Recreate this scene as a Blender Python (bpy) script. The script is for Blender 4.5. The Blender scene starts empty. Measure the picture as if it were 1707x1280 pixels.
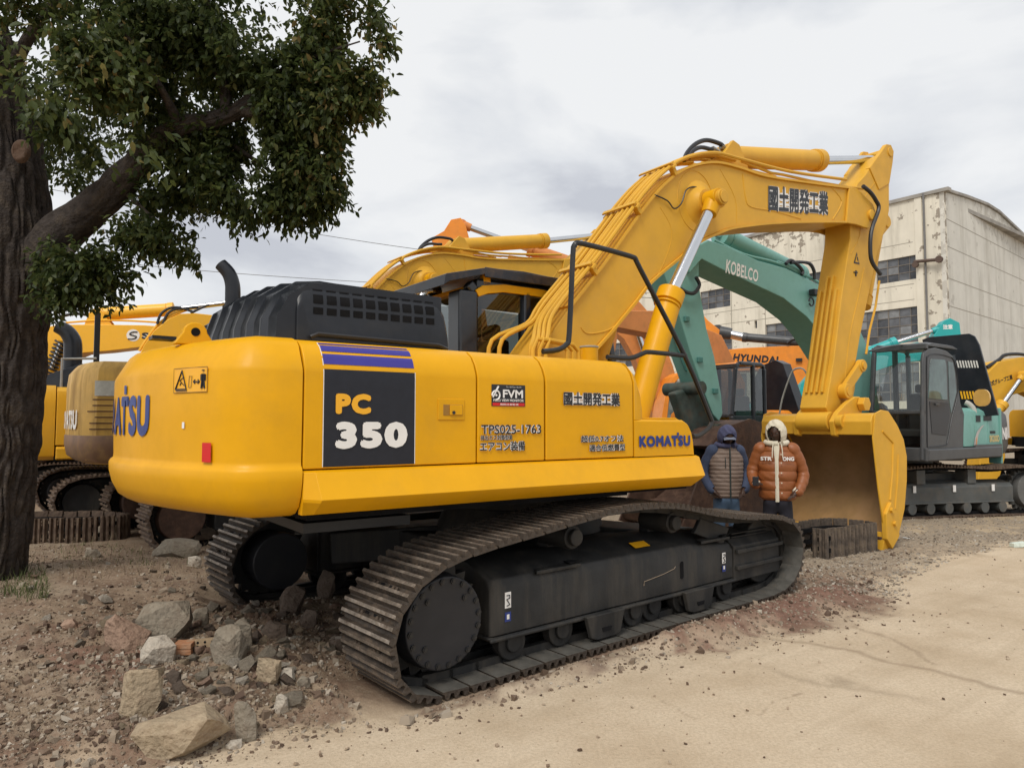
import bpy, bmesh, math, random
import numpy as np
from mathutils import Vector, Matrix
S = bpy.context.scene
COL = S.collection
rad = math.radians
PI = math.pi
# ------------------------------------------------------------------ camera
F = 1184.0; HZ = 705.0; H = 1.58
PITCH = math.atan((HZ-640)/F)
cam_d = bpy.data.cameras.new('camera'); cam = bpy.data.objects.new('camera', cam_d); COL.objects.link(cam)
cam.location = (0, 0, H); cam.rotation_euler = (PI/2+PITCH, 0, 0)
cam_d.sensor_width = 36; cam_d.lens = F/1707*36; cam_d.clip_start = .05; cam_d.clip_end = 2000
S.camera = cam
# ------------------------------------------------------------------ light
SUN_EL, SUN_AZ = rad(52), rad(205)     # azimuth clockwise from +Y, where the light comes from
w = bpy.data.worlds.new('World'); S.world = w; w.use_nodes = True
nt = w.node_tree; nt.nodes.clear()
def wn(t, **k):
    n = nt.nodes.new(t)
    for a, b in k.items(): setattr(n, a, b)
    return n
sky = wn('ShaderNodeTexSky', sky_type='NISHITA', sun_disc=False, sun_elevation=SUN_EL, sun_rotation=SUN_AZ)
bg1 = wn('ShaderNodeBackground'); bg1.inputs[1].default_value = .08
nt.links.new(sky.outputs[0], bg1.inputs[0])
tc = wn('ShaderNodeTexCoord'); mp = wn('ShaderNodeMapping'); mp.inputs['Scale'].default_value = (1.0, 1.0, 2.4); mp.inputs['Location'].default_value = (1.7, .6, 2.2)
nt.links.new(tc.outputs['Generated'], mp.inputs[0])
n1 = wn('ShaderNodeTexNoise'); n1.inputs['Scale'].default_value = 2.6; n1.inputs['Detail'].default_value = 7; n1.inputs['Roughness'].default_value = .52; n1.inputs['Distortion'].default_value = .25
nt.links.new(mp.outputs[0], n1.inputs['Vector'])
cr = wn('ShaderNodeValToRGB')
e = cr.color_ramp.elements
e[0].position = .34; e[0].color = (.52, .54, .59, 1)
e[1].position = .54; e[1].color = (.80, .81, .82, 1)
x = e.new(.44); x.color = (.69, .71, .74, 1)
nt.links.new(n1.outputs['Fac'], cr.inputs[0])
bg2 = wn('ShaderNodeBackground'); bg2.inputs[1].default_value = .93
nt.links.new(cr.outputs[0], bg2.inputs[0])
mx = wn('ShaderNodeMixShader'); mx.inputs[0].default_value = .96
nt.links.new(bg1.outputs[0], mx.inputs[1]); nt.links.new(bg2.outputs[0], mx.inputs[2])
wo = wn('ShaderNodeOutputWorld'); nt.links.new(mx.outputs[0], wo.inputs[0])
sd = bpy.data.lights.new('sun', 'SUN'); sd.energy = 1.9; sd.angle = rad(22); sd.color = (1, .95, .87)
sun = bpy.data.objects.new('sun', sd); COL.objects.link(sun)
sv = Vector((math.sin(SUN_AZ)*math.cos(SUN_EL), math.cos(SUN_AZ)*math.cos(SUN_EL), math.sin(SUN_EL)))
sun.rotation_euler = sv.to_track_quat('Z', 'Y').to_euler(); sun.location = (0, 0, 30)
S.view_settings.view_transform = 'Standard'; S.view_settings.look = 'None'
S.view_settings.exposure = 0.27; S.view_settings.gamma = 1; S.view_settings.use_curve_mapping = False
# ------------------------------------------------------------------ geometry of the place
def ray(px, py):
    x = (px-853.5)/F; z = -(py-640)/F; c, s = math.cos(PITCH), math.sin(PITCH)
    return (x, c-z*s, s+z*c)
class Fr:                                            # a machine's own frame on the ground: forward, left, up
    def __init__(s, cx, cy, deg):
        a = rad(deg); s.deg = deg; s.c = (cx, cy); s.u = (math.cos(a), math.sin(a)); s.l = (-math.sin(a), math.cos(a))
    def p(s, px, py, lat):                           # point of the plane at this sideways offset -> (forward, up)
        d = ray(px, py); t = (s.c[0]*s.l[0]+s.c[1]*s.l[1]+lat)/(d[0]*s.l[0]+d[1]*s.l[1])
        return ((d[0]*t-s.c[0])*s.u[0]+(d[1]*t-s.c[1])*s.u[1], H+d[2]*t)
    def f(s, px, py, fw):                            # point of the plane at this forward distance -> (sideways, up)
        d = ray(px, py); t = (s.c[0]*s.u[0]+s.c[1]*s.u[1]+fw)/(d[0]*s.u[0]+d[1]*s.u[1])
        return ((d[0]*t-s.c[0])*s.l[0]+(d[1]*t-s.c[1])*s.l[1], H+d[2]*t)
    def pl(s, pts, lat): return [s.p(x, y, lat) for x, y in pts]
def at(px, py, Y):
    d = ray(px, py); t = Y/d[1]; return Vector((d[0]*t, Y, H+d[2]*t))
def gnd(px, py, z=0):
    d = ray(px, py); t = (z-H)/d[2]; return (d[0]*t, d[1]*t)
# ------------------------------------------------------------------ materials
MATS = {}
def mat(name, col, rough=.5, metal=0, var=.12, scale=6, bump=0, bscale=40, dirt=None, dirt_amt=.3, dscale=2.5, coat=0, streak=False, spec=None, alpha=None, emit=None):
    if name in MATS: return MATS[name]
    m = bpy.data.materials.new(name); m.use_nodes = True; t = m.node_tree; b = t.nodes['Principled BSDF']; L = t.links.new
    b.inputs['Roughness'].default_value = rough; b.inputs['Metallic'].default_value = metal
    if coat: b.inputs['Coat Weight'].default_value = coat; b.inputs['Coat Roughness'].default_value = .12
    if spec is not None: b.inputs['Specular IOR Level'].default_value = spec
    tcn = t.nodes.new('ShaderNodeTexCoord'); vec = tcn.outputs['Object']
    if streak:
        mpn = t.nodes.new('ShaderNodeMapping'); mpn.inputs['Scale'].default_value = (1, 1, .12); L(vec, mpn.inputs[0]); svec = mpn.outputs[0]
    else: svec = vec
    n = t.nodes.new('ShaderNodeTexNoise'); n.inputs['Scale'].default_value = scale; n.inputs['Detail'].default_value = 6; n.inputs['Roughness'].default_value = .6; L(vec, n.inputs['Vector'])
    mr = t.nodes.new('ShaderNodeMapRange'); mr.inputs[1].default_value = .3; mr.inputs[2].default_value = .7; mr.inputs[3].default_value = 1-var; mr.inputs[4].default_value = 1+var; L(n.outputs['Fac'], mr.inputs[0])
    mm = t.nodes.new('ShaderNodeVectorMath'); mm.operation = 'SCALE'; mm.inputs[0].default_value = col[:3]; L(mr.outputs[0], mm.inputs['Scale'])
    out = mm.outputs[0]
    if dirt:
        n2 = t.nodes.new('ShaderNodeTexNoise'); n2.inputs['Scale'].default_value = dscale; n2.inputs['Detail'].default_value = 9; n2.inputs['Roughness'].default_value = .7; L(svec, n2.inputs['Vector'])
        r2 = t.nodes.new('ShaderNodeMapRange'); r2.inputs[1].default_value = .48; r2.inputs[2].default_value = .72; r2.inputs[3].default_value = 0; r2.inputs[4].default_value = dirt_amt; L(n2.outputs['Fac'], r2.inputs[0])
        mix = t.nodes.new('ShaderNodeMix'); mix.data_type = 'RGBA'; L(r2.outputs[0], mix.inputs['Factor']); L(out, mix.inputs['A']); mix.inputs['B'].default_value = (*dirt, 1); out = mix.outputs['Result']
        r3 = t.nodes.new('ShaderNodeMath'); r3.operation = 'MULTIPLY_ADD'; r3.inputs[1].default_value = .5; r3.inputs[2].default_value = rough; L(r2.outputs[0], r3.inputs[0]); L(r3.outputs[0], b.inputs['Roughness'])
    L(out, b.inputs['Base Color'])
    if bump:
        n3 = t.nodes.new('ShaderNodeTexNoise'); n3.inputs['Scale'].default_value = bscale; n3.inputs['Detail'].default_value = 5; L(vec, n3.inputs['Vector'])
        bp = t.nodes.new('ShaderNodeBump'); bp.inputs['Strength'].default_value = bump; bp.inputs['Distance'].default_value = .02; L(n3.outputs['Fac'], bp.inputs['Height']); L(bp.outputs[0], b.inputs['Normal'])
    if emit: b.inputs['Emission Color'].default_value = (*emit, 1); b.inputs['Emission Strength'].default_value = 1
    MATS[name] = m; return m
DUST = (.36, .27, .17)
yel = mat('yellow_paint', (.71, .352, .003), .42, var=.06, scale=3, dirt=(.50, .27, .03), dirt_amt=.34, dscale=2.4, coat=.04, spec=.22, bump=.03, bscale=5)
yelb = mat('yellow_boom_paint', (.67, .365, .034), .45, var=.07, scale=3, dirt=(.50, .30, .09), dirt_amt=.35, dscale=2.2, coat=.0, spec=.25, bump=.06, bscale=8)
yelc = mat('bucket_inside_worn', (.27, .155, .055), .62, var=.18, scale=4, dirt=(.30, .18, .10), dirt_amt=.8, dscale=2.0, bump=.15, bscale=14)
yeld = mat('old_dusty_yellow', (.58, .35, .075), .5, var=.15, scale=4, dirt=(.13, .07, .03), dirt_amt=.8, dscale=3, bump=.1, bscale=15, streak=True)
yel2 = mat('bright_yellow_paint', (.84, .44, .02), .4, var=.06, scale=3, dirt=(.4, .25, .08), dirt_amt=.25, dscale=3)
blk = mat('black_painted_steel', (.010, .011, .013), .42, var=.25, scale=5, dirt=(.10, .085, .065), dirt_amt=.25, dscale=3)
hoodm = mat('black_hood_plastic', (.012, .014, .019), .30, var=.3, scale=4, dirt=(.05, .05, .05), dirt_amt=.3, dscale=3, spec=.4)
frm = mat('track_frame_black', (.022, .022, .022), .58, spec=.3, var=.3, scale=5, dirt=(.13, .11, .085), dirt_amt=.42, dscale=3.5, bump=.08, bscale=30, streak=True)
drk = mat('dark_underside', (.01, .01, .011), .8, var=.3, spec=.1)
shoem = mat('worn_track_steel', (.060, .047, .037), .6, metal=.3, var=.4, scale=12, dirt=(.17, .12, .08), dirt_amt=.7, dscale=9, bump=.5, bscale=45)
shoer = mat('rusty_track_steel', (.10, .065, .045), .7, metal=.2, var=.4, scale=12, dirt=(.26, .20, .14), dirt_amt=.8, dscale=6, bump=.5, bscale=45)
grsm = mat('polished_grouser_steel', (.30, .255, .21), .40, metal=.6, var=.5, scale=20, dirt=(.08, .055, .04), dirt_amt=.9, dscale=14, bump=.3, bscale=50)
rustd = mat('rusty_brown_steel', (.085, .045, .03), .7, var=.3, scale=8, dirt=(.18, .11, .07), dirt_amt=.6, dscale=8, bump=.3, bscale=30)
chrome = mat('chrome_rod', (.62, .63, .65), .12, metal=1, var=.03)
rub = mat('black_rubber_hose', (.016, .016, .018), .42, var=.2)
teal = mat('teal_paint', (.16, .37, .325), .42, var=.10, scale=3, dirt=(.13, .26, .22), dirt_amt=.6, dscale=3, bump=.05, bscale=10)
teald = mat('dirty_teal_paint', (.055, .20, .18), .6, var=.3, scale=5, dirt=(.07, .09, .07), dirt_amt=.85, dscale=5, bump=.15, bscale=20)
teal2 = mat('bright_teal_paint', (.02, .36, .36), .38, var=.08, scale=3, dirt=(.05, .25, .25), dirt_amt=.3)
orn = mat('orange_paint', (.80, .26, .02), .42, var=.08, scale=3, dirt=(.45, .17, .04), dirt_amt=.4, dscale=4, bump=.05)
orno = mat('faded_orange_paint', (.62, .22, .05), .5, var=.12, scale=3, dirt=(.35, .16, .06), dirt_amt=.5, dscale=4, bump=.05)
grym = mat('dark_grey_cab_paint', (.055, .058, .062), .4, var=.15, scale=4, dirt=(.14, .13, .12), dirt_amt=.4, dscale=3)
whitep = mat('white_print', (.78, .77, .75), .45, var=.04)
blackp = mat('black_print', (.015, .016, .02), .4, var=.1)
bluep = mat('blue_print', (.012, .035, .20), .35, var=.05)
bluestr = mat('blue_stripe', (.035, .028, .26), .32, var=.08)
greyp = mat('charcoal_decal', (.018, .020, .028), .42, spec=.3, var=.12, scale=20)
orp = mat('golden_print', (.85, .42, .015), .35, var=.03)
redp = mat('red_reflector', (.58, .008, .01), .28, var=.08)
seat_m = mat('cab_interior', (.03, .03, .03), .8, var=.2)
skin = mat('dark_brown_skin', (.045, .022, .014), .5, var=.12, spec=.35)
m_vest = mat('taupe_quilted_nylon', (.20, .145, .115), .6, var=.08, scale=12, bump=.2, bscale=60)
m_navy = mat('slate_blue_fleece', (.045, .062, .115), .85, var=.12, scale=14, bump=.2, bscale=80)
m_hoodn = mat('dusty_navy_cotton', (.06, .065, .13), .85, var=.1, scale=14, bump=.2, bscale=80)
m_jean = mat('blue_jeans', (.05, .09, .15), .8, var=.2, scale=10, bump=.2, bscale=90)
m_rust = mat('rust_orange_nylon', (.25, .078, .020), .5, var=.08, scale=8, bump=.15, bscale=40)
m_cream = mat('cream_cotton', (.62, .57, .45), .85, var=.08, scale=10, bump=.2, bscale=80)
m_blkc = mat('black_cotton', (.012, .012, .02), .9, var=.2)
m_tan = mat('tan_leather', (.17, .09, .05), .6, var=.2)
def glass_mat(name, tint, rough=.03):
    m = bpy.data.materials.new(name); m.use_nodes = True; t = m.node_tree; t.nodes.clear(); L = t.links.new
    tr = t.nodes.new('ShaderNodeBsdfTransparent'); tr.inputs[0].default_value = (*tint, 1)
    gl = t.nodes.new('ShaderNodeBsdfGlossy'); gl.inputs[0].default_value = (.9, .93, .95, 1); gl.inputs['Roughness'].default_value = rough
    lw = t.nodes.new('ShaderNodeLayerWeight'); lw.inputs[0].default_value = .35
    fr = t.nodes.new('ShaderNodeMapRange'); fr.inputs[1].default_value = 0; fr.inputs[2].default_value = 1; fr.inputs[3].default_value = .05; fr.inputs[4].default_value = .32; L(lw.outputs['Facing'], fr.inputs[0])
    mx = t.nodes.new('ShaderNodeMixShader'); L(fr.outputs[0], mx.inputs[0]); L(tr.outputs[0], mx.inputs[1]); L(gl.outputs[0], mx.inputs[2])
    o = t.nodes.new('ShaderNodeOutputMaterial'); L(mx.outputs[0], o.inputs[0]); MATS[name] = m; return m
glass = glass_mat('tinted_cab_glass', (.42, .46, .45)); glassc = glass_mat('clear_cab_glass', (.88, .92, .90))
# ------------------------------------------------------------------ mesh helpers
class MB:
    def __init__(s): s.v = []; s.f = []
    def add(s, v, f):
        o = len(s.v); s.v += [tuple(a) for a in v]; s.f += [tuple(i+o for i in q) for q in f]; return s
    def box(s, x0, x1, y0, y1, z0, z1):
        v = [(x, y, z) for x in (x0, x1) for y in (y0, y1) for z in (z0, z1)]
        return s.add(v, [(0, 1, 3, 2), (4, 6, 7, 5), (0, 4, 5, 1), (2, 3, 7, 6), (0, 2, 6, 4), (1, 5, 7, 3)])
    def obox(s, a, b, w, h, up=(0, 0, 1)):          # a bar from a to b
        a, b = Vector(a), Vector(b); d = (b-a).normalized(); u = Vector(up)
        if abs(d.dot(u)) > .97: u = Vector((0, 1, 0))
        r = d.cross(u).normalized(); u = r.cross(d)
        v = [p+r*i*w/2+u*j*h/2 for p in (a, b) for i, j in ((-1, -1), (1, -1), (1, 1), (-1, 1))]
        return s.add(v, [(3, 2, 1, 0), (4, 5, 6, 7), (0, 1, 5, 4), (1, 2, 6, 5), (2, 3, 7, 6), (3, 0, 4, 7)])
    def prism(s, pts, y0, y1):                       # outline in (forward, up), from y0 to y1
        n = len(pts); v = [(a, y0, b) for a, b in pts]+[(a, y1, b) for a, b in pts]
        ar = sum(pts[i][0]*pts[(i+1) % n][1]-pts[(i+1) % n][0]*pts[i][1] for i in range(n))
        f = [tuple(range(n)), tuple(range(2*n-1, n-1, -1))]+[(i, i+n, (i+1) % n+n, (i+1) % n) for i in range(n)]
        if (ar < 0) != (y1 < y0): f = [tuple(reversed(q)) for q in f]
        return s.add(v, f)
    def prismz(s, pts, z0, z1):
        n = len(pts); v = [(a, b, z0) for a, b in pts]+[(a, b, z1) for a, b in pts]
        return s.add(v, [tuple(reversed(range(n))), tuple(range(n, 2*n))]+[(i, (i+1) % n, (i+1) % n+n, i+n) for i in range(n)])
    def cyl(s, a, b, r, r2=None, n=20, cap=True):
        a, b = Vector(a), Vector(b); d = (b-a).normalized(); r2 = r if r2 is None else r2
        u = Vector((0, 0, 1)) if abs(d.z) < .9 else Vector((1, 0, 0)); x = d.cross(u).normalized(); y = d.cross(x)
        v = [p+(x*math.cos(2*PI*i/n)+y*math.sin(2*PI*i/n))*q for p, q in ((a, r), (b, r2)) for i in range(n)]
        f = [(i, (i+1) % n, (i+1) % n+n, i+n) for i in range(n)]
        if cap: f += [tuple(reversed(range(n))), tuple(range(n, 2*n))]
        return s.add(v, f)
    def tube(s, pts, r, n=8, smooth=0, cap=True):
        P = [Vector(p) for p in pts]; R = r if isinstance(r, (list, tuple)) else [r]*len(P)
        if smooth and len(P) > 2:
            Q = []; RR = []
            for i in range(len(P)-1):
                p0 = P[max(i-1, 0)]; p1 = P[i]; p2 = P[i+1]; p3 = P[min(i+2, len(P)-1)]
                for k in range(smooth):
                    t = k/smooth
                    Q.append(.5*((2*p1)+(p2-p0)*t+(2*p0-5*p1+4*p2-p3)*t*t+(3*p1-p0-3*p2+p3)*t**3)); RR.append(R[i]*(1-t)+R[i+1]*t)
            Q.append(P[-1]); RR.append(R[-1]); P, R = Q, RR
        v = []; nrm = None
        for i, p in enumerate(P):
            d = (P[min(i+1, len(P)-1)]-P[max(i-1, 0)]).normalized()
            if nrm is None: nrm = d.orthogonal().normalized()
            nrm = (nrm-d*nrm.dot(d)).normalized(); b = d.cross(nrm)
            v += [p+(nrm*math.cos(2*PI*k/n)+b*math.sin(2*PI*k/n))*R[i] for k in range(n)]
        f = [(i*n+k, i*n+(k+1) % n, (i+1)*n+(k+1) % n, (i+1)*n+k) for i in range(len(P)-1) for k in range(n)]
        if cap: f += [tuple(reversed(range(n))), tuple(range((len(P)-1)*n, len(P)*n))]
        return s.add(v, f)
    def loft(s, rings, cap=True, closed=True):
        n = len(rings[0]); v = [p for r in rings for p in r]; m = n if closed else n-1
        f = [(i*n+k, i*n+(k+1) % n, (i+1)*n+(k+1) % n, (i+1)*n+k) for i in range(len(rings)-1) for k in range(m)]
        if cap: f += [tuple(reversed(range(n))), tuple(range((len(rings)-1)*n, len(rings)*n))]
        return s.add(v, f)
    def build(s, name, m, parent=None, bevel=0, smooth=35, rot=None, seg=2, recalc=True):
        me = bpy.data.meshes.new(name); me.from_pydata(s.v, [], s.f)
        if recalc:
            bm = bmesh.new(); bm.from_mesh(me); bmesh.ops.recalc_face_normals(bm, faces=bm.faces); bm.to_mesh(me); bm.free()
        me.materials.append(m)
        if smooth:
            me.polygons.foreach_set('use_smooth', [True]*len(me.polygons)); me.set_sharp_from_angle(angle=rad(smooth))
        o = bpy.data.objects.new(name, me); COL.objects.link(o)
        if parent: o.parent = parent
        if rot is not None: o.rotation_euler = (0, 0, rot)
        if bevel:
            b = o.modifiers.new('bevel', 'BEVEL'); b.width = bevel; b.segments = seg; b.limit_method = 'ANGLE'; b.angle_limit = rad(32); b.harden_normals = True
        return o
def tag(o, label=None, cat=None, group=None, kind=None):
    if label: o['label'] = label
    if cat: o['category'] = cat
    if group: o['group'] = group
    if kind: o['kind'] = kind
    return o
def empty(name, loc, rz=0):
    o = bpy.data.objects.new(name, None); COL.objects.link(o); o.location = loc; o.rotation_euler = (0, 0, rz); o.empty_display_size = .2
    return o
def text(name, body, m, parent, fn, w, h, bold=0, under=None, ub=0, lift=.004, rot=None, spacing=1, res=3):
    """lettering fitted to w x h; fn(u, v, lift) maps it onto its surface; bold and the backing print ub thicken the strokes (parts of h)"""
    cu = bpy.data.curves.new('tmp_text', 'FONT'); cu.body = body; cu.size = 1; cu.resolution_u = res; cu.space_character = spacing
    to = bpy.data.objects.new('tmp_text', cu); COL.objects.link(to); bpy.context.view_layer.update()
    me0 = bpy.data.meshes.new_from_object(to.evaluated_get(bpy.context.evaluated_depsgraph_get()))
    bpy.data.objects.remove(to); bpy.data.curves.remove(cu)
    a = np.array([v.co[:] for v in me0.vertices]); lo = a.min(0); hi = a.max(0); asp = (hi[0]-lo[0])/(hi[1]-lo[1]); fc = [tuple(p.vertices) for p in me0.polygons]; bpy.data.meshes.remove(me0)
    kx = w/(hi[0]-lo[0]); ky = h/(hi[1]-lo[1]); out = None
    for mm, bo, lf in (([(under, ub, lift)] if under else [])+[(m, bold, lift+(.0025 if under else 0))]):
        offs = [(0, 0)]
        if bo: offs += [(bo*math.cos(q*PI/4), bo*math.sin(q*PI/4)) for q in range(8)]
        mb = MB(); kk = h if h > 1e-9 else 1
        for i, (dx, dy) in enumerate(offs):
            du, dv = dx*h*(w/h/asp), dy*h
            mb.add([fn((p[0]-lo[0])*kx*(1-2*bo*h*(w/h/asp)/w)+bo*h*(w/h/asp)+du, (p[1]-lo[1])*ky*(1-2*bo)+bo*h+dv, lf+i*.00012) for p in a], fc)
        o = mb.build(name, mm, parent, smooth=0, rot=rot, recalc=False); out = out or o
    return out
def hull(seed, n=16, squash=(1, 1, .7), boxy=.75):
    rnd = random.Random(seed); bm = bmesh.new()
    for i in range(n):
        v = Vector((rnd.gauss(0, 1), rnd.gauss(0, 1), rnd.gauss(0, 1))).normalized()
        # push towards a box so the pieces look broken, not round
        k = max(abs(v.x), abs(v.y), abs(v.z)); v = v.lerp(v/k, boxy)*rnd.uniform(.8 if boxy < .9 else .92, 1.0)
        bm.verts.new((v.x*squash[0]*.5, v.y*squash[1]*.5, v.z*squash[2]*.5))
    bmesh.ops.convex_hull(bm, input=bm.verts)
    for v in [v for v in bm.verts if not v.link_faces]: bm.verts.remove(v)
    return bm
# value noise (numpy)
def vnoise(x, y, seed=0):
    xi = np.floor(x).astype(np.int64); yi = np.floor(y).astype(np.int64); xf = x-xi; yf = y-yi
    def h(a, b):
        n = (a*374761393+b*668265263+seed*974634777) & 0xffffffff; n = ((n ^ (n >> 13))*1274126177) & 0xffffffff
        return ((n ^ (n >> 16)) & 0xffff)/65535.
    u = xf*xf*(3-2*xf); v = yf*yf*(3-2*yf)
    return (h(xi, yi)*(1-u)+h(xi+1, yi)*u)*(1-v)+(h(xi, yi+1)*(1-u)+h(xi+1, yi+1)*u)*v
def fbm(x, y, o=4, seed=0, g=.5):
    r = 0; a = 1; t = 0
    for i in range(o): r = r+a*vnoise(x*2**i+i*17.3, y*2**i+i*9.1, seed+i); t += a; a *= g
    return r/t
# ------------------------------------------------------------------ ground and road
U = Fr(.07, 6.62, 35.5); T = Fr(.07, 6.62, 40.1)
EDGE = np.array([(-9, 1.0), (-2.6, 2.75), (-1.55, 3.30), (-1.1, 3.77), (-.5, 3.95), (.57, 4.66), (1.72, 5.20), (2.6, 5.62), (3.3, 6.15), (3.75, 7.2), (5.2, 8.6), (6.7, 9.5), (9, 11), (14, 14), (60, 45)])
def edge_dist(x, y):
    best = np.full(x.shape, 1e9); sg = np.ones(x.shape)
    for (ax, ay), (bx, by) in zip(EDGE[:-1], EDGE[1:]):
        dx, dy = bx-ax, by-ay; t = np.clip(((x-ax)*dx+(y-ay)*dy)/(dx*dx+dy*dy), 0, 1)
        px, py = x-ax-t*dx, y-ay-t*dy; d = np.hypot(px, py); c = dx*(y-ay)-dy*(x-ax)
        k = d < best; best = np.where(k, d, best); sg = np.where(k, np.sign(c), sg)
    return best*sg
def sstep(a, b, x): t = np.clip((x-a)/(b-a), 0, 1); return t*t*(3-2*t)
def height(x, y, fine=True):
    d = edge_dist(x, y)+(fbm(x*2.2, y*2.2, 4, 5)-.5)*.42
    a = (x-T.c[0])*T.u[0]+(y-T.c[1])*T.u[1]; l = (x-T.c[0])*T.l[0]+(y-T.c[1])*T.l[1]
    inside = sstep(0, .35, d)
    near = np.exp(-((x+2.1)**2+(y-4.7)**2)/2.4); tree = np.exp(-((x+4.8)**2+(y-6.6)**2)/3.5)
    rough = .035+.06*near+.03*tree
    z = inside*(.018+.11*near+.17*tree+rough*(fbm(x*1.7, y*1.7, 5, 11, .55)-.42)*1.3)
    berm = np.exp(-((l+1.86)/.17)**2)*sstep(-2.5, -1.6, a)*(1-sstep(1.9, 2.9, a))
    z = z+berm*.085*(.55+.9*fbm(x*6, y*6, 3, 31))*inside
    # cleat marks pressed into the berm
    foot = (1-sstep(.02, .14, np.abs(np.abs(l)-1.3)-.30))*sstep(-2.5, -2.1, a)*(1-sstep(1.9, 2.3, a))
    z = z*(1-foot)-.012*foot
    if fine:
        z = z+inside*((fbm(x*9, y*9, 4, 41, .6)-.5)*(.035+.05*near)+(fbm(x*38, y*38, 2, 47)-.5)*.012)*(1-foot*.8)
    road = 1-sstep(-.12, .1, d)
    z = z+road*((fbm(x*.6, y*.6, 3, 61)-.5)*.03+(fbm(x*14, y*14, 2, 66)-.5)*.003)
    z = z-.14*sstep(9.3, 11.2, y)*sstep(3.2, 5.5, x)
    return z, d, near, tree
def hgt(x, y): return float(height(np.array([float(x)]), np.array([float(y)]))[0][0])
def grid_mesh(name, m, kind_road):
    pass
ys = np.concatenate([np.linspace(-1.5, 2.2, 60)[:-1], 2.2*np.exp(np.linspace(0, math.log(16/2.2), 470)), 16*np.exp(np.linspace(.03, math.log(400/16), 60))])
ts = np.linspace(-1.05, 1.05, 700)
YY, TT = np.meshgrid(ys, ts, indexing='ij'); XX = TT*(np.maximum(YY, 1.5)*.93+1.6)*np.where(YY > 16, 1+.6*sstep(16, 60, YY), 1)
ZZ, DD, NE, TR = height(XX, YY)
ZZ = np.where(YY > 20, ZZ*.3, ZZ)
def ground_mat(name):
    m = bpy.data.materials.new(name); m.use_nodes = True; t = m.node_tree; b = t.nodes['Principled BSDF']; L = t.links.new; N = t.nodes.new
    b.inputs['Roughness'].default_value = .92; b.inputs['Specular IOR Level'].default_value = .2
    co = N('ShaderNodeTexCoord').outputs['Object']
    at_ = N('ShaderNodeAttribute'); at_.attribute_name = 'mask'; sep = N('ShaderNodeSeparateColor'); L(at_.outputs['Color'], sep.inputs[0])
    def noise(sc, det=5, ro=.6, dist=0):
        n = N('ShaderNodeTexNoise'); n.inputs['Scale'].default_value = sc; n.inputs['Detail'].default_value = det; n.inputs['Roughness'].default_value = ro; n.inputs['Distortion'].default_value = dist; L(co, n.inputs['Vector']); return n.outputs['Fac']
    def ramp(f, pts):
        r = N('ShaderNodeValToRGB'); e = r.color_ramp.elements
        e[0].position, e[0].color = pts[0][0], (*pts[0][1], 1); e[1].position, e[1].color = pts[-1][0], (*pts[-1][1], 1)
        for p, c in pts[1:-1]: q = e.new(p); q.color = (*c, 1)
        L(f, r.inputs[0]); return r.outputs[0]
    def mix(f, a, b_, mode='MIX'):
        x = N('ShaderNodeMix'); x.data_type = 'RGBA'; x.blend_type = mode
        if isinstance(f, float): x.inputs['Factor'].default_value = f
        else: L(f, x.inputs['Factor'])
        for s_, q in (('A', a), ('B', b_)):
            if isinstance(q, tuple): x.inputs[s_].default_value = (*q, 1)
            else: L(q, x.inputs[s_])
        return x.outputs['Result']
    road = ramp(noise(1.1, 8, .62), [(.3, (.46, .355, .24)), (.5, (.575, .465, .335)), (.72, (.66, .55, .41))])
    road = mix(ramp(noise(55, 4, .7), [(.40, (0, 0, 0)), (.66, (.5, .5, .5))]), road, (.34, .265, .18))
    road = mix(ramp(noise(170, 2, .5), [(.62, (0, 0, 0)), (.75, (.5, .5, .5))]), road, (.62, .53, .40))
    cn = N('ShaderNodeTexVoronoi'); cn.feature = 'DISTANCE_TO_EDGE'; cn.inputs['Scale'].default_value = .33; 
    wv = N('ShaderNodeVectorMath'); wv.operation = 'ADD'; L(co, wv.inputs[0])
    nz = N('ShaderNodeTexNoise'); nz.inputs['Scale'].default_value = 1.4; nz.inputs['Detail'].default_value = 6; L(co, nz.inputs['Vector']); sc_ = N('ShaderNodeVectorMath'); sc_.operation = 'SCALE'; sc_.inputs['Scale'].default_value = 1.1; L(nz.outputs['Color'], sc_.inputs[0]); L(sc_.outputs[0], wv.inputs[1]); L(wv.outputs[0], cn.inputs['Vector'])
    cr_ = ramp(cn.outputs['Distance'], [(.004, (.55, .55, .55)), (.03, (0, 0, 0))])
    road = mix(ramp(at_.outputs['Alpha'], [(.0, (0, 0, 0)), (1, (.75, .75, .75))]), road, (.27, .20, .135))
    stm = N('ShaderNodeMapping'); stm.vector_type = 'TEXTURE'; stm.inputs['Rotation'].default_value = (0, 0, rad(36)); stm.inputs['Scale'].default_value = (3.2, .26, 1); L(co, stm.inputs[0]); stn = N('ShaderNodeTexNoise'); stn.inputs['Scale'].default_value = 1.6; stn.inputs['Detail'].default_value = 5; L(stm.outputs[0], stn.inputs['Vector'])
    road = mix(ramp(stn.outputs['Fac'], [(.5, (0, 0, 0)), (.7, (.32, .32, .32))]), road, (.38, .295, .20))
    crk = mix(ramp(noise(.5, 2), [(.45, (0, 0, 0)), (.6, (1, 1, 1))]), (0., 0., 0.), cr_)
    road = mix(crk, road, (.22, .165, .11))
    dirt = ramp(noise(3.2, 9, .68), [(.28, (.13, .08, .055)), (.5, (.22, .155, .105)), (.7, (.34, .26, .18))])
    dirt = mix(ramp(noise(28, 6, .7), [(.45, (0, 0, 0)), (.7, (.75, .75, .75))]), dirt, (.33, .26, .19))
    dirt = mix(ramp(noise(75, 3, .6), [(.55, (0, 0, 0)), (.68, (.6, .6, .6))]), dirt, (.075, .05, .036))
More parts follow.
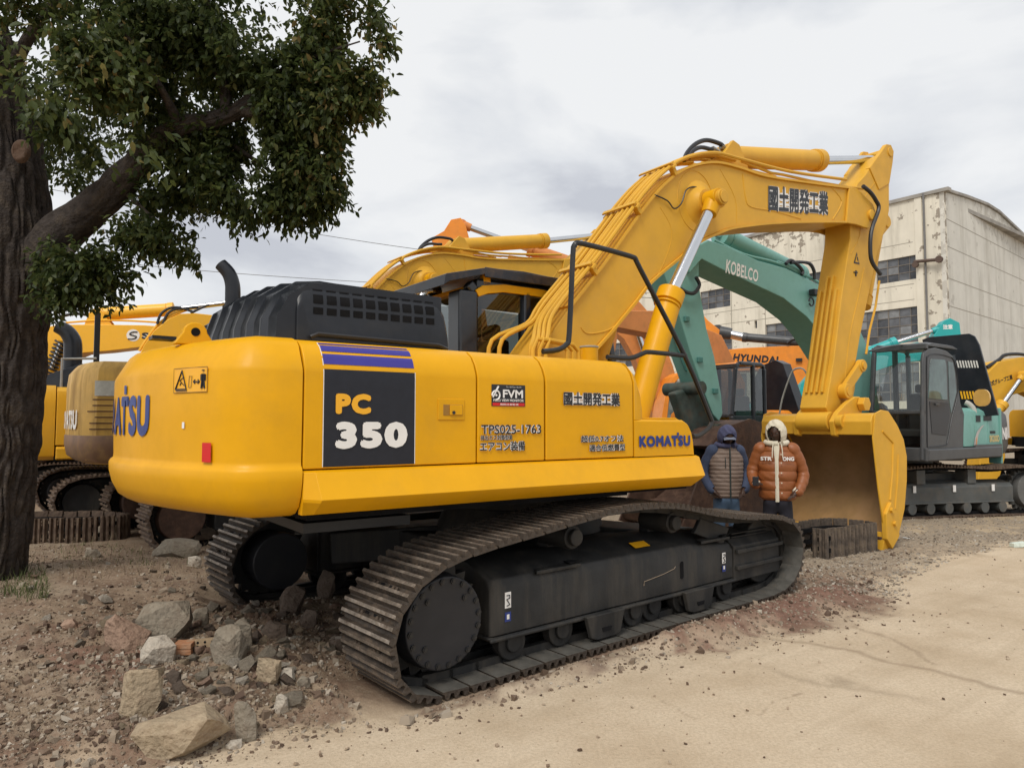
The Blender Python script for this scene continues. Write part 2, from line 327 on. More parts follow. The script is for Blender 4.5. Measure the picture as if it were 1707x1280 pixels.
    grav = ramp(noise(26, 6, .75), [(.3, (.16, .12, .085)), (.5, (.30, .24, .175)), (.72, (.44, .37, .28))])
    red = ramp(noise(16, 6, .7), [(.3, (.10, .048, .035)), (.7, (.26, .15, .11))])
    c = mix(sep.outputs[1], dirt, red); c = mix(sep.outputs[2], c, grav); c = mix(sep.outputs[0], c, road)
    L(c, b.inputs['Base Color'])
    bp = N('ShaderNodeBump'); bp.inputs['Strength'].default_value = .55; bp.inputs['Distance'].default_value = .012
    ad = N('ShaderNodeMath'); ad.operation = 'ADD'; L(noise(45, 6, .7), ad.inputs[0]); L(noise(160, 3, .6), ad.inputs[1]); L(ad.outputs[0], bp.inputs['Height']); L(bp.outputs[0], b.inputs['Normal'])
    return m
gmat = ground_mat('dusty_ground')
a_ = (XX-T.c[0])*T.u[0]+(YY-T.c[1])*T.u[1]; l_ = (XX-T.c[0])*T.l[0]+(YY-T.c[1])*T.l[1]
mr_ = 1-sstep(-.04, .10, DD+(fbm(XX*14, YY*14, 3, 71)-.5)*.12)
mr_ = np.maximum(mr_, .75*(1-sstep(.0, .5, DD))*sstep(.5, .75, fbm(XX*5, YY*5, 4, 72)+.1))
mg_ = np.exp(-((l_+1.95)/.42)**2)*sstep(-2.2, -1.2, a_)*(1-sstep(2.6, 3.8, a_))*.9
mg_ = np.maximum(mg_, .8*NE*sstep(.45, .62, fbm(XX*2.4, YY*2.4, 3, 77)))
mb_ = sstep(2.2, 3.6, a_)*sstep(6.6, 8.2, YY)
mb_ = np.maximum(mb_, .55*sstep(.5, .7, fbm(XX*1.3, YY*1.3, 3, 79)))
crack_ = np.zeros_like(XX)
for pl_, wd_ in (([(1235, 1058), (1330, 1075), (1430, 1090), (1560, 1125), (1640, 1142), (1760, 1165)], .035), ([(1425, 1045), (1490, 1066), (1530, 1090), (1545, 1104), (1600, 1135)], .02), ([(1250, 1150), (1330, 1125), (1400, 1115)], .012), ([(1270, 1190), (1290, 1170), (1340, 1155)], .012), ([(1100, 1170), (1155, 1200)], .012), ([(1600, 1020), (1660, 1012)], .012)):
    P_ = [gnd(*q) for q in pl_]; wob = (fbm(XX*3.5, YY*3.5, 4, 91)-.5)*.16
    for (ax, ay), (bx, by) in zip(P_[:-1], P_[1:]):
        dx, dy = bx-ax, by-ay; t = np.clip(((XX-ax)*dx+(YY-ay)*dy)/(dx*dx+dy*dy), 0, 1); dd_ = np.hypot(XX-ax-t*dx+wob, YY-ay-t*dy+wob)
        crack_ = np.maximum(crack_, (1-sstep(wd_*.4, wd_*1.5, dd_))*(.55+.45*fbm(XX*9, YY*9, 3, 92)))
ny, nx = XX.shape
V = np.stack([XX, YY, ZZ], -1).reshape(-1, 3)
idx = np.arange(ny*nx).reshape(ny, nx); Q = np.stack([idx[:-1, :-1], idx[:-1, 1:], idx[1:, 1:], idx[1:, :-1]], -1).reshape(-1, 4)
qd = DD[:-1, :-1].reshape(-1)
def ground_obj(name, sel):
    q = Q[sel]; used = np.unique(q); rm = np.full(len(V), -1); rm[used] = np.arange(len(used))
    me = bpy.data.meshes.new(name); me.from_pydata(V[used].tolist(), [], rm[q].tolist())
    me.polygons.foreach_set('use_smooth', [True]*len(me.polygons)); me.materials.append(gmat)
    ca = me.color_attributes.new('mask', 'FLOAT_COLOR', 'POINT')
    colr = np.stack([mr_.reshape(-1), mg_.reshape(-1), mb_.reshape(-1), crack_.reshape(-1)], -1)[used]
    ca.data.foreach_set('color', colr.astype(np.float32).reshape(-1))
    o = bpy.data.objects.new(name, me); COL.objects.link(o); tag(o, kind='structure'); return o
ground_obj('road', qd < 0); ground_obj('dirt_ground', qd >= 0)
m = MB(); m.add([(-400, -60, -.12), (400, -60, -.12), (400, 500, -.12), (-400, 500, -.12)], [(0, 1, 2, 3)])
o = m.build('yard_ground', mat('far_yard_dirt', (.36, .28, .19), .95, var=.2, scale=1.2, spec=.1), smooth=0); tag(o, kind='structure')
# ------------------------------------------------------------------ factory building
B1 = Fr(30.9, 50, math.degrees(math.atan2(.795, -.606))); B2 = Fr(30.9, 50, math.degrees(math.atan2(.652, .758)))
def plaster(name, col, peel, amt, sc):
    m = mat(name, col, .85, var=.08, scale=.5, dirt=(.30, .27, .21), dirt_amt=.55, dscale=.9, streak=True, bump=.3, bscale=3)
    m = m.copy(); m.name = name; t = m.node_tree; L = t.links.new; b = t.nodes['Principled BSDF']
    src = b.inputs['Base Color'].links[0].from_socket
    tc_ = t.nodes.new('ShaderNodeTexCoord'); n = t.nodes.new('ShaderNodeTexNoise'); n.inputs['Scale'].default_value = sc; n.inputs['Detail'].default_value = 6; n.inputs['Roughness'].default_value = .62; L(tc_.outputs['Object'], n.inputs['Vector'])
    sp = t.nodes.new('ShaderNodeSeparateXYZ'); L(tc_.outputs['Object'], sp.inputs[0])
    # paint has flaked off in a band below the parapet and along the corner
    z1 = t.nodes.new('ShaderNodeMapRange'); z1.inputs[1].default_value = 15.2; z1.inputs[2].default_value = 18.0; z1.inputs[3].default_value = 0; z1.inputs[4].default_value = .15; L(sp.outputs[2], z1.inputs[0])
    x1 = t.nodes.new('ShaderNodeMapRange'); x1.inputs[1].default_value = 1.5; x1.inputs[2].default_value = .1; x1.inputs[3].default_value = 0; x1.inputs[4].default_value = .13; L(sp.outputs[0], x1.inputs[0])
    x2 = t.nodes.new('ShaderNodeMapRange'); x2.inputs[1].default_value = 3.; x2.inputs[2].default_value = 9; x2.inputs[3].default_value = 0; x2.inputs[4].default_value = 1; L(sp.outputs[0], x2.inputs[0])
    mu = t.nodes.new('ShaderNodeMath'); mu.operation = 'MULTIPLY'; L(z1.outputs[0], mu.inputs[0]); L(x2.outputs[0], mu.inputs[1])
    ad = t.nodes.new('ShaderNodeMath'); ad.operation = 'ADD'; L(mu.outputs[0], ad.inputs[0]); L(x1.outputs[0], ad.inputs[1])
    a2 = t.nodes.new('ShaderNodeMath'); a2.operation = 'ADD'; L(n.outputs['Fac'], a2.inputs[0]); L(ad.outputs[0], a2.inputs[1])
    r = t.nodes.new('ShaderNodeMapRange'); r.inputs[1].default_value = .625; r.inputs[2].default_value = .65; r.inputs[3].default_value = 0; r.inputs[4].default_value = amt; L(a2.outputs[0], r.inputs[0])
    mx_ = t.nodes.new('ShaderNodeMix'); mx_.data_type = 'RGBA'; L(r.outputs[0], mx_.inputs['Factor']); L(src, mx_.inputs['A']); mx_.inputs['B'].default_value = (*peel, 1); L(mx_.outputs['Result'], b.inputs['Base Color'])
    return m
pl1 = plaster('weathered_cream_plaster', (.72, .67, .56), (.24, .20, .155), .85, 1.5)
pl2 = plaster('stained_grey_plaster', (.64, .615, .55), (.34, .31, .26), .45, 1.2)
winf = mat('rusty_window_frame', (.19, .165, .14), .7, var=.2)
wing = [mat('dusty_pane_dark', (.052, .055, .062), .25, var=.5, scale=2), mat('dusty_pane_grey', (.11, .115, .125), .3, var=.35, scale=2), mat('dusty_pane_pale', (.20, .205, .21), .35, var=.3, scale=2)]
bld = empty('factory_building', (30.9, 50, 0))
tag(bld, 'weathered cream multi-storey factory building with dusty grid windows and flaking plaster', 'building')
W1 = rad(B1.deg); W2 = rad(B2.deg); LEN1, LEN2 = 35, 46
wins = [(4.9, 1.72, 12.15, 13.92), (10.9, 7.0, 12.15, 13.92), (21.4, 18.08, 12.25, 14.0), (27, 23.6, 12.25, 14.0), (7.4, 1.72, 7.5, 10.12), (14.5, 9.2, 7.5, 10.12), (21.4, 18.0, 7.5, 10.12), (33, 27, 7.5, 10.12), (7.4, 1.72, 3.2, 6.0), (14.5, 9.2, 3.2, 6.0), (21.4, 16.5, 3.2, 6.0)]
small = [(15.62, 15.35, 9.92, 10.6), (10.2, 9.75, 14.05, 14.6), (3.3, 2.9, 15.2, 15.45)]
small = small[:1]
# facade with real openings: strips between window columns and rows, 0.3 m thick; local x runs along the facade, +y is the outside
def facade(rot, length, z1, mt, holes, sgn):
    xs = sorted({0, length}|{q for h in holes for q in h[:2]}); zs = sorted({0, z1}|{q for h in holes for q in h[2:]})
    mb = MB()
    for xa, xb in zip(xs[:-1], xs[1:]):
        run = None
        for za, zb in zip(zs[:-1], zs[1:]):
            hole = any(h[1]-1e-6 <= xa and xb <= h[0]+1e-6 and h[2]-1e-6 <= za and zb <= h[3]+1e-6 for h in holes)
            if hole:
                if run: mb.box(xa, xb, -.3*sgn, 0, run[0], run[1]); run = None
            else: run = (run[0], zb) if run else (za, zb)
        if run: mb.box(xa, xb, -.3*sgn, 0, run[0], run[1])
    return mb.build('wall', mt, bld, rot=rot, smooth=0)
w1 = facade(W1, LEN1, 18.1, pl1, wins+small, 1); g2 = MB(); g2.prism([(0, 0), (LEN2, 0), (LEN2, 15.6), (19.9, 18.2), (12.5, 18.98), (9.5, 18.98), (4.7, 18.6), (0, 18.1)], 0, .3); w2 = g2.build('wall', pl2, bld, rot=W2, smooth=0)
w1['label'] = 'cream wall with grid windows'; w2['label'] = 'blank grey stained wall'
rnd = random.Random(4)
for (a, b, z0, z1) in wins:
    fr = MB(); nc = max(3, round((a-b)/.82)); nr = 3 if z1-z0 < 2.2 else 4
    for i in range(nc+1): x = b+(a-b)*i/nc; ww = .07 if i in (0, nc) or i % 3 == 0 else .03; fr.box(x-ww/2, x+ww/2, -.20, -.10, z0, z1)
    for i in range(nr+1): z = z0+(z1-z0)*i/nr; fr.box(b, a, -.195, -.105, z-.025, z+.025)
    fo = fr.build('window', winf, bld, rot=W1, smooth=0)
    for i in range(nc):
        for j in range(nr):
            xa = b+(a-b)*i/nc; xb = b+(a-b)*(i+1)/nc; za = z0+(z1-z0)*j/nr; zb = z0+(z1-z0)*(j+1)/nr
            p = MB(); dy = rnd.uniform(-.006, .006); p.box(xa+.02, xb-.02, -.16+dy, -.145+dy, za+.03, zb-.03)
            p.build('pane', rnd.choices(wing, (5, 6, 2 if z0 > 9 else 5))[0], fo, smooth=0)
for (a, b, z0, z1) in small: MB().box(b, a, -.25, -.2, z0, z1).build('vent', wing[0], bld, rot=W1, smooth=0)
m = MB()
for x in (9.0, 14.52, 17.97, 23.2, 36): m.box(x-.03, x+.03, -.02, .006, 0, 17.9)
for z in (6.6, 10.65, 11.8, 14.9): m.box(2.2, LEN1, -.02, .004, z-.025, z+.025)
m.build('panel_joint', mat('joint_shadow_grey', (.30, .27, .22), .9), bld, rot=W1, smooth=0)
m = MB()
for z in (5.5, 9.9, 11.9, 14.2, 16.2): m.box(.2, LEN2, -.004, .02, z-.03, z+.03)
m.build('panel_joint', MATS['joint_shadow_grey'], bld, rot=W2, smooth=0)
MB().cyl((1.32, .14, 0), (1.32, .14, 18.3), .075, n=10).build('drain_pipe', mat('grey_cast_pipe', (.16, .155, .15), .6), bld, rot=W1)
MB().box(1.5, 2.0, 0, .09, 0, 18.15).build('wall_pier', pl1, bld, rot=W1, smooth=0)
m = MB(); m.box(-.35, LEN1, -.4, .16, 18.1, 18.35); m.build('parapet', mat('parapet_grey_concrete', (.30, .28, .25), .9, var=.3, scale=1), bld, rot=W1, smooth=0)
m = MB(); GP = [(-.1, 18.12), (4.7, 18.62), (9.5, 19.0), (12.5, 19.0), (19.9, 18.22), (LEN2, 15.62)]; m.loft([[(x, -.16, z), (x, .4, z), (x, .4, z+.2), (x, -.16, z+.2)] for x, z in GP]); m.build('parapet', MATS['parapet_grey_concrete'], bld, rot=W2, smooth=0)
m = MB(); m.cyl((.35, .35, 13.2), (2.0, .35, 13.35), .12, n=8); m.cyl((.3, .3, 13.2), (.3, .5, 13.2), .25, n=10); m.cyl((1.9, .3, 13.1), (1.9, .5, 13.1), .22, n=10); m.build('wall_lamp', mat('rusty_lamp_iron', (.10, .065, .05), .8), bld, rot=W1)
MB().box(.3, LEN1, -20, -.3, 17.6, 17.9).build('roof', MATS['parapet_grey_concrete'], bld, rot=W1, smooth=0)
# ------------------------------------------------------------------ crawler tracks
def catmull(P, n=6, closed=True):
    P = [Vector(p) for p in P]; out = []; N = len(P)
    for i in range(N if closed else N-1):
        g = (lambda k: P[k % N]) if closed else (lambda k: P[min(max(k, 0), N-1)])
        p0, p1, p2, p3 = g(i-1), g(i), g(i+1), g(i+2)
        for k in range(n):
            t = k/n; out.append(.5*((2*p1)+(p2-p0)*t+(2*p0-5*p1+4*p2-p3)*t*t+(3*p1-p0-3*p2+p3)*t**3))
    return out
def walk(P, count):
    P = P+[P[0]]; L = [0]
    for a, b in zip(P[:-1], P[1:]): L.append(L[-1]+(b-a).length)
    out = []; j = 0
    for i in range(count):
        d = L[-1]*i/count
        while L[j+1] < d: j += 1
        t = (d-L[j])/(L[j+1]-L[j]); out.append(P[j].lerp(P[j+1], t))
    return out, L[-1]/count
SHOES = {}
platem = mat('dusty_track_plate', (.085, .08, .07), .6, var=.3, scale=9, dirt=(.16, .125, .09), dirt_amt=.6, dscale=6, bump=.2)
def shoe_mesh(pitch, width, m1, m2, detail=True):
    k = (round(pitch, 3), width, m1.name, m2.name, detail)
    if k in SHOES: return SHOES[k]
    pr = []                                          # cross-section along the travel direction: (x, z), z outwards
    p = pitch*1.0; g = .032; t = .014
    xs = [-.38, -.05, .28]
    pr = [(-.46*p, -t)]
    for q in xs: pr += [(q*p-.02, 0), (q*p-.006, g), (q*p+.014, g), (q*p+.026, 0)]
    pr += [(.45*p, .0), (.46*p, -t)]
    w2 = width/2; n = len(pr); v = []; f = []
    me = bpy.data.meshes.new('track_shoe')
    for y in (-w2, w2): v += [(a, y, b) for a, b in pr]
    f = [(i, i+1, i+1+n, i+n) for i in range(n-1)]+[(n-1, 0, n, 2*n-1), tuple(reversed(range(n))), tuple(range(n, 2*n))]
    mats = [0]*len(f)
    for i in range(n-1):
        if pr[i][1] > .02 and pr[i+1][1] > .02: mats[i] = 1
    if detail:                                       # raised edges of the two openings and four bolt heads
        for y in (-.05, .05):
            o = len(v); x0, x1 = -.02*p+.02, .26*p-.02; 
            for (a, b) in ((x0, y-.022), (x1, y-.022), (x1, y+.022), (x0, y+.022)): v += [(a, b, .002)]
            f.append((o, o+1, o+2, o+3)); mats.append(2)
        for y in (-.13, .13, -.09, .09):
            for x in (.08*p,):
                o = len(v); r = .014
                v += [(x+r*math.cos(a), y+r*math.sin(a), z) for z in (0, .016) for a in [k2*PI/3 for k2 in range(6)]]
                f += [(o+i, o+(i+1) % 6, o+(i+1) % 6+6, o+i+6) for i in range(6)]+[tuple(range(o+6, o+12))]; mats += [0]*7
    me.from_pydata(v, [], f); me.materials.append(m1); me.materials.append(m2); me.materials.append(drk); me.materials.append(platem if m2 is grsm else m1); mats[n-1] = 3
    me.polygons.foreach_set('material_index', mats)
    bm = bmesh.new(); bm.from_mesh(me); bmesh.ops.recalc_face_normals(bm, faces=[q for q in bm.faces if q.material_index != 2]); bm.to_mesh(me); bm.free()
    SHOES[k] = me; return me
TRACK_MAIN = [(-2.06, .0), (-1.0, -.008), (0, -.01), (1.0, -.008), (1.74, .0), (2.06, .12), (2.2, .33), (2.19, .5), (2.07, .65), (1.75, .755), (1.25, .80), (.80, .865), (.35, .955), (0, .99), (-.35, .995), (-.75, .965), (-1.2, .91), (-1.62, .86), (-1.95, .79), (-2.17, .66), (-2.285, .49), (-2.32, .35), (-2.25, .18)]
def crawler(parent, rot, side, half_out, width, path, count, m1, m2, fm, cover=None, detail=True, sp=(-1.87, .40), idl=(1.78, .42), scale=1, name='track'):
    """one track: chain with its shoes, frame, rollers, sprocket. side -1 right, +1 left"""
    P = [Vector((a*scale, b*scale, 0)) for a, b in path]; pts = catmull(P, 6); ctr, pitch = walk(pts, count)
    cen = sum(P, Vector())/len(P); yc = side*(half_out-width/2)
    area = sum(P[i].x*P[(i+1) % len(P)].y-P[(i+1) % len(P)].x*P[i].y for i in range(len(P)))
    def inset(d):
        r = []
        for i in range(count):
            t = (ctr[(i+1) % count]-ctr[i-1]).normalized(); nrm = Vector((t.y, -t.x, 0))*(1 if area > 0 else -1); r.append((ctr[i]-nrm*d, t, nrm))
        return r
    ch = MB()
    ins = inset(.042); low = inset(.105)
    for yy in (-.085, .085):
        for i in range(count):
            (a, t, n1) = ins[i]; (b, _, _) = low[i]; c = (a+b)/2; h = (a-b).length
            ch.obox((c.x-t.x*pitch*.56, yc+yy, c.y-t.y*pitch*.56), (c.x+t.x*pitch*.56, yc+yy, c.y+t.y*pitch*.56), .05, h*.95)
    tr = ch.build(name, fm if detail else drk, parent, rot=rot, smooth=0); tr['label'] = ('near' if side < 0 else 'far')+' side crawler track chain'
    sm = shoe_mesh(pitch, width, m1, m2, detail)
    for i in range(count):
        c, t, n1 = ins[i]
        o = bpy.data.objects.new('shoe', sm); COL.objects.link(o); o.parent = tr
        o.matrix_local = Matrix(((t.x, 0, n1.x, c.x), (0, 1 if area*1 > 0 else 1, 0, yc), (t.y, 0, n1.y, c.y), (0, 0, 0, 1)))
        if area > 0: o.matrix_local = Matrix(((-t.x, 0, n1.x, c.x), (0, 1, 0, yc), (-t.y, 0, n1.y, c.y), (0, 0, 0, 1)))
    k = scale; yo = side*(half_out-.10); yi = yc
    # sprocket and its final drive cover
    s = MB(); n = 21
    pr = []
    for i in range(n*2):
        a = 2*PI*i/(n*2); r = (.36 if i % 2 else .30)*k; pr.append((sp[0]*k+r*math.cos(a), sp[1]*k+r*math.sin(a)))
    s.prism(pr, yc-.04, yc+.04); s.build('sprocket', fm, parent, rot=rot, smooth=0)
    yy0, yy1 = yc+side*.05, side*(half_out-.10)
    s = MB(); s.cyl((sp[0]*k, yy0, sp[1]*k), (sp[0]*k, yy1, sp[1]*k), .285*k, .272*k, n=48)
    s.cyl((sp[0]*k, yc-side*.35, sp[1]*k), (sp[0]*k, yc-side*.05, sp[1]*k), .24*k, n=28)
    co = s.build('final_drive_cover', cover or fm, parent, rot=rot, bevel=.012*k)
    if detail:
        bo = None
        for i in range(23 if side < 0 else 0):
            a, rr_ = (2*PI*i/20+.1, .245) if i < 20 else ((.75, 2.3, 3.85)[i-20], .19); x, z = sp[0]*k+rr_*k*math.cos(a), sp[1]*k+rr_*k*math.sin(a)
            if bo is None: b = MB(); b.cyl((0, -side*.002, 0), (0, side*.010, 0), .019, n=6); b.cyl((0, side*.0101, 0), (0, side*.014, 0), .010, n=8); bo = b.build('bolt', blk, co, smooth=0); q = bo
            else: q = bo.copy(); COL.objects.link(q); q.parent = co
            q.location = (x, yy1, z)
    s = MB(); s.cyl((idl[0]*k, yc-.09, idl[1]*k-.02), (idl[0]*k, yc+.09, idl[1]*k-.02), .30*k, n=32); s.cyl((idl[0]*k, yc-.16, idl[1]*k-.02), (idl[0]*k, yc+.16, idl[1]*k-.02), .12*k, n=20)
    s.build('idler', fm, parent, rot=rot, bevel=.015)
    return tr, yc
# ================================================================== THE EXCAVATOR
ex = empty('excavator', (U.c[0], U.c[1], 0), rad(U.deg))
tag(ex, 'big freshly painted yellow excavator with charcoal number panel in the foreground', 'excavator')
DR = rad(T.deg-U.deg)
for side in (-1, 1):
    crawler(ex, DR, side, 1.6, .6, TRACK_MAIN, 50, shoem, grsm, frm, cover=mat('charcoal_drive_cover', (.020, .021, .025), .45, spec=.35, var=.12, scale=6, dirt=(.06, .052, .045), dirt_amt=.25, dscale=4))
    s = side; f = MB()
    # hollow box frame: near-vertical outer face, sloping shoulder, bottom flange
    sec = [(1.47, .235), (1.47, .53), (1.44, .585), (1.22, .68), (1.05, .68), (1.05, .235)]
    rings = [[(x, s*y, z) for y, z in sec] for x in (-1.50, -1.47, .2, 1.0, 1.18)]
    rings[0] = [(-1.50, s*(y-.02), z*.98) for y, z in sec]
    rings[3] = [(.55, s*y, z) for y, z in sec]; rings[4] = [(1.2, s*(y-.01), z-.06*(z > .4)) for y, z in sec]
    f.loft(rings); f.box(-1.52, 1.2, s*1.47, s*1.495, .205, .232); f.box(-1.52, 1.2, s*1.02, s*1.468, .21, .233)
    fo = f.build('track_frame', frm, ex, rot=DR, bevel=.02)
    g = MB()
    g.loft([[(x, s*y, z) for y, z in ((1.47, .20), (1.47, .50), (1.40, .56), (1.05, .56), (1.05, .2))] for x in (1.2, 1.95)])
    g.box(1.22, 1.98, s*1.47, s*1.50, .44, .475); g.box(1.22, 1.98, s*1.47, s*1.50, .30, .335)
    for z in (.575, .605): g.box(1.25, 1.85, s*1.15, s*1.42, z-.012, z)
    g.build('idler_yoke', frm, ex, rot=DR, bevel=.012)
    MB().prism([(1.12, .52), (1.22, .66), (.8, .78), (.7, .66)], s*1.38, s*1.42).build('bracket', frm, ex, rot=DR, bevel=.01)
    for x in (-1.3, -.86, -.10, .12, .82, 1.1, .5, -.45):
        r = MB(); r.cyl((x, s*1.08, .165), (x, s*1.17, .165), .115, n=24); r.cyl((x, s*1.36, .165), (x, s*1.44, .165), .115, n=24); r.cyl((x, s*1.08, .165), (x, s*1.465, .165), .06, n=20)
        r.build('track_roller', frm, ex, rot=DR, bevel=.01)
    for x in (-.5, .62):
        r = MB(); r.prism([(x-.20, .235), (x+.20, .235), (x+.15, .08), (x+.09, .06), (x-.09, .06), (x-.15, .08)], s*1.49, s*1.53)
        r.build('roller_guard', frm, ex, rot=DR, bevel=.008)
        MB().prism([(x-.05, .14), (x+.05, .14), (x+.04, .11), (x-.04, .11)], s*1.531, s*1.535).build('slot', drk, ex, rot=DR, smooth=0)
    for x in (-.72, .42):
        r = MB(); r.cyl((x, s*1.12, .775), (x, s*1.42, .775), .085, n=20); r.cyl((x, s*1.42, .775), (x, s*1.46, .775), .06, n=16); r.box(x-.05, x+.05, s*1.1, s*1.2, .6, .75)
        r.build('carrier_roller', frm, ex, rot=DR, bevel=.01)
    for x in (-1.12, .72):
        MB().prismz([(x, s*1.475), (x+.42, s*1.475), (x+.36, s*1.36), (x+.06, s*1.36)], .575, .60).build('step', frm, ex, rot=DR, bevel=.006)
        MB().prismz([(x+.32, s*1.46), (x+.46, s*1.44), (x+.34, s*1.34)], .605, .612).build('step_hole', drk, ex, rot=DR, smooth=0)
# decals on the near track frame
def tfn(x0, z0, y=-1.47):
    return lambda u, v, l: Vector((x0+u, y-l, z0+v))
MBd = lambda x0, x1, z0, z1, m, nm, l=.003, p=None, y=-1.47, rot=DR: MB().box(x0, x1, y-l, y-l+.002, z0, z1).build(nm, m, p or ex, rot=rot, smooth=0)
for x in (-1.39, 1.02):
    MBd(x, x+.05, .40 if x < 0 else .38, .50 if x < 0 else .47, whitep, 'decal'); MBd(x, x+.05, .315 if x < 0 else .31, .375 if x < 0 else .36, bluep, 'decal')
    hk = MB(); zz = .45 if x < 0 else .425
    hk.tube([(x+.012, -1.476, zz+.03), (x+.038, -1.476, zz+.03), (x+.038, -1.476, zz+.012), (x+.012, -1.476, zz+.005), (x+.025, -1.476, zz-.01), (x+.038, -1.476, zz-.03), (x+.014, -1.476, zz-.035)], .0035, n=5); hk.build('lifting_mark', blackp, ex, rot=DR)
    MBd(x+.015, x+.035, .33, .36, whitep, 'decal', .005)
sl = MB(); sl.prism([(x, z) for x, z in [(.455+.022*math.cos(a), .40+(.05 if math.sin(a) > 0 else -.05)*1+.02*math.sin(a)) for a in [k*PI/8 for k in range(16)]]], -1.472, -1.474); sl.build('slot', drk, ex, rot=DR, smooth=0)
MB().add([(-.02, -1.395, .617), (.16, -1.395, .617), (.16, -1.325, .647), (-.02, -1.325, .647)], [(0, 1, 2, 3)]).build('decal', orp, ex, rot=DR, smooth=0)
sc = MB(); sc.tube([(-.02, -1.4735, .345), (-.015, -1.4735, .375), (.22, -1.4735, .40), (.36, -1.4735, .425), (.37, -1.4735, .44)], .0022, n=4); sc.build('scratch', mat('scraped_bare_metal', (.36, .28, .2), .5), ex, rot=DR)
# carbody, swing circle, underside
c = MB(); c.loft([[(x*1.0, y, z) for x, y in ((-.95, -1.05), (.95, -1.05), (.95, 1.05), (-.95, 1.05))] for z in (.35, .62)]); c.cyl((0, 0, .62), (0, 0, .86), .78, .68, n=32)
for sx in (-1, 1):
    for sy in (-1, 1): c.obox((sx*.3, sy*.3, .55), (sx*1.25, sy*1.15, .45), .5, .28)
c.build('carbody', frm, ex, rot=DR, bevel=.02)
MB().cyl((0, 0, .86), (0, 0, .985), .72, n=40).build('swing_circle', frm, ex)
MB().prismz([(-2.5, -1.40), (.0, -1.40), (.6, -.8), (1.45, -.5), (1.45, .4), (1.3, 1.4), (-2.5, 1.46)], 1.03, 1.30).build('deck_frame', drk, ex, smooth=0)
MB().box(-2.45, -1.75, -1.2, 1.2, .93, .988).build('belly_guard', blk, ex, smooth=0)
# ---- counterweight
PLAN = [(-2.572, -1.50), (-2.72, -1.497), (-2.86, -1.47), (-2.95, -1.41), (-3.02, -1.31), (-3.10, -1.13), (-3.19, -.90), (-3.28, -.62), (-3.35, -.31), (-3.375, 0)]
PLAN = [(-2.572+(a+2.572)*.915, b*(1 if b < -1.4 else .985)) for a, b in PLAN]
PLAN = PLAN+[(a, -b) for a, b in reversed(PLAN[:-1])]
def plan_ring(z, ins, P=PLAN, front=0):
    n = len(P); out = []
    for i, p in enumerate(P):
        a = Vector(P[max(i-1, 0)]); b = Vector(P[min(i+1, n-1)]); t = (b-a).normalized(); nn = Vector((-t.y, t.x))   # outward on this winding
        if i in (0, n-1): nn = Vector((0, -1 if i == 0 else 1))
        q = Vector(p)+nn*(-ins)*(-1 if nn.dot(Vector(p)-Vector((-2, 0))) < 0 else 1)
        out.append((q.x, q.y, z))
    return out
cwprof = [(1.055, .30), (1.06, .16), (1.08, .085), (1.12, .03), (1.18, .0), (1.26, -.02), (1.315, -.022), (1.335, -.012), (1.348, .004), (1.37, .006), (1.60, .0), (1.86, .0), (1.885, .006), (2.01, .075), (2.045, .115), (2.066, .19), (2.075, .30)]
cw = MB(); cw.loft([plan_ring(z, i) for z, i in cwprof])
cwo = cw.build('counterweight', yel, ex, smooth=50)
# arc length map along the counterweight's skin, 0 = rear centre, negative towards the right side
PA = [Vector(p) for p in PLAN]; mid = len(PA)//2
Ls = [0]
for a, b in zip(PA[:-1], PA[1:]): Ls.append(Ls[-1]+(b-a).length)
def cw_pt(sv_, z, l):
    d = sv_+Ls[mid]; d = min(max(d, 0), Ls[-1]-1e-6); j = max(i for i in range(len(Ls)-1) if Ls[i] <= d); t = (d-Ls[j])/(Ls[j+1]-Ls[j])
    p = PA[j].lerp(PA[j+1], t); tt = (PA[j+1]-PA[j]).normalized(); nn = Vector((-tt.y, tt.x))
    if nn.dot(p-Vector((-2, 0))) < 0: nn = -nn
    p = p+nn*l; return Vector((p.x, p.y, z))
def cw_at(px, py):                                   # nearest visible skin point of a mark seen there: returns (arc, z)
    best = None; d = ray(px, py)
    for i in range(400):
        s_ = -Ls[mid]+i/400*Ls[mid]*1.3; q = cw_pt(s_, 0, 0); X = U.c[0]+U.u[0]*q.x+U.l[0]*q.y; Y = U.c[1]+U.u[1]*q.x+U.l[1]*q.y
        e_ = abs(X/Y-d[0]/d[1]); z = H+d[2]*Y/d[1]
        if best is None or (e_ < best[0]): best = (e_, s_, z)
    return best[1], best[2]
def cw_patch(s0, s1, z0, z1, m, nm, l=.004, n=6):
    b = MB(); b.loft([[tuple(cw_pt(s0+(s1-s0)*i/n, z, l)) for i in range(n+1)] for z in (z0, z1)], cap=False, closed=False); return b.build(nm, m, cwo, recalc=False)
s_u, _z = cw_at(250, 690)
text('lettering', "KOMATSU", bluep, cwo, lambda u, v, l: cw_pt(s_u+1.28-u, 1.50+v, l), 1.28, .25, bold=.07, spacing=1.1)
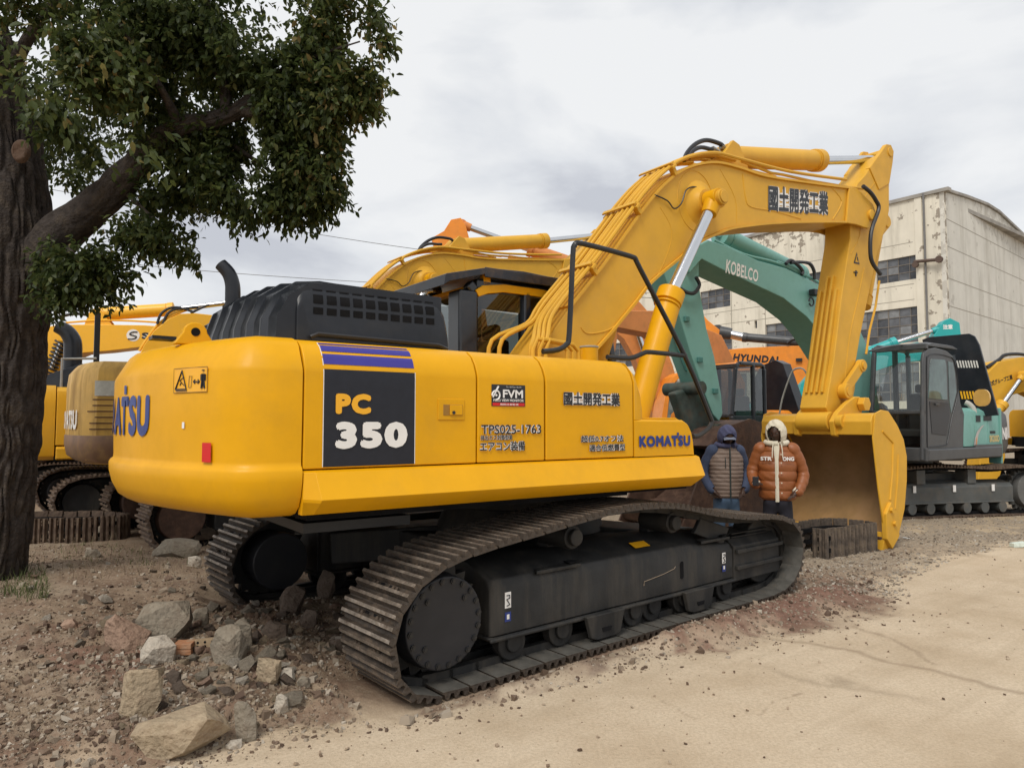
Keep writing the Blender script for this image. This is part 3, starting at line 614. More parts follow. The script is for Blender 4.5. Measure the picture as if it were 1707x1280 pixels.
# the raised stroke above the T, as on the machine
cw_patch(s_u+.405, s_u+.355, 1.76, 1.815, bluep, 'lettering', .006, 1)
sa, za = cw_at(291, 655); sb, zb = cw_at(348, 611)
cw_patch(sb, sa, za, zb, orp, 'warning_decal')
ww, hh = sa-sb, zb-za
def cw_line(pts, r=.003, nm='decal_line'):
    b = MB(); b.tube([cw_pt(sa-u*ww, za+v*hh, .007) for u, v in pts], r, n=4); b.build(nm, blackp, cwo)
cw_line([(.0, .0), (1, 0), (1, 1), (0, 1), (0, 0)], .0012)
cw_line([(.06, .14), (.40, .14), (.26, .9), (.06, .14)], .005); cw_line([(.08, .08), (.42, .08)], .003)
cw_line([(.2, .5), (.3, .62), (.33, .62)], .002); cw_line([(.2, .3), (.24, .42), (.2, .5)], .003); cw_line([(.24, .42), (.34, .28)], .002)
cw_line([(.47, .2), (.55, .2), (.57, .66), (.49, .66), (.47, .2)], .0015); cw_line([(.62, .42), (.78, .42)], .004); cw_line([(.66, .5), (.61, .42), (.66, .34)], .003); cw_line([(.74, .5), (.79, .42), (.74, .34)], .003)
cw_line([(.87, .72), (.87, .42), (.85, .14)], .008); cw_line([(.91, .72), (.91, .42), (.93, .14)], .006); cw_line([(.83, .7), (.83, .45)], .004); cw_line([(.95, .7), (.95, .45)], .004); cw_line([(.89, .84), (.89, .88)], .010)
sa, za = cw_at(338, 770); sb, zb = cw_at(354, 738); cw_patch(sb, sa, za, zb, redp, 'reflector', .007)
sa, za = cw_at(306, 714); cw_patch(sa-.012, sa+.012, za, za+.035, whitep, 'sticker')
for y in (-.74,):
    le = MB(); le.prism([(-2.98+.062*math.cos(a)*1.1, 2.125+.062*math.sin(a)) for a in [k*PI/8 for k in range(0, 9)]]+[(-3.10, 2.05), (-2.86, 2.05)], y-.03, y+.03)
    le.build('lifting_eye', yel, ex, bevel=.008)
MB().cyl((-2.98, -.773, 2.128), (-2.98, -.768, 2.128), .026, n=16).build('lifting_eye_hole', drk, ex)
# ---- right-hand body panels: one outline, cut into doors
SIDE = [(-1.5, 1.325), (-1.5, 1.86), (-1.497, 1.89), (-1.47, 1.955), (-1.43, 2.01), (-1.37, 2.048), (-1.28, 2.062), (-.9, 2.066), (-.9, 1.325)]
def side_panel(nm, x0, x1, m=yel, prof=SIDE, bev=.008, par=ex): return MB().loft([[(x, y, z) for y, z in prof] for x in (x0, x1)]).build(nm, m, par, bevel=bev, smooth=25)
side_panel('body_core', -2.56, -.03, drk, [(y+.03 if y < -1.2 else y, z-.02) for y, z in SIDE], 0)
pd = side_panel('engine_door', -2.562, -1.437); pb = side_panel('pump_door', -1.427, -.882); pc = side_panel('front_door', -.868, -.03)
fe = MB(); fe.loft([[(x, y, z) for y, z in ((-1.5+d, 1.60), (-1.5+d, h-.17), (-1.47+d, h-.09), (-1.40+d, h-.02), (-1.3+d, h), (-.75, h), (-.75, 1.60))] for x, h, d in ((-.018, 2.062, 0), (.02, 2.03, .004), (.06, 1.95, .01), (.085, 1.86, .02), (.098, 1.80, .03))])
fe.build('front_fairing', yel, ex, bevel=.006, smooth=50)
tb = MB(); tb.loft([[(x, y, z) for y, z in ((-1.5, 1.325), (-1.5, h-.015), (-1.485, h), (-.8, h), (-.8, 1.325))] for x, h in ((-.018, 1.608), (.53, 1.604), (.59, 1.575), (.625, 1.52), (.645, 1.44), (.655, 1.33))])
tbo = tb.build('toolbox', yel, ex, bevel=.006, smooth=40)
MB().box(-.01, .50, -1.46, -.85, 1.607, 1.622).build('toolbox_lid', yel, ex, bevel=.004)
sk = MB(); secs = [(-1.495, 1.318), (-1.525, 1.308), (-1.63, 1.165), (-1.615, 1.148), (-1.50, 1.075), (-1.44, 1.075), (-1.44, 1.318)]
sk.loft([[(x, max(y, -1.515) if e_ else y, z) for y, z in secs] for x, e_ in ((-2.566, 1), (-2.50, 0), (.62, 0))]+[[(.69 if z > 1.2 else .66-(1.15-z)*.6, y+(.0 if z > 1.2 else .03), z) for y, z in secs]])
sk.build('side_skirt', yel, ex, bevel=.006, smooth=25)
MB().box(-2.56, .64, -1.43, -1.38, 1.05, 1.3).build('skirt_backing', drk, ex, smooth=0)
# surface map of the side profile: distance v up from z=1.325
SP = [Vector((y, z)) for y, z in SIDE[:8]]
def side_pt(x, v, l):
    d = v; j = 0
    while j < len(SP)-2 and d > (SP[j+1]-SP[j]).length: d -= (SP[j+1]-SP[j]).length; j += 1
    t = (SP[j+1]-SP[j]).normalized(); p = SP[j]+t*d; n = Vector((-t.y, t.x)); p = p+n*l; return Vector((x, p.x, p.y))
def side_patch(x0, x1, v0, v1, m, nm, par, l=.003, sh=0):
    n = 14; b = MB(); b.loft([[tuple(side_pt(x, v0+(v1-v0)*i/n, l)) for i in range(n+1)] for x in (x0, x1)], cap=False, closed=False); return b.build(nm, m, par, recalc=False)
dec = side_patch(-2.45, -1.882, .01, .558, greyp, 'number_panel', pd)
side_patch(-2.45, -1.882, .588, .655, bluestr, 'stripe', pd); side_patch(-2.45, -1.882, .675, .727, bluestr, 'stripe', pd); side_patch(-2.45, -1.882, .742, .757, bluestr, 'stripe', pd)
side_patch(-2.455, -2.4502, .01, .76, whitep, 'stripe', pd, .002); side_patch(-1.8818, -1.877, .01, .56, whitep, 'stripe', pd, .002)
def sfn(x0, v0, tilt=0): return lambda u, v, l: side_pt(x0+u, v0+v, l+.003)
text('lettering', 'PC', orp, pd, sfn(-2.383, .305), .215, .118, bold=.085, spacing=1.18)
text('lettering', '350', whitep, pd, sfn(-2.383, .108), .452, .155, bold=.085, spacing=1.16)
text('lettering', '國土開発工業', blackp, pc, sfn(-.719, .378), .545, .098, bold=.03, under=whitep, ub=.13)
text('lettering', 'TPS025-1763', blackp, pb, sfn(-1.405, .182), .487, .062, bold=.016, under=whitep, ub=.075)
text('lettering', '排出ガス対策型車', blackp, pb, sfn(-1.41, .142), .252, .036, bold=.01, under=whitep, ub=.06)
text('lettering', 'エアコン装備', blackp, pb, sfn(-1.415, .07), .36, .066, bold=.016, under=whitep, ub=.075)
text('lettering', '超低0.7オフ法', blackp, pc, sfn(-.56, .115), .42, .052, bold=.016, under=whitep, ub=.075)
text('lettering', '適合低燃費型', blackp, pc, sfn(-.48, .048), .355, .054, bold=.016, under=whitep, ub=.075)
text('lettering', 'KOMATSU', bluep, tbo, sfn(.025, .07), .58, .088, bold=.085, spacing=1.14)
side_patch(.452, .474, .155, .180, bluep, 'lettering', tbo, .005)
f0 = side_patch(-1.322, -1.049, .365, .508, blackp, 'monitor_decal', pb, .003)
side_patch(-1.315, -1.056, .368, .388, redp, 'decal_band', pb, .005)
text('lettering', 'FVM', whitep, pb, sfn(-1.235, .42), .165, .055, bold=.04); text('lettering', 'FIELD VIEW MONITOR', whitep, pb, sfn(-1.31, .396), .245, .017, bold=.03)
text('lettering', 'フィールドビューモニター', whitep, pb, sfn(-1.21, .488), .13, .011, bold=.01)
text('lettering', '周囲注意監視', whitep, pb, lambda u, v, l: side_pt(-1.26+u, .371+v, l+.005), .15, .013, bold=.01)
b = MB(); b.tube([side_pt(-1.29+.03*math.cos(a), .437+.03*math.sin(a), .008) for a in [k*PI/6 for k in range(-3, 8)]]+[side_pt(-1.27, .495, .008)], .006, n=5); b.cyl(side_pt(-1.288, .437, .004), side_pt(-1.288, .437, .010), .008, n=10); b.build('emblem', whitep, pb)
# door handle in its recess
MB().box(-1.72, -1.53, -1.506, -1.498, 1.60, 1.73).build('handle_plate', yel, pd, bevel=.003)
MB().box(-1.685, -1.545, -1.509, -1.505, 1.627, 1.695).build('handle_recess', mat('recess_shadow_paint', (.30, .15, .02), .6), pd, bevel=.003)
MB().box(-1.64, -1.55, -1.516, -1.508, 1.63, 1.692).build('handle', yel, pd, bevel=.003)
b = MB(); b.cyl((-1.615, -1.52, 1.645), (-1.615, -1.514, 1.645), .011, n=12); b.build('lock', blackp, pd)
# ---- rest of the upper body
MB().prismz([(-2.56, -.88), (-.1, -.88), (-.1, -.5), (.3, -.45), (.3, .3), (-.5, .35), (-.5, 1.5), (-2.56, 1.5)], 1.31, 2.05).build('machine_house', yel, ex, bevel=.02)
MB().box(.2, 1.35, -.75, .32, 1.3, 1.62).build('front_deck', yel, ex, bevel=.02)
tk = MB(); q = U.p(969, 590, -.95); tk.cyl((.02, -.95, 2.05), (.02, -.95, 2.20), .075, n=24); tk.build('filler_neck', yel, ex, bevel=.006)
MB().cyl((.02, -.95, 2.20), (.02, -.95, 2.215), .079, n=24).build('filler_cap', mat('grey_filler_cap', (.35, .33, .28), .4), ex, bevel=.003)
# ---- engine hood: slotted block at the right, ribbed rear part running across
hd = MB(); x0, x1 = -2.50, -1.46; y0, y1 = -1.17, -.15
def rr(x, za): return [(x, -1.17, 2.07), (x, -1.168, za-.13), (x, -1.146, za-.055), (x, -1.11, za-.018), (x, -1.04, za), (x, y1, za+.02), (x, y1, 2.07)]
hd.loft([rr(-2.52+.02, 2.38), rr(-2.47, 2.44), rr(-2.40, 2.46), rr(-1.60, 2.45), rr(-1.53, 2.43), rr(-1.48, 2.37), rr(-1.45, 2.25)])
ho = hd.build('engine_hood', hoodm, ex, bevel=.012, smooth=50)
HP = [Vector(q) for q in ((-1.17, 2.07), (-1.168, 2.325), (-1.146, 2.40), (-1.11, 2.437), (-1.04, 2.455))]
def hood_pt(x, v, l):
    d = v; j = 0
    while j < len(HP)-2 and d > (HP[j+1]-HP[j]).length: d -= (HP[j+1]-HP[j]).length; j += 1
    t = (HP[j+1]-HP[j]).normalized(); p = HP[j]+t*d+Vector((-t.y, t.x))*l; return (x, p.x, p.y)
for i in range(10):
    for j, (va, vb) in enumerate(((.170, .212), (.235, .292), (.318, .368))):
        if j == 0 and i == 0: va, vb = va, vb
        xa = -2.40+i*.086; s_ = MB(); k_ = 5
        s_.loft([[hood_pt(x, va+(vb-va)*q/k_, .003-ins) for q in range(k_+1)] for x, ins in ((xa, .0), (xa+.062, .0))], cap=False, closed=False)
        s_.build('vent_slot', drk, ho, recalc=False)
b = MB(); b.tube([(-2.42, -1.19, 2.095), (-2.38, -1.2, 2.115), (-1.55, -1.2, 2.10), (-1.47, -1.18, 2.08)], .014, n=6); b.build('hood_seal', rub, ho)
rh = MB(); rings = []
yy = [-1.15+i*(2.15/60) for i in range(61)]
for y in yy:
    t = (y+1.15)/2.15; top = 2.435+.10*math.sin(min(t*1.7, 1)*PI/2)-.42*max(0, t-.72)**1.25*1.6
    r = .022 if (int(t*60+2) % 8) < 2 and t > .03 else 0
    xb = -2.52-.05*t
    rings.append([(xb-.10-r, y, 2.06), (xb-.09-r, y, 2.22), (xb-.02-r, y, top-.09), (xb+.10, y, top-.01+r), (xb+.25, y, top+.01+r), (-1.5, y, top), (-1.5, y, 2.06)])
rh.loft(rings); rho = rh.build('rear_hood', hoodm, ex, smooth=50)
exh = MB(); ep = U.p(388, 497, .45); bx = ep[0]+.0
exh.tube([(bx, .45, 2.45), (bx, .45, 2.60), (bx-.005, .455, 2.68), (bx-.03, .47, 2.76), (bx-.085, .50, 2.83)], [.058, .058, .056, .054, .05], n=24, smooth=4, cap=False)
exh.build('exhaust_pipe', hoodm, ex, smooth=60)
MB().cyl((bx, .45, 2.44), (bx, .45, 2.50), .075, n=24).build('exhaust_collar', blk, ex, bevel=.004)
# ---- cab (far side) with its guard
def cab(par, x0, x1, y0, y1, z0, z1, pm, lower, rail=.07, rake=.12, door=1, glass_m=None, roofm=None, seat=True, skip=0):
    """box cab with a raked windscreen; corner posts, roof, glass and lower panels are parts"""
    gm = glass_m or glass; zm = z0+(z1-z0)*lower
    prof = [(x0, z0), (x1, z0), (x1+.02, zm), (x1-rake, z1-.10), (x1-rake-.10, z1), (x0+.08, z1), (x0, z1-.08)]
    for sgn, y in ((1, y1), (-1, y0)):
        if sgn == skip: continue
        m = MB(); n = len(prof)
        for i in range(n): a, b = prof[i], prof[(i+1) % n]; m.obox((a[0], y-sgn*rail/2, a[1]), (b[0], y-sgn*rail/2, b[1]), rail, rail*1.15)
        xm = x0+(x1-x0)*.36; m.obox((xm, y-sgn*rail/2, z0), (xm, y-sgn*rail/2, z1), rail*.95, rail*1.3)
        m.build('cab_frame', pm, par, bevel=.03)
        MB().prism([(x0+.04, z0+.04), (x1-.04, z0+.04), (x1-.02, zm), (x0+.04, zm)], y-sgn*.045, y-sgn*.02).build('door_panel' if sgn > 0 else 'lower_panel', pm, par, bevel=.006)
        MB().add([(a_, y-sgn*.035, b_) for a_, b_ in [(xm+.02, zm), (x1-.02, zm), (x1-rake-.05, z1-.09), (xm+.02, z1-.06)]], [(0, 1, 2, 3)]).build('side_window', gm, par, smooth=0)
        MB().add([(a_, y-sgn*.035, b_) for a_, b_ in [(x0+.04, zm), (xm-.02, zm), (xm-.02, z1-.06), (x0+.04, z1-.08)]], [(0, 1, 2, 3)]).build('rear_side_window', gm, par, smooth=0)
    for xx, zz, ww in ((x1, zm, .06), (x1-rake-.02, z1-.06, .09), (x0+.03, zm, .06), (x1-.01, z0+.03, .07)): m = MB(); m.obox((xx, y0, zz), (xx, y1, zz), ww, ww); m.build('cross_rail', pm, par, bevel=.012)
    MB().add([(x1+.012, y0+.05, zm+.02), (x1+.012, y1-.05, zm+.02), (x1-rake, y1-.05, z1-.10), (x1-rake, y0+.05, z1-.10)], [(0, 1, 2, 3)]).build('windscreen', gm, par, smooth=0, recalc=False)
    MB().add([(x1, y0+.05, z0+.06), (x1, y1-.05, z0+.06), (x1+.012, y1-.05, zm-.02), (x1+.012, y0+.05, zm-.02)], [(0, 1, 2, 3)]).build('lower_windscreen', gm, par, smooth=0, recalc=False)
    MB().add([(x0+.02, y0+.05, zm+.03), (x0+.02, y1-.05, zm+.03), (x0+.05, y1-.05, z1-.08), (x0+.05, y0+.05, z1-.08)], [(0, 1, 2, 3)]).build('rear_window', gm, par, smooth=0, recalc=False)
    r = MB(); yc = (y0+y1)/2
    r.loft([[(x, y0+.02, z1-.05), (x, y0+.02, h-.03), (x, y0+.12, h), (x, y1-.12, h), (x, y1-.02, h-.03), (x, y1-.02, z1-.05)] for x, h in ((x0+.03, z1-.01), (x0+.2, z1+.03), (x1-rake-.25, z1+.035), (x1-rake-.08, z1-.0))])
    r.build('roof', roofm or pm, par, bevel=.015, smooth=50)
    MB().box(x0+.1, x1-.1, y0+.1, y1-.1, z0, z0+.08).build('cab_floor', seat_m, par, smooth=0)
    if seat:
        s_ = MB(); xs = x0+(x1-x0)*.35; s_.box(xs-.02, xs+.46, yc-.24, yc+.24, z0+.35, z0+.50); s_.box(xs-.16, xs, yc-.24, yc+.24, z0+.42, z0+1.15); s_.box(xs-.13, xs-.03, yc-.13, yc+.13, z0+1.16, z0+1.32)
        s_.build('operator_seat', seat_m, par, bevel=.04)
        s_ = MB(); s_.tube([(x1-.42, yc+.22, z0), (x1-.40, yc+.2, z0+.7), (x1-.42, yc+.2, z0+.85)], .018); s_.tube([(x1-.42, yc-.22, z0), (x1-.40, yc-.2, z0+.7), (x1-.42, yc-.2, z0+.85)], .018); s_.box(x1-.25, x1-.20, y0+.1, y0+.3, z0+.6, z0+.85); s_.build('control_lever', seat_m, par)
cabm = mat('black_blue_cab_paint', (.012, .015, .021), .3, var=.2, dirt=(.1, .1, .1), dirt_amt=.25, coat=.3)
glassd = glass_mat('dark_cab_glass', (.30, .33, .32))
cab(ex, -.30, 1.62, .40, 1.42, 1.30, 2.93, cabm, .46, rail=.10, rake=.16, roofm=yel, glass_m=glassd)
MB().box(-.42, -.20, .39, .62, 2.05, 2.86).build('cab_rear_pillar', cabm, ex, bevel=.03)
r = MB(); r.prism([(-.24, 2.86), (-.16, 2.915), (.1, 2.955), (.55, 2.955), (1.0, 2.93), (1.5, 2.86), (1.5, 2.80), (.9, 2.86), (.5, 2.875), (.1, 2.875), (-.1, 2.84), (-.2, 2.80)], .385, .42)
r.build('roof_arch', yel, ex, bevel=.006)
g = MB(); gl_ = U.pl([(680, 457), (700, 487), (762, 437), (940, 470), (780, 470), (930, 487)], .36)
g.loft([[(-.62, y, 2.86), (-.60, y, 2.97), (-.16, y, 3.08), (.3, y, 3.10), (1.66, y, 3.04), (1.66, y, 2.98), (.3, y, 3.035), (-.14, y, 3.02), (-.56, y, 2.90)] for y in (.33, 1.46)])
g.box(-.17, 1.6, .325, .345, 2.985, 3.085); g.build('cab_guard', mat('navy_black_guard', (.012, .014, .022), .32, var=.2, dirt=(.2, .12, .05), dirt_amt=.3, dscale=6), ex, bevel=.008)
for x, y in ((-.1, .43), (1.3, .43), (-.1, 1.38), (1.3, 1.38)): MB().box(x-.04, x+.04, y-.03, y+.03, 2.93, 3.04).build('guard_mount', yel, ex)
# ---- boom
def extrude_beam(nm, pts, hw, m, par, flange=.03, top=None, bot=None):
    o = MB().prism(pts, -hw, hw).build(nm, m, par, bevel=.012)
    for seg, sg in ((top, 1), (bot, -1)):
        if seg:
            f = MB(); P = [Vector((a, b)) for a, b in catmull2(seg)]
            rings = []
            for i, p in enumerate(P):
                t = (P[min(i+1, len(P)-1)]-P[max(i-1, 0)]).normalized(); n = Vector((-t.y, t.x))*sg
                a, b = p-n*.004, p+n*.022; w_ = hw+flange; rings.append([(a.x, -w_, a.y), (b.x, -w_, b.y), (b.x, w_, b.y), (a.x, w_, a.y)])
            f.loft(rings); f.build('flange_plate', m, o, smooth=30)
    return o
def catmull2(P, n=5):
    P = [Vector((a, b, 0)) for a, b in P]; return [(q.x, q.y) for q in catmull(P, n, False)]+[(P[-1].x, P[-1].y)]
BT = [(.02, 2.20), (.405, 2.668), (.829, 3.12), (1.45, 3.838), (1.81, 4.176), (2.13, 4.375), (2.56, 4.514), (3.0, 4.545), (3.513, 4.55), (4.5, 4.66), (5.416, 4.775)]
BB = [(.42, 1.98), (.619, 2.215), (.878, 2.441), (1.262, 2.811), (1.491, 3.04), (1.917, 3.342), (2.232, 3.558), (2.6, 3.73), (2.907, 3.841), (3.727, 4.03), (4.874, 4.235), (5.30, 4.30)]
bt, bb = catmull2(BT), catmull2(BB)
boom = extrude_beam('boom', [(-.05, 1.95)]+bt+[(5.50, 4.76), (5.80, 4.70), (5.97, 4.60), (6.0, 4.5), (5.92, 4.40), (5.75, 4.36), (5.45, 4.33)]+list(reversed(bb))+[(.25, 1.82), (.05, 1.82)], .25, yelb, ex, .03, BT[1:], BB[1:])
fork = MB()
for sg in (-1, 1): fork.prism([(5.35, 4.79), (5.55, 4.80), (5.95, 4.66), (6.06, 4.52), (6.0, 4.36), (5.8, 4.28), (5.5, 4.29), (5.25, 4.27)], sg*.25, sg*.285)
fork.cyl((5.87, -.32, 4.48), (5.87, .32, 4.48), .075, n=20); fork.build('boom_end_fork', yelb, ex, bevel=.01)
# weld seams and stiffener outlines on the visible side
def side_line(pts, y, nm, m, par, r=.008, sm=4): b = MB(); b.tube([(a, y, b_) for a, b_ in pts], r, n=6, smooth=sm); return b.build(nm, m, par)
side_line(U.pl([(1238, 290), (1243, 330), (1252, 345), (1290, 352), (1335, 365)], -.25), -.25, 'weld_seam', yelb, boom)
side_line(U.pl([(1385, 312), (1403, 336), (1388, 366)], -.25), -.25, 'weld_seam', yelb, boom)
side_line(U.pl([(968, 545), (980, 556), (1014, 550), (1040, 530)], -.25), -.25, 'weld_seam', yelb, boom)
side_line(U.pl([(1100, 345), (1120, 385), (1110, 430), (1090, 470)], -.25), -.25, 'weld_seam', yelb, boom, .004)
side_line(U.pl([(1200, 282), (1225, 330), (1228, 372)], -.25), -.25, 'weld_seam', yelb, boom, .004)
bc = U.p(1160, 318, -.25)
side_line([(bc[0]+.30*math.cos(a), bc[1]-.12+.34*math.sin(a)) for a in [k*PI/10 for k in range(1, 18)]], -.25, 'weld_seam', yelb, boom, .006, 2)
tx = U.pl([(1280, 308), (1280, 353), (1380, 320), (1380, 360)], -.25)
(ax, az), (bx_, bz), (cx_, cz), (dx_, dz) = tx
def bfn(u, v, l):
    p = Vector((bx_, bz))*(1-u)*(1-v)+Vector((ax, az))*(1-u)*v+Vector((dx_, dz))*u*(1-v)+Vector((cx_, cz))*u*v; return Vector((p.x, -.25-l, p.y))
text('lettering', '國土開発工業', blackp, boom, bfn, 1, 1, bold=.035, under=whitep, ub=.13)
# ---- hydraulic cylinders
def ram(nm, par, a, mid_, b, r, rr_, m, y, w=.08, caps=True):
    a, mid_, b = [Vector((q[0], y, q[1])) for q in (a, mid_, b)]; d = (b-a).normalized()
    o = MB(); o.cyl(a+d*.06, mid_, r, n=28); o.cyl(mid_-d*.14, mid_-d*.0, r*1.13, n=28); o.cyl(mid_-d*.18, mid_-d*.165, r*1.10, n=28); o.cyl(a+d*.04, a+d*.12, r*1.08, n=28)
    o.cyl(a-Vector((0, w, 0)), a+Vector((0, w, 0)), r*.95, n=24); bo = o.build(nm, m, par, bevel=.006)
    MB().cyl(mid_-d*.01, b-d*rr_*1.2, rr_, n=24).build('piston_rod', chrome, bo)
    e_ = MB(); e_.cyl(b-Vector((0, w, 0)), b+Vector((0, w, 0)), rr_*1.75, n=24); e_.cyl(b-d*rr_*3.2, b-d*rr_*.6, rr_*1.35, rr_*1.6, n=20); e_.build('rod_eye', m, bo, bevel=.006)
    return bo
cyy = -.43
ram('boom_cylinder', ex, (1.02, 1.50), U.p(1120, 486, cyy), U.p(1190, 333, cyy), .125, .062, yel, cyy)
ram('boom_cylinder', ex, (1.02, 1.50), U.p(1120, 486, cyy), U.p(1190, 333, cyy), .125, .062, yel, .43)
pn = U.p(1190, 333, cyy); b = MB(); b.cyl((pn[0], -.56, pn[1]), (pn[0], .56, pn[1]), .085, n=24); b.build('boom_pin', yelb, ex, bevel=.01)
b = MB(); b.loft([[(pn[0]+r_*math.cos(a), y, pn[1]+r_*math.sin(a)) for a in [k*PI/10 for k in range(20)]] for y, r_ in ((-.25, .26), (-.27, .21), (-.30, .16), (-.345, .14))]); b.build('pin_boss', yelb, boom, smooth=60)
MB().cyl((pn[0], -.562, pn[1]), (pn[0], -.575, pn[1]), .065, n=20).build('pin_cap', yelb, ex, bevel=.004)
b = MB(); w_ = U.pl([(1090, 325), (1112, 335), (1123, 348), (1135, 340), (1143, 318), (1155, 312), (1165, 316), (1172, 330)], -.27)
b.tube([(a, -.275, z) for a, z in w_], .008, n=6, smooth=4); b.build('grease_line', blk, boom)
ac = ram('arm_cylinder', ex, U.p(1205, 262, 0), U.p(1366, 268, 0), U.p(1466, 266, 0), .135, .06, yelb, 0, w=.12)
b = MB(); p0 = U.p(1205, 262, 0)
for sg in (-1, 1): b.prism([(p0[0]-.62, 4.50), (p0[0]-.22, 4.70), (p0[0]-.02, p0[1]+.15), (p0[0]+.10, p0[1]+.12), (p0[0]+.30, 4.58), (p0[0]+.30, 4.48)], sg*.12, sg*.17)
b.build('cylinder_bracket', yelb, ex, bevel=.008)
# ---- oil pipes along the boom
def along(pts, off, i0=0):
    P = [Vector((a, b)) for a, b in pts]; out = []
    for i, p in enumerate(P):
        t = (P[min(i+1, len(P)-1)]-P[max(i-1, 0)]).normalized(); out.append((p.x-t.y*off, p.y+t.x*off))
    return out
for k, (y, off, sx, endi) in enumerate(((-.27, .10, .0, 9), (-.20, .10, -.06, 7), (-.13, .10, -.12, 7), (-.06, .09, -.18, 8), (.04, .09, -.2, 6), (.12, .09, -.26, 8))):
    up = along([(.25, 2.47), (.405, 2.668), (.829, 3.12), (1.45, 3.838), (1.81, 4.176), (2.13, 4.375), (2.56, 4.514), (3.0, 4.545), (4.0, 4.60), (5.3, 4.76)][:endi+1], off+.015)
    y0_ = -.33-k*.0; foot = [(sx*.6-.02, -.34-.0, 2.0), (sx*.6-.02, -.34, 2.22), (sx*.6+.06, -.34+.02*k, 2.34)] if k < 4 else [(sx, y, 2.05), (sx+.03, y, 2.35)]
    b = MB(); b.tube(foot+[(a, y, z) for a, z in up], .021, n=8, smooth=4); b.build('oil_pipe', yelb, ex)
b = MB()
for k in range(3):
    x = -.16+k*.07; b.tube([(x, -.42, 2.03), (x, -.42, 2.22), (x+.05, -.41, 2.32), (x+.35, -.38, 2.30), (x+.42, -.38, 2.24), (x+.42, -.38, 2.02)], .02, n=8)
    b.build('oil_pipe', yelb, ex); b = MB()
def clampbar(px, py):
    f, z = U.p(px, py, -.27)
    j = min(range(len(bt)), key=lambda i: (bt[i][0]-f)**2+(bt[i][1]-z)**2); t = (Vector(bt[j+1])-Vector(bt[j-1])).normalized(); c = Vector(bt[j])+Vector((-t.y, t.x))*.10
    b = MB()
    b.obox((c.x, -.32, c.y), (c.x, .18, c.y), .07, .03, up=(-t.y, 0, t.x)); d = c+Vector((-t.y, t.x))*.045; b.obox((d.x, -.31, d.y), (d.x, .17, d.y), .05, .02, up=(-t.y, 0, t.x))
    d = c-Vector((-t.y, t.x))*.05; b.obox((d.x, -.30, d.y), (d.x, -.24, d.y), .05, .09, up=(-t.y, 0, t.x)); b.build('pipe_clamp', yelb, ex, bevel=.006)
clampbar(985, 440+5); clampbar(1068, 345); clampbar(1125, 294)
for q, r_ in ((U.pl([(1140, 268), (1146, 254), (1160, 240), (1178, 234), (1200, 240), (1206, 246)], -.10), .026), (U.pl([(1148, 264), (1155, 252), (1168, 246), (1184, 249), (1192, 250)], -.2), .024)):
    y = -.1 if r_ > .025 else -.2
    b = MB(); b.tube([(a, y, z) for a, z in q], r_, n=8, smooth=4); b.build('hose', rub, ex); b = MB(); b.cyl((q[-1][0]-.05, y, q[-1][1]), (q[-1][0]+.06, y, q[-1][1]-.02), .034, n=6); b.build('hose_fitting', mat('dull_steel_fitting', (.3, .27, .22), .35, metal=.8), ex)
q = U.pl([(1434, 312), (1446, 322), (1455, 335), (1460, 350), (1448, 385), (1446, 420), (1450, 440), (1463, 458)], -.30)
b = MB(); b.tube([(a, -.34, z) for a, z in q], .028, n=8, smooth=4); b.build('hose', rub, ex)
q = U.pl([(1392, 384), (1385, 398), (1383, 412), (1385, 430)], .3); b = MB(); b.tube([(a, .3, z) for a, z in q], .03, n=8, smooth=4); b.build('hose', rub, ex)
q = U.pl([(1230, 270), (1280, 290), (1300, 293), (1345, 303), (1400, 312), (1434, 316)], -.2); b = MB(); b.tube([(a, -.24, z) for a, z in q], .018, n=8); b.build('oil_pipe', yelb, ex)
# ---- arm
AR = [(6.10, 5.30), (6.45, 5.56), (6.66, 5.64), (6.78, 5.56), (6.80, 5.40), (6.66, 5.30)]
arm_pts = [(5.55, 4.70), (5.75, 4.95), (5.95, 5.10), (6.233, 5.40), (6.45, 5.52), (6.64, 5.38), (6.60, 4.70), (6.5, 4.45), (6.24, 4.05), (6.03, 3.57), (5.684, 2.744), (5.46, 2.11), (5.33, 1.80), (5.15, 1.62), (4.95, 1.60), (4.80, 1.78), (5.021, 2.411), (5.235, 3.232), (5.50, 4.10)]
arm = MB().prism(arm_pts, -.19, .19).build('arm', yelb, ex, bevel=.014)
b = MB()
for sg in (-1, 1): b.prism([(6.05, 5.22), (6.36, 5.50), (6.55, 5.68), (6.68, 5.70), (6.76, 5.62), (6.72, 5.45), (6.60, 5.10), (6.3, 4.95)], sg*.14, sg*.19 if sg > 0 else sg*.205)
b.cyl((6.64, -.22, 5.58), (6.64, .22, 5.58), .07, n=20); b.build('arm_top_bracket', yelb, ex, bevel=.008)
# ribs on the inner face of the arm
for y in (-.11, -.035, .04, .115):
    b = MB(); hi = 3.35+.25*(1 if abs(y) < .08 else .2)
    lo_ = 1.98
    def xi(z): return 4.80+(z-1.78)*(5.50-4.80)/(4.10-1.78)
    b.obox((xi(lo_)-.005, y, lo_), (xi(hi)-.03, y, hi), .03, .05); b.build('rub_strip', yelb, arm, bevel=.006)
side_line([(5.25, 2.05), (5.42, 2.75), (5.66, 3.30), (5.85, 3.75)], -.19, 'weld_seam', yelb, arm, .006)
side_line([(6.55, 5.3), (5.9, 4.75), (5.75, 4.2), (5.5, 3.9)], -.19, 'weld_seam', yelb, arm, .006)
p = U.p(1426, 437, -.19)
b = MB(); b.prism([(p[0]-.05, p[1]-.02), (p[0]+.10, p[1]-.02), (p[0]+.035, p[1]+.14)], -.192, -.195); b.build('warning_triangle', blackp, arm, smooth=0)
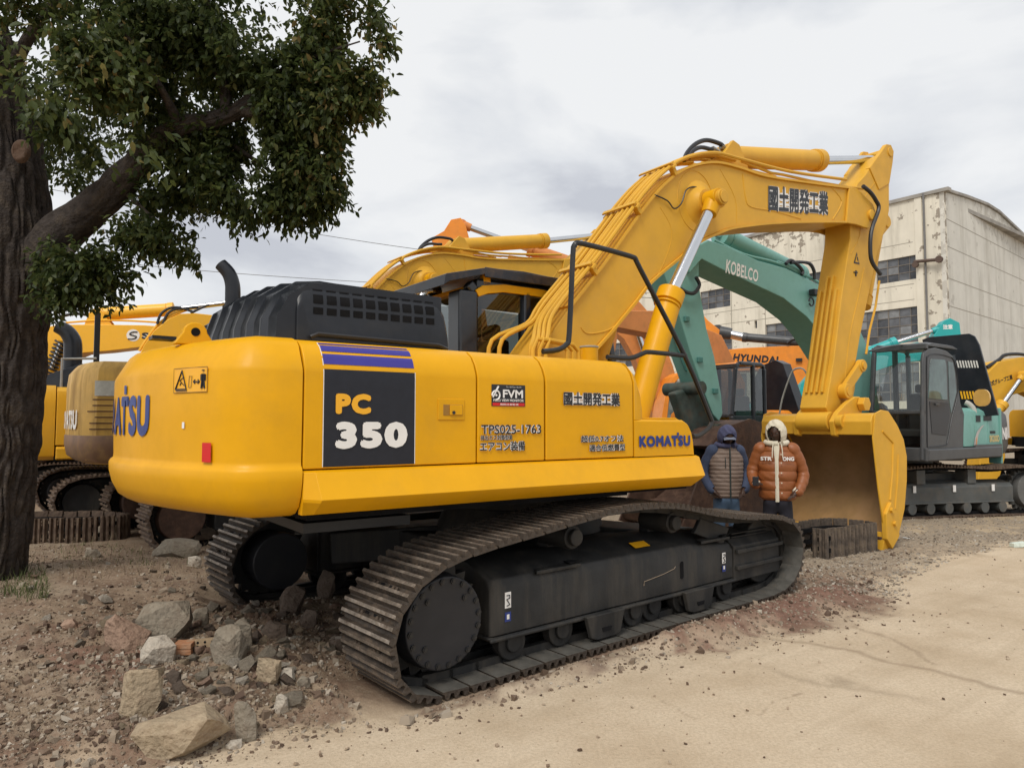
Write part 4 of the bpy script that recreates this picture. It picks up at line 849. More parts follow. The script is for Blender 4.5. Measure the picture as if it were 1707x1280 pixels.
b = MB(); b.prism([(p[0]-.015, p[1]+.0), (p[0]+.07, p[1]+.0), (p[0]+.033, p[1]+.10)], -.196, -.198); b.build('warning_triangle', yelb, arm, smooth=0)
b = MB(); b.tube([(p[0]+.03, -.199, p[1]+.07), (p[0]+.035, -.199, p[1]+.02)], .006, n=5); b.tube([(p[0]-.0, -.194, p[1]-.12), (p[0]-.01, -.194, p[1]-.2)], .012, n=5); b.tube([(p[0]-.06, -.194, p[1]-.15), (p[0]+.04, -.194, p[1]-.14)], .01, n=5); b.build('warning_mark', blackp, arm)
# bucket cylinder on the outer side of the arm, rocker links
ram('bucket_cylinder', ex, (6.62, 4.55), (6.12, 3.25), (5.62, 2.33), .105, .05, yelb, 0, w=.1)
b = MB(); b.cyl((6.62, -.16, 4.55), (6.62, .16, 4.55), .09, n=18); b.prism([(6.5, 4.8), (6.72, 4.62), (6.70, 4.48), (6.40, 4.25)], -.14, .14); b.build('cylinder_bracket', yelb, ex, bevel=.01)
for sg in (-1, 1):
    b = MB(); A_, B_, C_ = (5.60, 2.36), (5.13, 2.0), (5.30, 1.80)
    b.obox((A_[0], sg*.235, A_[1]), (5.18, sg*.235, 2.02), .06, .15); b.cyl((A_[0], sg*.20, A_[1]), (A_[0], sg*.28, A_[1]), .085, n=20); b.cyl((5.17, sg*.19, 2.0), (5.17, sg*.30, 2.0), .10, n=20); b.build('rocker_link', yelb, ex, bevel=.01)
b = MB(); b.cyl((5.17, -.31, 2.0), (5.17, .31, 2.0), .055, n=18); b.cyl((5.60, -.30, 2.36), (5.60, .30, 2.36), .05, n=18); b.build('link_pin', yelb, ex)
for sg in (-1, 1):
    b = MB(); b.prism([(5.55, 2.28), (5.66, 2.38), (5.60, 2.05), (5.52, 1.86), (5.50, 1.72), (5.38, 1.68), (5.36, 1.80), (5.44, 2.0)], sg*.10, sg*.15); b.build('bucket_link', yelb, ex, bevel=.012)
b = MB()
q = U.pl([(1468, 468), (1462, 510), (1452, 550), (1446, 590)], -.24); b.tube([(a, -.22, z) for a, z in q], .016, n=6); b.build('oil_pipe', yelb, ex)
# ---- bucket, opening towards the machine
bk = MB(); yw = .80
OUT = catmull2([(4.86, 1.66), (5.02, 1.70), (5.17, 1.69), (5.38, 1.52), (5.53, 1.35), (5.60, 1.15), (5.585, .85), (5.50, .48), (5.36, .26), (5.16, .10)], 4)
INN = [(a-.035*(1 if a > 5.2 else .2), b+(-.03 if b > 1.3 else .0)) for a, b in OUT]
INN = [(a+(-.02 if b < .5 else 0), b+(.04 if b < .6 else 0)) for a, b in INN]
rings = []
sh = MB(); n = len(OUT)
v = []; 
for y in (-yw+.02, yw-.02):
    v += [(a, y, b) for a, b in OUT]+[(a, y, b) for a, b in INN]
f = [(i, i+1, i+1+2*n, i+2*n) for i in range(n-1)]+[(n+i, n+i+1, 3*n+i+1, 3*n+i) for i in range(n-1)]+[(0, n, 3*n, 2*n), (n-1, 2*n-1, 4*n-1, 3*n-1)]
for o_ in (0, 2*n): f += [(o_+i, o_+i+1, o_+n+i+1, o_+n+i) for i in range(n-1)]
sh.add(v, f); bko = sh.build('bucket', yelb, ex, smooth=50)
lin = MB(); lin.loft([[(a-.004, y, b+(-.004 if b > 1.2 else .004)) for a, b in INN[3:]] for y in (-yw+.045, yw-.045)], cap=False, closed=False); lin.build('bucket_liner', yelc, bko, smooth=50)
inner = [(4.90, 1.64), (5.14, 1.655), (5.36, 1.48), (5.50, 1.32), (5.56, 1.13), (5.545, .85), (5.46, .5), (5.33, .29), (5.12, .14)]
for sg in (-1, 1):
    edge = [(4.865, 1.70), (5.02, 1.745), (5.19, 1.73), (5.40, 1.56), (5.56, 1.37), (5.63, 1.15), (5.61, .84), (5.53, .48), (5.39, .22), (5.16, .06), (5.0, .28), (4.90, .75), (4.80, 1.40)]
    o = MB().prism(edge, sg*(yw-.022), sg*yw).build('bucket_side', yelb, bko, bevel=.008)
    o = MB().prism([(a-(.0), b) for a, b in [(4.93, 1.62), (5.12, 1.63), (5.33, 1.46), (5.47, 1.31), (5.53, 1.12), (5.52, .85), (5.44, .5), (5.3, .3), (5.10, .20), (5.05, .35), (4.90, .9), (4.86, 1.42)]], sg*(yw-.03), sg*(yw-.024)).build('bucket_side_inner', yelc, bko, smooth=0)
    side_line([(5.02, 1.48), (5.28, 1.33), (5.24, .95), (5.16, .62)], sg*yw, 'side_rib', yelb, bko, .016, 0); side_line([(5.40, 1.18), (5.36, .85), (5.28, .5)], sg*yw, 'side_rib', yelb, bko, .014, 0)
    b = MB(); b.prism([(4.985, .46), (5.12, .60), (5.30, .42), (5.30, .16), (5.12, .02), (4.99, .15)], sg*(yw-.03) if sg > 0 else -yw-.04, sg*(yw+.04) if sg > 0 else -yw+.03); b.build('side_cutter', yelb, bko, bevel=.012)
    b = MB(); b.cyl((5.10, sg*(yw+.01), .50), (5.10, sg*(yw+.07), .50), .035, n=6); b.cyl((5.17, sg*(yw+.01), .33), (5.17, sg*(yw+.07), .33), .035, n=6); b.build('cutter_bolt', yelb, bko)
b = MB(); b.prism([(4.80, 1.43), (4.92, 1.43), (4.97, 1.60), (4.90, 1.69), (4.84, 1.68), (4.79, 1.60)], -yw+.02, yw-.02); b.build('bucket_top_beam', yelb, bko, bevel=.012)
MB().box(5.0, 5.26, -yw+.03, yw-.03, .12, .17).build('cutting_edge', rustd, bko, bevel=.01)
for i in range(5):
    y = -.74+i*.37; b = MB(); b.loft([[(5.02, y-.06, .23), (5.22, y-.06, .17), (5.22, y+.06, .17), (5.02, y+.06, .23)], [(5.0, y-.055, .13), (5.17, y-.055, .05), (5.17, y+.055, .05), (5.0, y+.055, .13)], [(4.99, y-.03, -.03), (5.03, y-.03, -.04), (5.03, y+.03, -.04), (4.99, y+.03, -.03)]]); b.build('tooth', yelb, bko, bevel=.008)
for y in (-.30, .22):
    b = MB(); b.prism([(4.72, 1.60), (4.84, 1.72), (5.05, 1.84), (5.26, 1.93), (5.38, 1.93), (5.46, 1.84), (5.42, 1.72), (5.25, 1.62), (4.98, 1.62), (4.84, 1.40), (4.76, 1.42)], y-.035, y+.035); b.build('hinge_plate', yelb, ex, bevel=.012)
b = MB(); b.cyl((4.82, -.25, 1.60), (4.82, .20, 1.60), .125, n=28); b.build('hinge_tube', yelb, ex, bevel=.01)
b = MB(); b.cyl((4.82, -.42, 1.60), (4.82, -.335, 1.60), .085, n=20); b.cyl((5.38, -.42, 1.83), (5.38, .32, 1.83), .07, n=20); b.cyl((5.38, -.43, 1.83), (5.38, -.34, 1.83), .10, n=6); b.build('hinge_pin', yelb, ex, bevel=.008)
# ---- handrails
ry = -1.22
b = MB(); b.tube([(a, ry, z) for a, z in U.pl([(905, 586), (930, 583), (944, 574), (949, 555), (955, 425), (958, 410), (970, 406), (1050, 427), (1060, 434), (1068, 450), (1140, 590), (1182, 690), (1186, 705), (1180, 715), (1165, 726), (1155, 727)], ry)], .021, n=8, smooth=3); b.build('handrail', blk, ex)
b = MB(); b.tube([(a, ry, z) for a, z in U.pl([(1012, 595), (1050, 597), (1072, 589), (1085, 587), (1143, 593)], ry)], .02, n=8, smooth=3); b.build('handrail', blk, ex)
# ================================================================== the other machines in the yard
def kids(o): return [c for c in bpy.data.objects if c.parent == o]
def copy_tree(o, parent, m=None):
    c = o.copy(); COL.objects.link(c); c.parent = parent
    if m:
        c.data = o.data.copy()
        for i, q in enumerate(c.data.materials):
            if q in (yel, yelb, yelc): c.data.materials[i] = m
    for ch in kids(o): copy_tree(ch, c, m)
    return c
TB = [(-1.95, .0), (-1.0, -.005), (0, -.005), (1.0, -.005), (1.75, .0), (2.02, .14), (2.14, .40), (2.05, .62), (1.8, .76), (1.2, .84), (.5, .88), (-.2, .87), (-.9, .84), (-1.5, .86), (-1.9, .82), (-2.14, .68), (-2.24, .45), (-2.16, .2)]
def undercarriage(root, rot, half=1.4, width=.55, scale=.95, m1=None, cover=None, fm=None, count=44):
    fm = fm or frm
    for sd_ in (-1, 1):
        crawler(root, rot, sd_, half, width, TB, count, m1 or shoer, m1 or shoer, fm, cover=cover or fm, detail=False, sp=(-1.8, .42), idl=(1.72, .40), scale=scale)
        y = sd_*(half-.10); k = scale
        f = MB(); f.loft([[(x*k, sd_*(half-.10-d), z*k) for d, z in ((0, .25), (0, .50), (.06, .56), (.3, .60), (.36, .25))] for x in (-1.42, 1.5)]); f.box(-1.42*k, 1.5*k, y, y+sd_*.02, .24*k, .27*k)
        f.build('track_frame', fm, root, rot=rot, bevel=.012)
        for x in (-1.15, -.75, -.35, .05, .45, .85, 1.25): MB().cyl((x*k, y-sd_*.25, .17*k), (x*k, y+sd_*.02, .17*k), .09*k, n=14).build('track_roller', fm, root, rot=rot)
        for x in (-.5, .6): MB().box(x-.09, x+.09, y-sd_*.3, y-sd_*.02, .56*k, .78*k).build('carrier_roller', fm, root, rot=rot)
    c = MB(); c.box(-.9, .9, -half+.5, half-.5, .38*scale, .70*scale); c.cyl((0, 0, .70*scale), (0, 0, 1.0), .65, n=28); c.build('carbody', fm, root, rot=rot)
def upper(root, paint, cwm, hw=1.35, tail=2.75, cwf=-2.0, z0=.98, ztop=1.95, cwtop=None, cwbot=None, cabside=1, cabm_=None, hood=True, front=1.5, panel_m=None, cabz=2.85, cabx=(.0, 1.7), roofm=None, gm=None, skip=0):
    """house, counterweight, side doors, deck and cab"""
    panel_m = panel_m or paint; cwtop = cwtop or ztop+.05; cwbot = cwbot or z0-.02
    MB().prismz([(cwf, -hw+.05), (.6, -hw+.05), (1.0, -.5), (front, -.4), (front, .4), (.9, hw-.05), (cwf, hw-.05)], z0-.03, z0+.22).build('deck_frame', drk, root, smooth=0)
    Pl = [(cwf, -hw), (cwf-.30, -hw+.01)]; n = 9
    for i in range(n+1):
        a = -PI/2+PI*i/n; Pl.append((cwf-.30-(tail+cwf-.30)*max(math.cos(a), 0)**.55, (hw)*math.sin(a)*(1-.02)))
    Pl += [(cwf-.30, hw-.01), (cwf, hw)]
    rings = []
    for z, k in ((cwbot, .80), (cwbot+.06, .94), (cwbot+.2, 1.0), (cwtop-.28, 1.0), (cwtop-.10, .975), (cwtop, .88)):
        rings.append([(cwf+(x-cwf)*k, y*(k*.5+.5 if k < 1 else 1), z) for x, y in Pl])
    cw_ = MB(); cw_.loft(rings); cwo_ = cw_.build('counterweight', cwm, root, bevel=.012, smooth=45)
    pans = []
    for s_ in (-1, 1):
        xe = .62 if s_ != cabside else cabx[0]-.03
        cuts = [cwf+.012, cwf+(xe-cwf)*.36, cwf+(xe-cwf)*.70, xe]
        for a, b in zip(cuts[:-1], cuts[1:]):
            pans.append(MB().loft([[(x, s_*y, z) for y, z in ((hw, z0+.2), (hw, ztop-.16), (hw-.03, ztop-.06), (hw-.12, ztop), (hw-.6, ztop), (hw-.6, z0+.2))] for x in (a, b-.014)]).build('side_door', panel_m, root, bevel=.01))
    MB().box(cwf+.01, .5, -hw+.58, hw-.58, z0+.2, ztop-.01).build('machine_house', paint, root, smooth=0)
    for s_ in (-1, 1): MB().loft([[(x, s_*y, z) for y, z in ((hw-.02, z0+.185), (hw+.03, z0+.15), (hw+.03, z0+.0), (hw-.06, z0-.02), (hw-.1, z0+.185))] for x in (cwf+.02, 1.2)]).build('side_skirt', paint, root, bevel=.01)
    if hood:
        h = MB(); h.loft([[(x, y, z) for y, z in ((-hw+.2, ztop), (-hw+.25, ztop+.20*k), (-hw+.4, ztop+.28*k), (.3, ztop+.28*k), (.5, ztop+.1*k), (.5, ztop))] for x, k in ((cwf+.1, .6), (cwf+.25, 1), (cwf+1.15, 1), (cwf+1.3, .6))]); h.build('engine_hood', hoodm, root, bevel=.012)
    if cabm_:
        y0, y1 = sorted((cabside*(hw-.95), cabside*hw))
        cab(root, cabx[0], cabx[1], y0, y1, z0+.02, cabz, cabm_, .40, rail=.075, rake=.13, glass_m=gm or glass, roofm=roofm, skip=skip)
    return cwo_, pans
def beam_px(nm, fr, top, bot, lv, hw, m, par, flange=.03):
    t_, b_ = fr.pl(top, lv), fr.pl(bot, lv); return MB().prism(t_+list(reversed(b_)), -hw, hw).build(nm, m, par, bevel=.015)
def cyl_px(nm, fr, par, pts, lat, r, rr_, m, rodm=None):
    a, b, c = fr.pl(pts, lat); o = ram(nm, par, a, b, c, r, rr_, m, lat); return o
def pipe_px(nm, fr, par, pts, lat, r, m, sm=4):
    b = MB(); b.tube([(a, lat, z) for a, z in fr.pl(pts, lat)], r, n=6, smooth=sm); return b.build(nm, m, par)
# ---- dusty old yellow one next in the row
fB = Fr(-3.49, 10.93, 35.5); eB = empty('excavator', (*fB.c, 0), rad(35.5))
tag(eB, 'dusty old yellow excavator with scraped counterweight and rust brown drive covers, second in the row', 'excavator')
undercarriage(eB, rad(4), 1.45, .55, 1.0, shoer, rustd)
cwB, _ = upper(eB, yeld, yeld, 1.36, 2.85, -2.05, z0=1.12, ztop=2.15, cwtop=2.32, cwbot=1.08, cabside=1, cabm_=cabm, hood=False)
for nm_ in ('boom', 'boom_cylinder', 'arm_cylinder', 'arm', 'arm_top_bracket', 'bucket_cylinder', 'bucket', 'hinge_tube', 'cylinder_bracket', 'oil_pipe', 'boom_end_fork', 'pipe_clamp', 'boom_pin', 'rocker_link', 'bucket_link', 'hinge_plate', 'pin_boss', 'hose'):
    for o in [q for q in kids(ex) if q.name.split('.')[0] == nm_]:
        cc = copy_tree(o, eB)
        for t_ in [q for q in kids(cc) if q.name.startswith('lettering')]: bpy.data.objects.remove(t_)
def outline_map(fr, Pl, px0):
    """walk a counterweight outline; arc 0 sits where the picture column px0 meets it on the visible rear right"""
    P = [Vector(p) for p in Pl]; Ls = [0]
    for p, q in zip(P[:-1], P[1:]): Ls.append(Ls[-1]+(q-p).length)
    def pt(d, z, l):
        d = min(max(d, 0), Ls[-1]-1e-6); j = max(i for i in range(len(Ls)-1) if Ls[i] <= d); t = (d-Ls[j])/(Ls[j+1]-Ls[j]); p = P[j].lerp(P[j+1], t)
        a_ = (P[min(j+2, len(P)-1)]-P[j]).normalized(); n = Vector((a_.y, -a_.x)); n = n if n.dot(p-Vector((-1.2, 0))) > 0 else -n; p = p+n*l; return Vector((p.x, p.y, z))
    best = min((abs((lambda X, Y: 853.5+F*X/Y-px0)(fr.c[0]+fr.u[0]*q.x+fr.l[0]*q.y, fr.c[1]+fr.u[1]*q.x+fr.l[1]*q.y)), d) for d, q in ((i*.01, pt(i*.01, 0, 0)) for i in range(int(Ls[-1]*50))))[1]
    return pt, best
CWP = {}
def cw_outline(hw, tail, cwf):
    Pl = [(cwf, -hw), (cwf-.30, -hw+.01)]; n = 9
    for i in range(n+1): a = -PI/2+PI*i/n; Pl.append((cwf-.30-(tail+cwf-.30)*max(math.cos(a), 0)**.55, hw*math.sin(a)*.98))
    return Pl+[(cwf-.30, hw-.01), (cwf, hw)]
ptB, dB = outline_map(fB, cw_outline(1.36, 2.85, -2.05), 131)
text('lettering', 'KOMATSU', whitep, cwB, lambda u, v, l: ptB(dB+1.2-u, 1.50+v, l+.012), 1.2, .24, bold=.06, spacing=1.1)
b = MB(); b.loft([[tuple(ptB(i*.12, z, l)) for i in range(46)] for z, l in ((1.10, -.10), (1.16, -.02), (1.30, .012), (1.42, .012), (1.43, .004))], cap=False, closed=False); b.build('counterweight_band', mat('brown_scuffed_band', (.16, .085, .045), .6, var=.3, scale=5, dirt=(.34, .22, .08), dirt_amt=.8, dscale=4), cwB, smooth=60)
for i in range(6):
    b = MB(); z = 1.50+i*.07; d0 = .42-.05*(i % 3); b.loft([[tuple(ptB(d0+k*(.3+.05*(i % 2))/6-.0, z+h_, .012)) for k in range(7)] for h_ in (0, .014)], cap=False, closed=False); b.build('scrape', mat('rust_scrape', (.09, .04, .02), .8), cwB)
b = MB(); b.loft([[tuple(ptB(.33+k*.05, z, .014)) for k in range(7)] for z in (1.90, 2.08)], cap=False, closed=False); b.build('notice', mat('faded_notice_paper', (.50, .50, .45), .7, var=.15, scale=20), cwB)
# ---- cleaner yellow one at the left edge
fC = Fr(-5.95, 12.85, 36); eC = empty('excavator', (*fC.c, 0), rad(36))
tag(eC, 'yellow excavator with upright black exhaust between the tree and the dusty old one', 'excavator')
undercarriage(eC, rad(3), 1.4, .5, .95, shoer, frm)
cwC, pC = upper(eC, yel2, yel2, 1.38, 2.75, -2.02, z0=1.05, ztop=2.12, cwtop=2.14, cabside=1, cabm_=cabm, hood=False)
h = MB(); h.loft([[(x, y, z) for y, z in ((-1.2, 2.12), (-1.05, 2.12+k), (.4, 2.12+k), (.6, 2.12))] for x, k in ((-2.5, .02), (-1.7, .38), (-.7, .38), (-.5, .1))]); h.build('engine_hood', hoodm, eC, bevel=.02)
b = MB(); b.tube([(-1.78, -.75, 2.3), (-1.78, -.75, 2.75), (-1.80, -.75, 2.90), (-1.88, -.72, 3.03), (-2.0, -.68, 3.10)], [.13, .13, .125, .115, .10], n=20, smooth=3, cap=False); b.build('exhaust_pipe', hoodm, eC, smooth=60)
b = MB(); b.box(-1.50, -1.42, -.82, -.76, 2.4, 3.35); b.build('post', blk, eC)
MB().box(-.5, -.1, .2, .6, 3.1, 3.16).build('mirror', blk, eC)
text('lettering', '超低騒音', blackp, pC[0], lambda u, v, l: Vector((-1.86+u, -1.38-l, 1.45+v)), .34, .10, bold=.04, under=whitep, ub=.1)
b = MB(); b.tube([(-1.95, -1.2, 2.12), (-1.95, -1.2, 2.55), (-1.5, -1.2, 2.58)], .02); b.build('handrail', mat('grey_handrail', (.35, .35, .33), .5), eC)
b = MB(); b.prism([(.1, 1.9), (.6, 2.9), (1.6, 3.35), (3.8, 3.4), (5.0, 3.0), (5.1, 2.7), (3.4, 2.85), (1.9, 2.7), (1.2, 2.1), (.7, 1.6)], -.25, .25); b.build('boom', yel2, eC, bevel=.02)
b = MB(); b.prism([(4.6, 3.2), (5.3, 3.35), (5.5, 3.0), (5.3, 2.0), (4.9, 1.0), (4.6, 1.0), (4.7, 2.2)], -.18, .18); b.build('arm', yel2, eC, bevel=.02)
b = MB(); b.prism([(4.3, 1.1), (4.9, 1.2), (5.3, .9), (5.2, .3), (4.7, .05), (4.3, .3), (4.7, .6)], -.6, .6); b.build('bucket', yel2, eC, bevel=.02)
# ---- boom with the round S mark, farther back at the left
fG = Fr(-12.06, 18, 14); eG = empty('excavator', (*fG.c, 0), rad(14))
tag(eG, 'bright yellow excavator at far left whose level boom carries a round white S mark', 'excavator')
undercarriage(eG, 0, 1.4, .5, 1.0); upper(eG, yel2, yel2, cabside=1, cabm_=cabm)
bG = beam_px('boom', fG, [(40, 640), (62, 560), (78, 545), (100, 541), (160, 541), (240, 542), (330, 549), (420, 565)], [(70, 690), (84, 640), (110, 600), (140, 588), (180, 585), (240, 578), (330, 580), (420, 590)], -.3, .3, yel2, eG)
ram('arm_cylinder', eG, fG.p(165, 524, -.0), fG.p(290, 516, -.0), fG.p(420, 500, 0), .17, .07, yel2, 0)
b = MB()
for sg in (-1, 1): b.prism(fG.pl([(145, 543), (155, 518), (168, 515), (190, 543)], 0), sg*.15, sg*.2)
b.build('cylinder_bracket', yel2, eG)
pipe_px('oil_pipe', fG, eG, [(110, 538), (170, 534), (240, 536), (330, 543)], -.2, .025, yel2)
pipe_px('hose', fG, eG, [(62, 548), (85, 533), (108, 526), (128, 523), (150, 525), (160, 520)], -.1, .04, rub)
q0 = fG.p(222, 559, -.3); b = MB(); b.cyl((q0[0], -.301, q0[1]), (q0[0], -.306, q0[1]), .155, n=28); b.build('emblem', whitep, bG)
b = MB(); b.tube([(q0[0]+.10, -.312, q0[1]+.09), (q0[0]-.02, -.312, q0[1]+.08), (q0[0]-.08, -.312, q0[1]+.02), (q0[0]+.08, -.312, q0[1]-.03), (q0[0]+.02, -.312, q0[1]-.09), (q0[0]-.12, -.312, q0[1]-.10)], .016, n=5, smooth=3); b.build('emblem_mark', blackp, bG)
q0 = fG.p(236, 565, -.3); text('lettering', 'SS', blackp, bG, lambda u, v, l: Vector((q0[0]+u, -.3-l, q0[1]+v)), .34, .17, bold=.07, under=whitep, ub=.12)
A_, B_ = fG.p(72, 650, -.45), fG.p(102, 570, -.45)
b = MB(); pp = []
for i in range(140):
    t = i/139; c = Vector((A_[0]*(1-t)+B_[0]*t, -.45, A_[1]*(1-t)+B_[1]*t)); a = t*2*PI*13; ax_ = Vector((B_[0]-A_[0], 0, B_[1]-A_[1])).normalized(); n_ = Vector((-ax_.z, 0, ax_.x)); pp.append(c+n_*.13*math.cos(a)+Vector((0, 1, 0))*.13*math.sin(a))
b.tube(pp, .028, n=5); b.build('coiled_hose', rub, eG); ram('boom_cylinder', eG, fG.p(52, 700, -.45), fG.p(85, 615, -.45), fG.p(104, 563, -.45), .10, .05, yel2, -.45)
b = MB(); b.prism(fG.pl([(400, 560), (440, 500), (470, 505), (480, 590), (470, 690), (450, 690), (430, 600)], 0), -.2, .2); b.build('arm', yel2, eG, bevel=.02)
# ---- one more yellow boom showing between the hood and the tail
fH = Fr(-8.36, 16, 30); eH = empty('excavator', (*fH.c, 0), rad(30))
tag(eH, 'yellow excavator behind the row with black hoses looping over its arched boom', 'excavator')
undercarriage(eH, 0, 1.35, .5, .95); upper(eH, yel2, yel2, cabside=1, cabm_=cabm)
beam_px('boom', fH, [(225, 610), (240, 575), (256, 552), (280, 532), (300, 523), (325, 522), (400, 530), (520, 560)], [(268, 660), (285, 615), (310, 580), (350, 568), (420, 572), (520, 590)], -.28, .28, yel2, eH)
for dx in (0, 6): pipe_px('oil_pipe', fH, eH, [(232+dx, 585), (244+dx, 566), (262+dx, 542), (285+dx, 525), (305+dx, 517)], -.2, .03, yel2)
for pts in ([(262, 540), (268, 524), (282, 514), (300, 513), (322, 520)], [(270, 545), (278, 525), (290, 516), (308, 514), (330, 512)], [(318, 522), (334, 514), (348, 508)]): pipe_px('hose', fH, eH, pts, -.25, .03, rub)
MB().prism(fH.pl([(500, 560), (530, 520), (560, 540), (550, 690), (530, 690)], 0), -.2, .2).build('arm', yel2, eH, bevel=.02)
# ---- teal one on the right (cab facing us)
fT = Fr(7.62, 14.2, -145); eT = empty('excavator', (*fT.c, 0), rad(-145))
tag(eT, 'teal excavator with dark grey cab and long arched boom behind the bucket', 'excavator')
undercarriage(eT, rad(-22), 1.42, .55, .98, shoer, mat('grey_drive_cover', (.12, .12, .115), .6, var=.2), mat('grey_painted_frame', (.075, .08, .078), .55, var=.2, scale=4, dirt=(.16, .13, .10), dirt_amt=.6, dscale=5))
for o in kids(eT): o.location.z = -.14; o.scale.z = 1.14
cwT, pT = upper(eT, grym, grym, 1.4, 2.15, -1.25, z0=.95, ztop=1.86, cwtop=1.84, cabside=1, cabm_=grym, hood=False, panel_m=teal, cabz=2.96, cabx=(.36, 1.72), gm=glassc, skip=1)
bT = beam_px('boom', fT, [(1140, 420), (1160, 411), (1181, 400), (1211, 410), (1263, 434), (1310, 447), (1373, 478), (1420, 520), (1452, 590), (1468, 690)], [(1150, 455), (1170, 432), (1205, 450), (1248, 470), (1306, 497), (1345, 528), (1365, 552), (1395, 600), (1425, 690)], .27, .27, teal, eT)
cyl_px('arm_cylinder', fT, eT, [(1335, 458), (1200, 392), (1120, 352)], 0, .155, .06, teal)
aT = beam_px('arm', fT, [(1085, 350), (1125, 350), (1160, 405), (1166, 432), (1165, 473), (1178, 548), (1191, 594), (1203, 660), (1205, 690), (1199, 702)], [(1078, 375), (1098, 430), (1112, 470), (1131, 521), (1150, 585), (1173, 650), (1190, 685)][:6]+[(1188, 690)], .2, .2, teal, eT)
beam_px('arm_inner_plate', fT, [(1096, 430), (1110, 480), (1125, 530)], [(1100, 560), (1122, 620), (1166, 640)], -.24, .02, teald, eT)
for pts in ([(1190, 400), (1240, 424), (1300, 440), (1372, 474)], [(1296, 436), (1320, 446), (1350, 462), (1366, 472)]): pipe_px('oil_pipe', fT, eT, pts, .22, .022, teal)
for pts in ([(1310, 440), (1318, 434), (1330, 442), (1338, 452), (1336, 458)], [(1318, 438), (1335, 437), (1350, 440), (1357, 452), (1358, 466)], [(1160, 462), (1166, 475), (1158, 488), (1146, 488), (1135, 482)]): pipe_px('hose', fT, eT, pts, .28, .03, rub)
c4 = fT.pl([(1209, 455), (1211, 432), (1263, 471), (1264, 451)], .27)
text('lettering', 'KOBELCO', whitep, bT, lambda u, v, l: Vector((0, .27+l, 0))+Vector((1, 0, 0))*((c4[0][0]*(1-u)+c4[2][0]*u)*(1-v)+(c4[1][0]*(1-u)+c4[3][0]*u)*v)+Vector((0, 0, 1))*((c4[0][1]*(1-u)+c4[2][1]*u)*(1-v)+(c4[1][1]*(1-u)+c4[3][1]*u)*v), 1, 1, bold=.035, spacing=1.05)
q0 = fT.p(1351, 490, .27); MB().box(q0[0]-.11, q0[0]+.11, .30, .42, q0[1]-.05, q0[1]+.06).build('work_lamp', blk, eT, bevel=.015)
b = MB(); b.cyl((q0[0], .27, q0[1]), (q0[0], .33, q0[1]-.02), .03, n=8); b.tube([(q0[0]+.06+.07*math.cos(a), .32, q0[1]-.15+.07*math.sin(a)) for a in [k*PI/6 for k in range(12)]], .014, n=5); b.build('lamp_bracket', blk, eT)
MB().prism(fT.pl([(1118, 655), (1160, 640), (1172, 655), (1185, 700), (1165, 760), (1140, 740), (1130, 690)], 0), -.09, .09).build('bucket_linkage', mat('greasy_dark_linkage', (.035, .055, .048), .6, var=.4, scale=9, dirt=(.12, .09, .06), dirt_amt=.7, dscale=6), eT, bevel=.04)
b = MB(); q0 = fT.p(1140, 648, 0); b.cyl((q0[0], -.35, q0[1]), (q0[0], .35, q0[1]), .10, n=18); q0 = fT.p(1170, 715, 0); b.cyl((q0[0], -.35, q0[1]), (q0[0], .35, q0[1]), .08, n=18); b.build('link_pin', MATS['greasy_dark_linkage'], eT)
bo_ = fT.pl([(1128, 742), (1150, 715), (1195, 700), (1232, 712), (1250, 740), (1252, 775), (1238, 820), (1200, 860), (1130, 885), (1088, 872), (1080, 850), (1140, 835), (1180, 800), (1185, 765), (1165, 748)], 0)
o = MB().prism(bo_, -.58, .58).build('bucket', rustd, eT, bevel=.02)
for sg in (-1, 1): MB().prism([(a*1.0, b) for a, b in fT.pl([(1128, 742), (1150, 713), (1195, 698), (1234, 710), (1253, 740), (1255, 775), (1241, 822), (1202, 863), (1130, 888), (1080, 875)], 0)], sg*.58, sg*.61).build('bucket_side', rustd, o, bevel=.008)
# details on its left side
Yl = 1.404
def tq(x0, x1, z0, z1, m, nm, par=None, l=0): return MB().box(x0, x1, Yl+l, Yl+.004+l, z0, z1).build(nm, m, par or eT, smooth=0)
for i in range(9): tq(-.52-.04*i, -.545-.04*i, 1.62, 1.72, blackp, 'louvre')
for i in range(5): tq(-.20-.04*i, -.225-.04*i, 1.60, 1.72, blackp, 'louvre')
for i in range(6): tq(-.78-.04*i, -.805-.04*i, 1.38, 1.43, blackp, 'louvre')
text('lettering', 'SK200D', mat('pale_gold_print', (.62, .50, .22), .4), eT, lambda u, v, l: Vector((-.74-u, Yl+l, 1.22+v)), .44, .13, bold=.06)
ptT, _d = outline_map(fT, cw_outline(1.4, 2.15, -1.25), 1675); LT_ = sum((Vector(b_)-Vector(a_)).length for a_, b_ in zip(cw_outline(1.4, 2.15, -1.25)[:-1], cw_outline(1.4, 2.15, -1.25)[1:]))
text('lettering', 'NDAI', whitep, cwT, lambda u, v, l: ptT(LT_-.06-u, 1.26+v, l+.01), .52, .24, bold=.08)
tq(-.05, -1.2, .97, 1.18, grym, 'lower_panel', l=.03)
b = MB(); sw = [(-.05, 1.16), (-.10, 1.30), (-.20, 1.42), (-.38, 1.52), (-.52, 1.55), (-.36, 1.46), (-.25, 1.36), (-.20, 1.24), (-.18, 1.16)]; b.prism([(a-.02, z) for a, z in sw], Yl+.002, Yl+.005); b.build('swoosh_decal', mat('silver_decal', (.42, .40, .38), .35), eT, smooth=0)
b = MB(); b.prism([(-.15, 1.17), (-.16, 1.27), (-.21, 1.34), (-.19, 1.24), (-.18, 1.17)], Yl+.006, Yl+.008); b.build('swoosh_decal', mat('orange_decal', (.6, .22, .05), .4), eT, smooth=0)
MB().box(-1.27, -1.20, 1.2, 1.425, .8, 1.87).build('door_edge', teal, eT, bevel=.015)
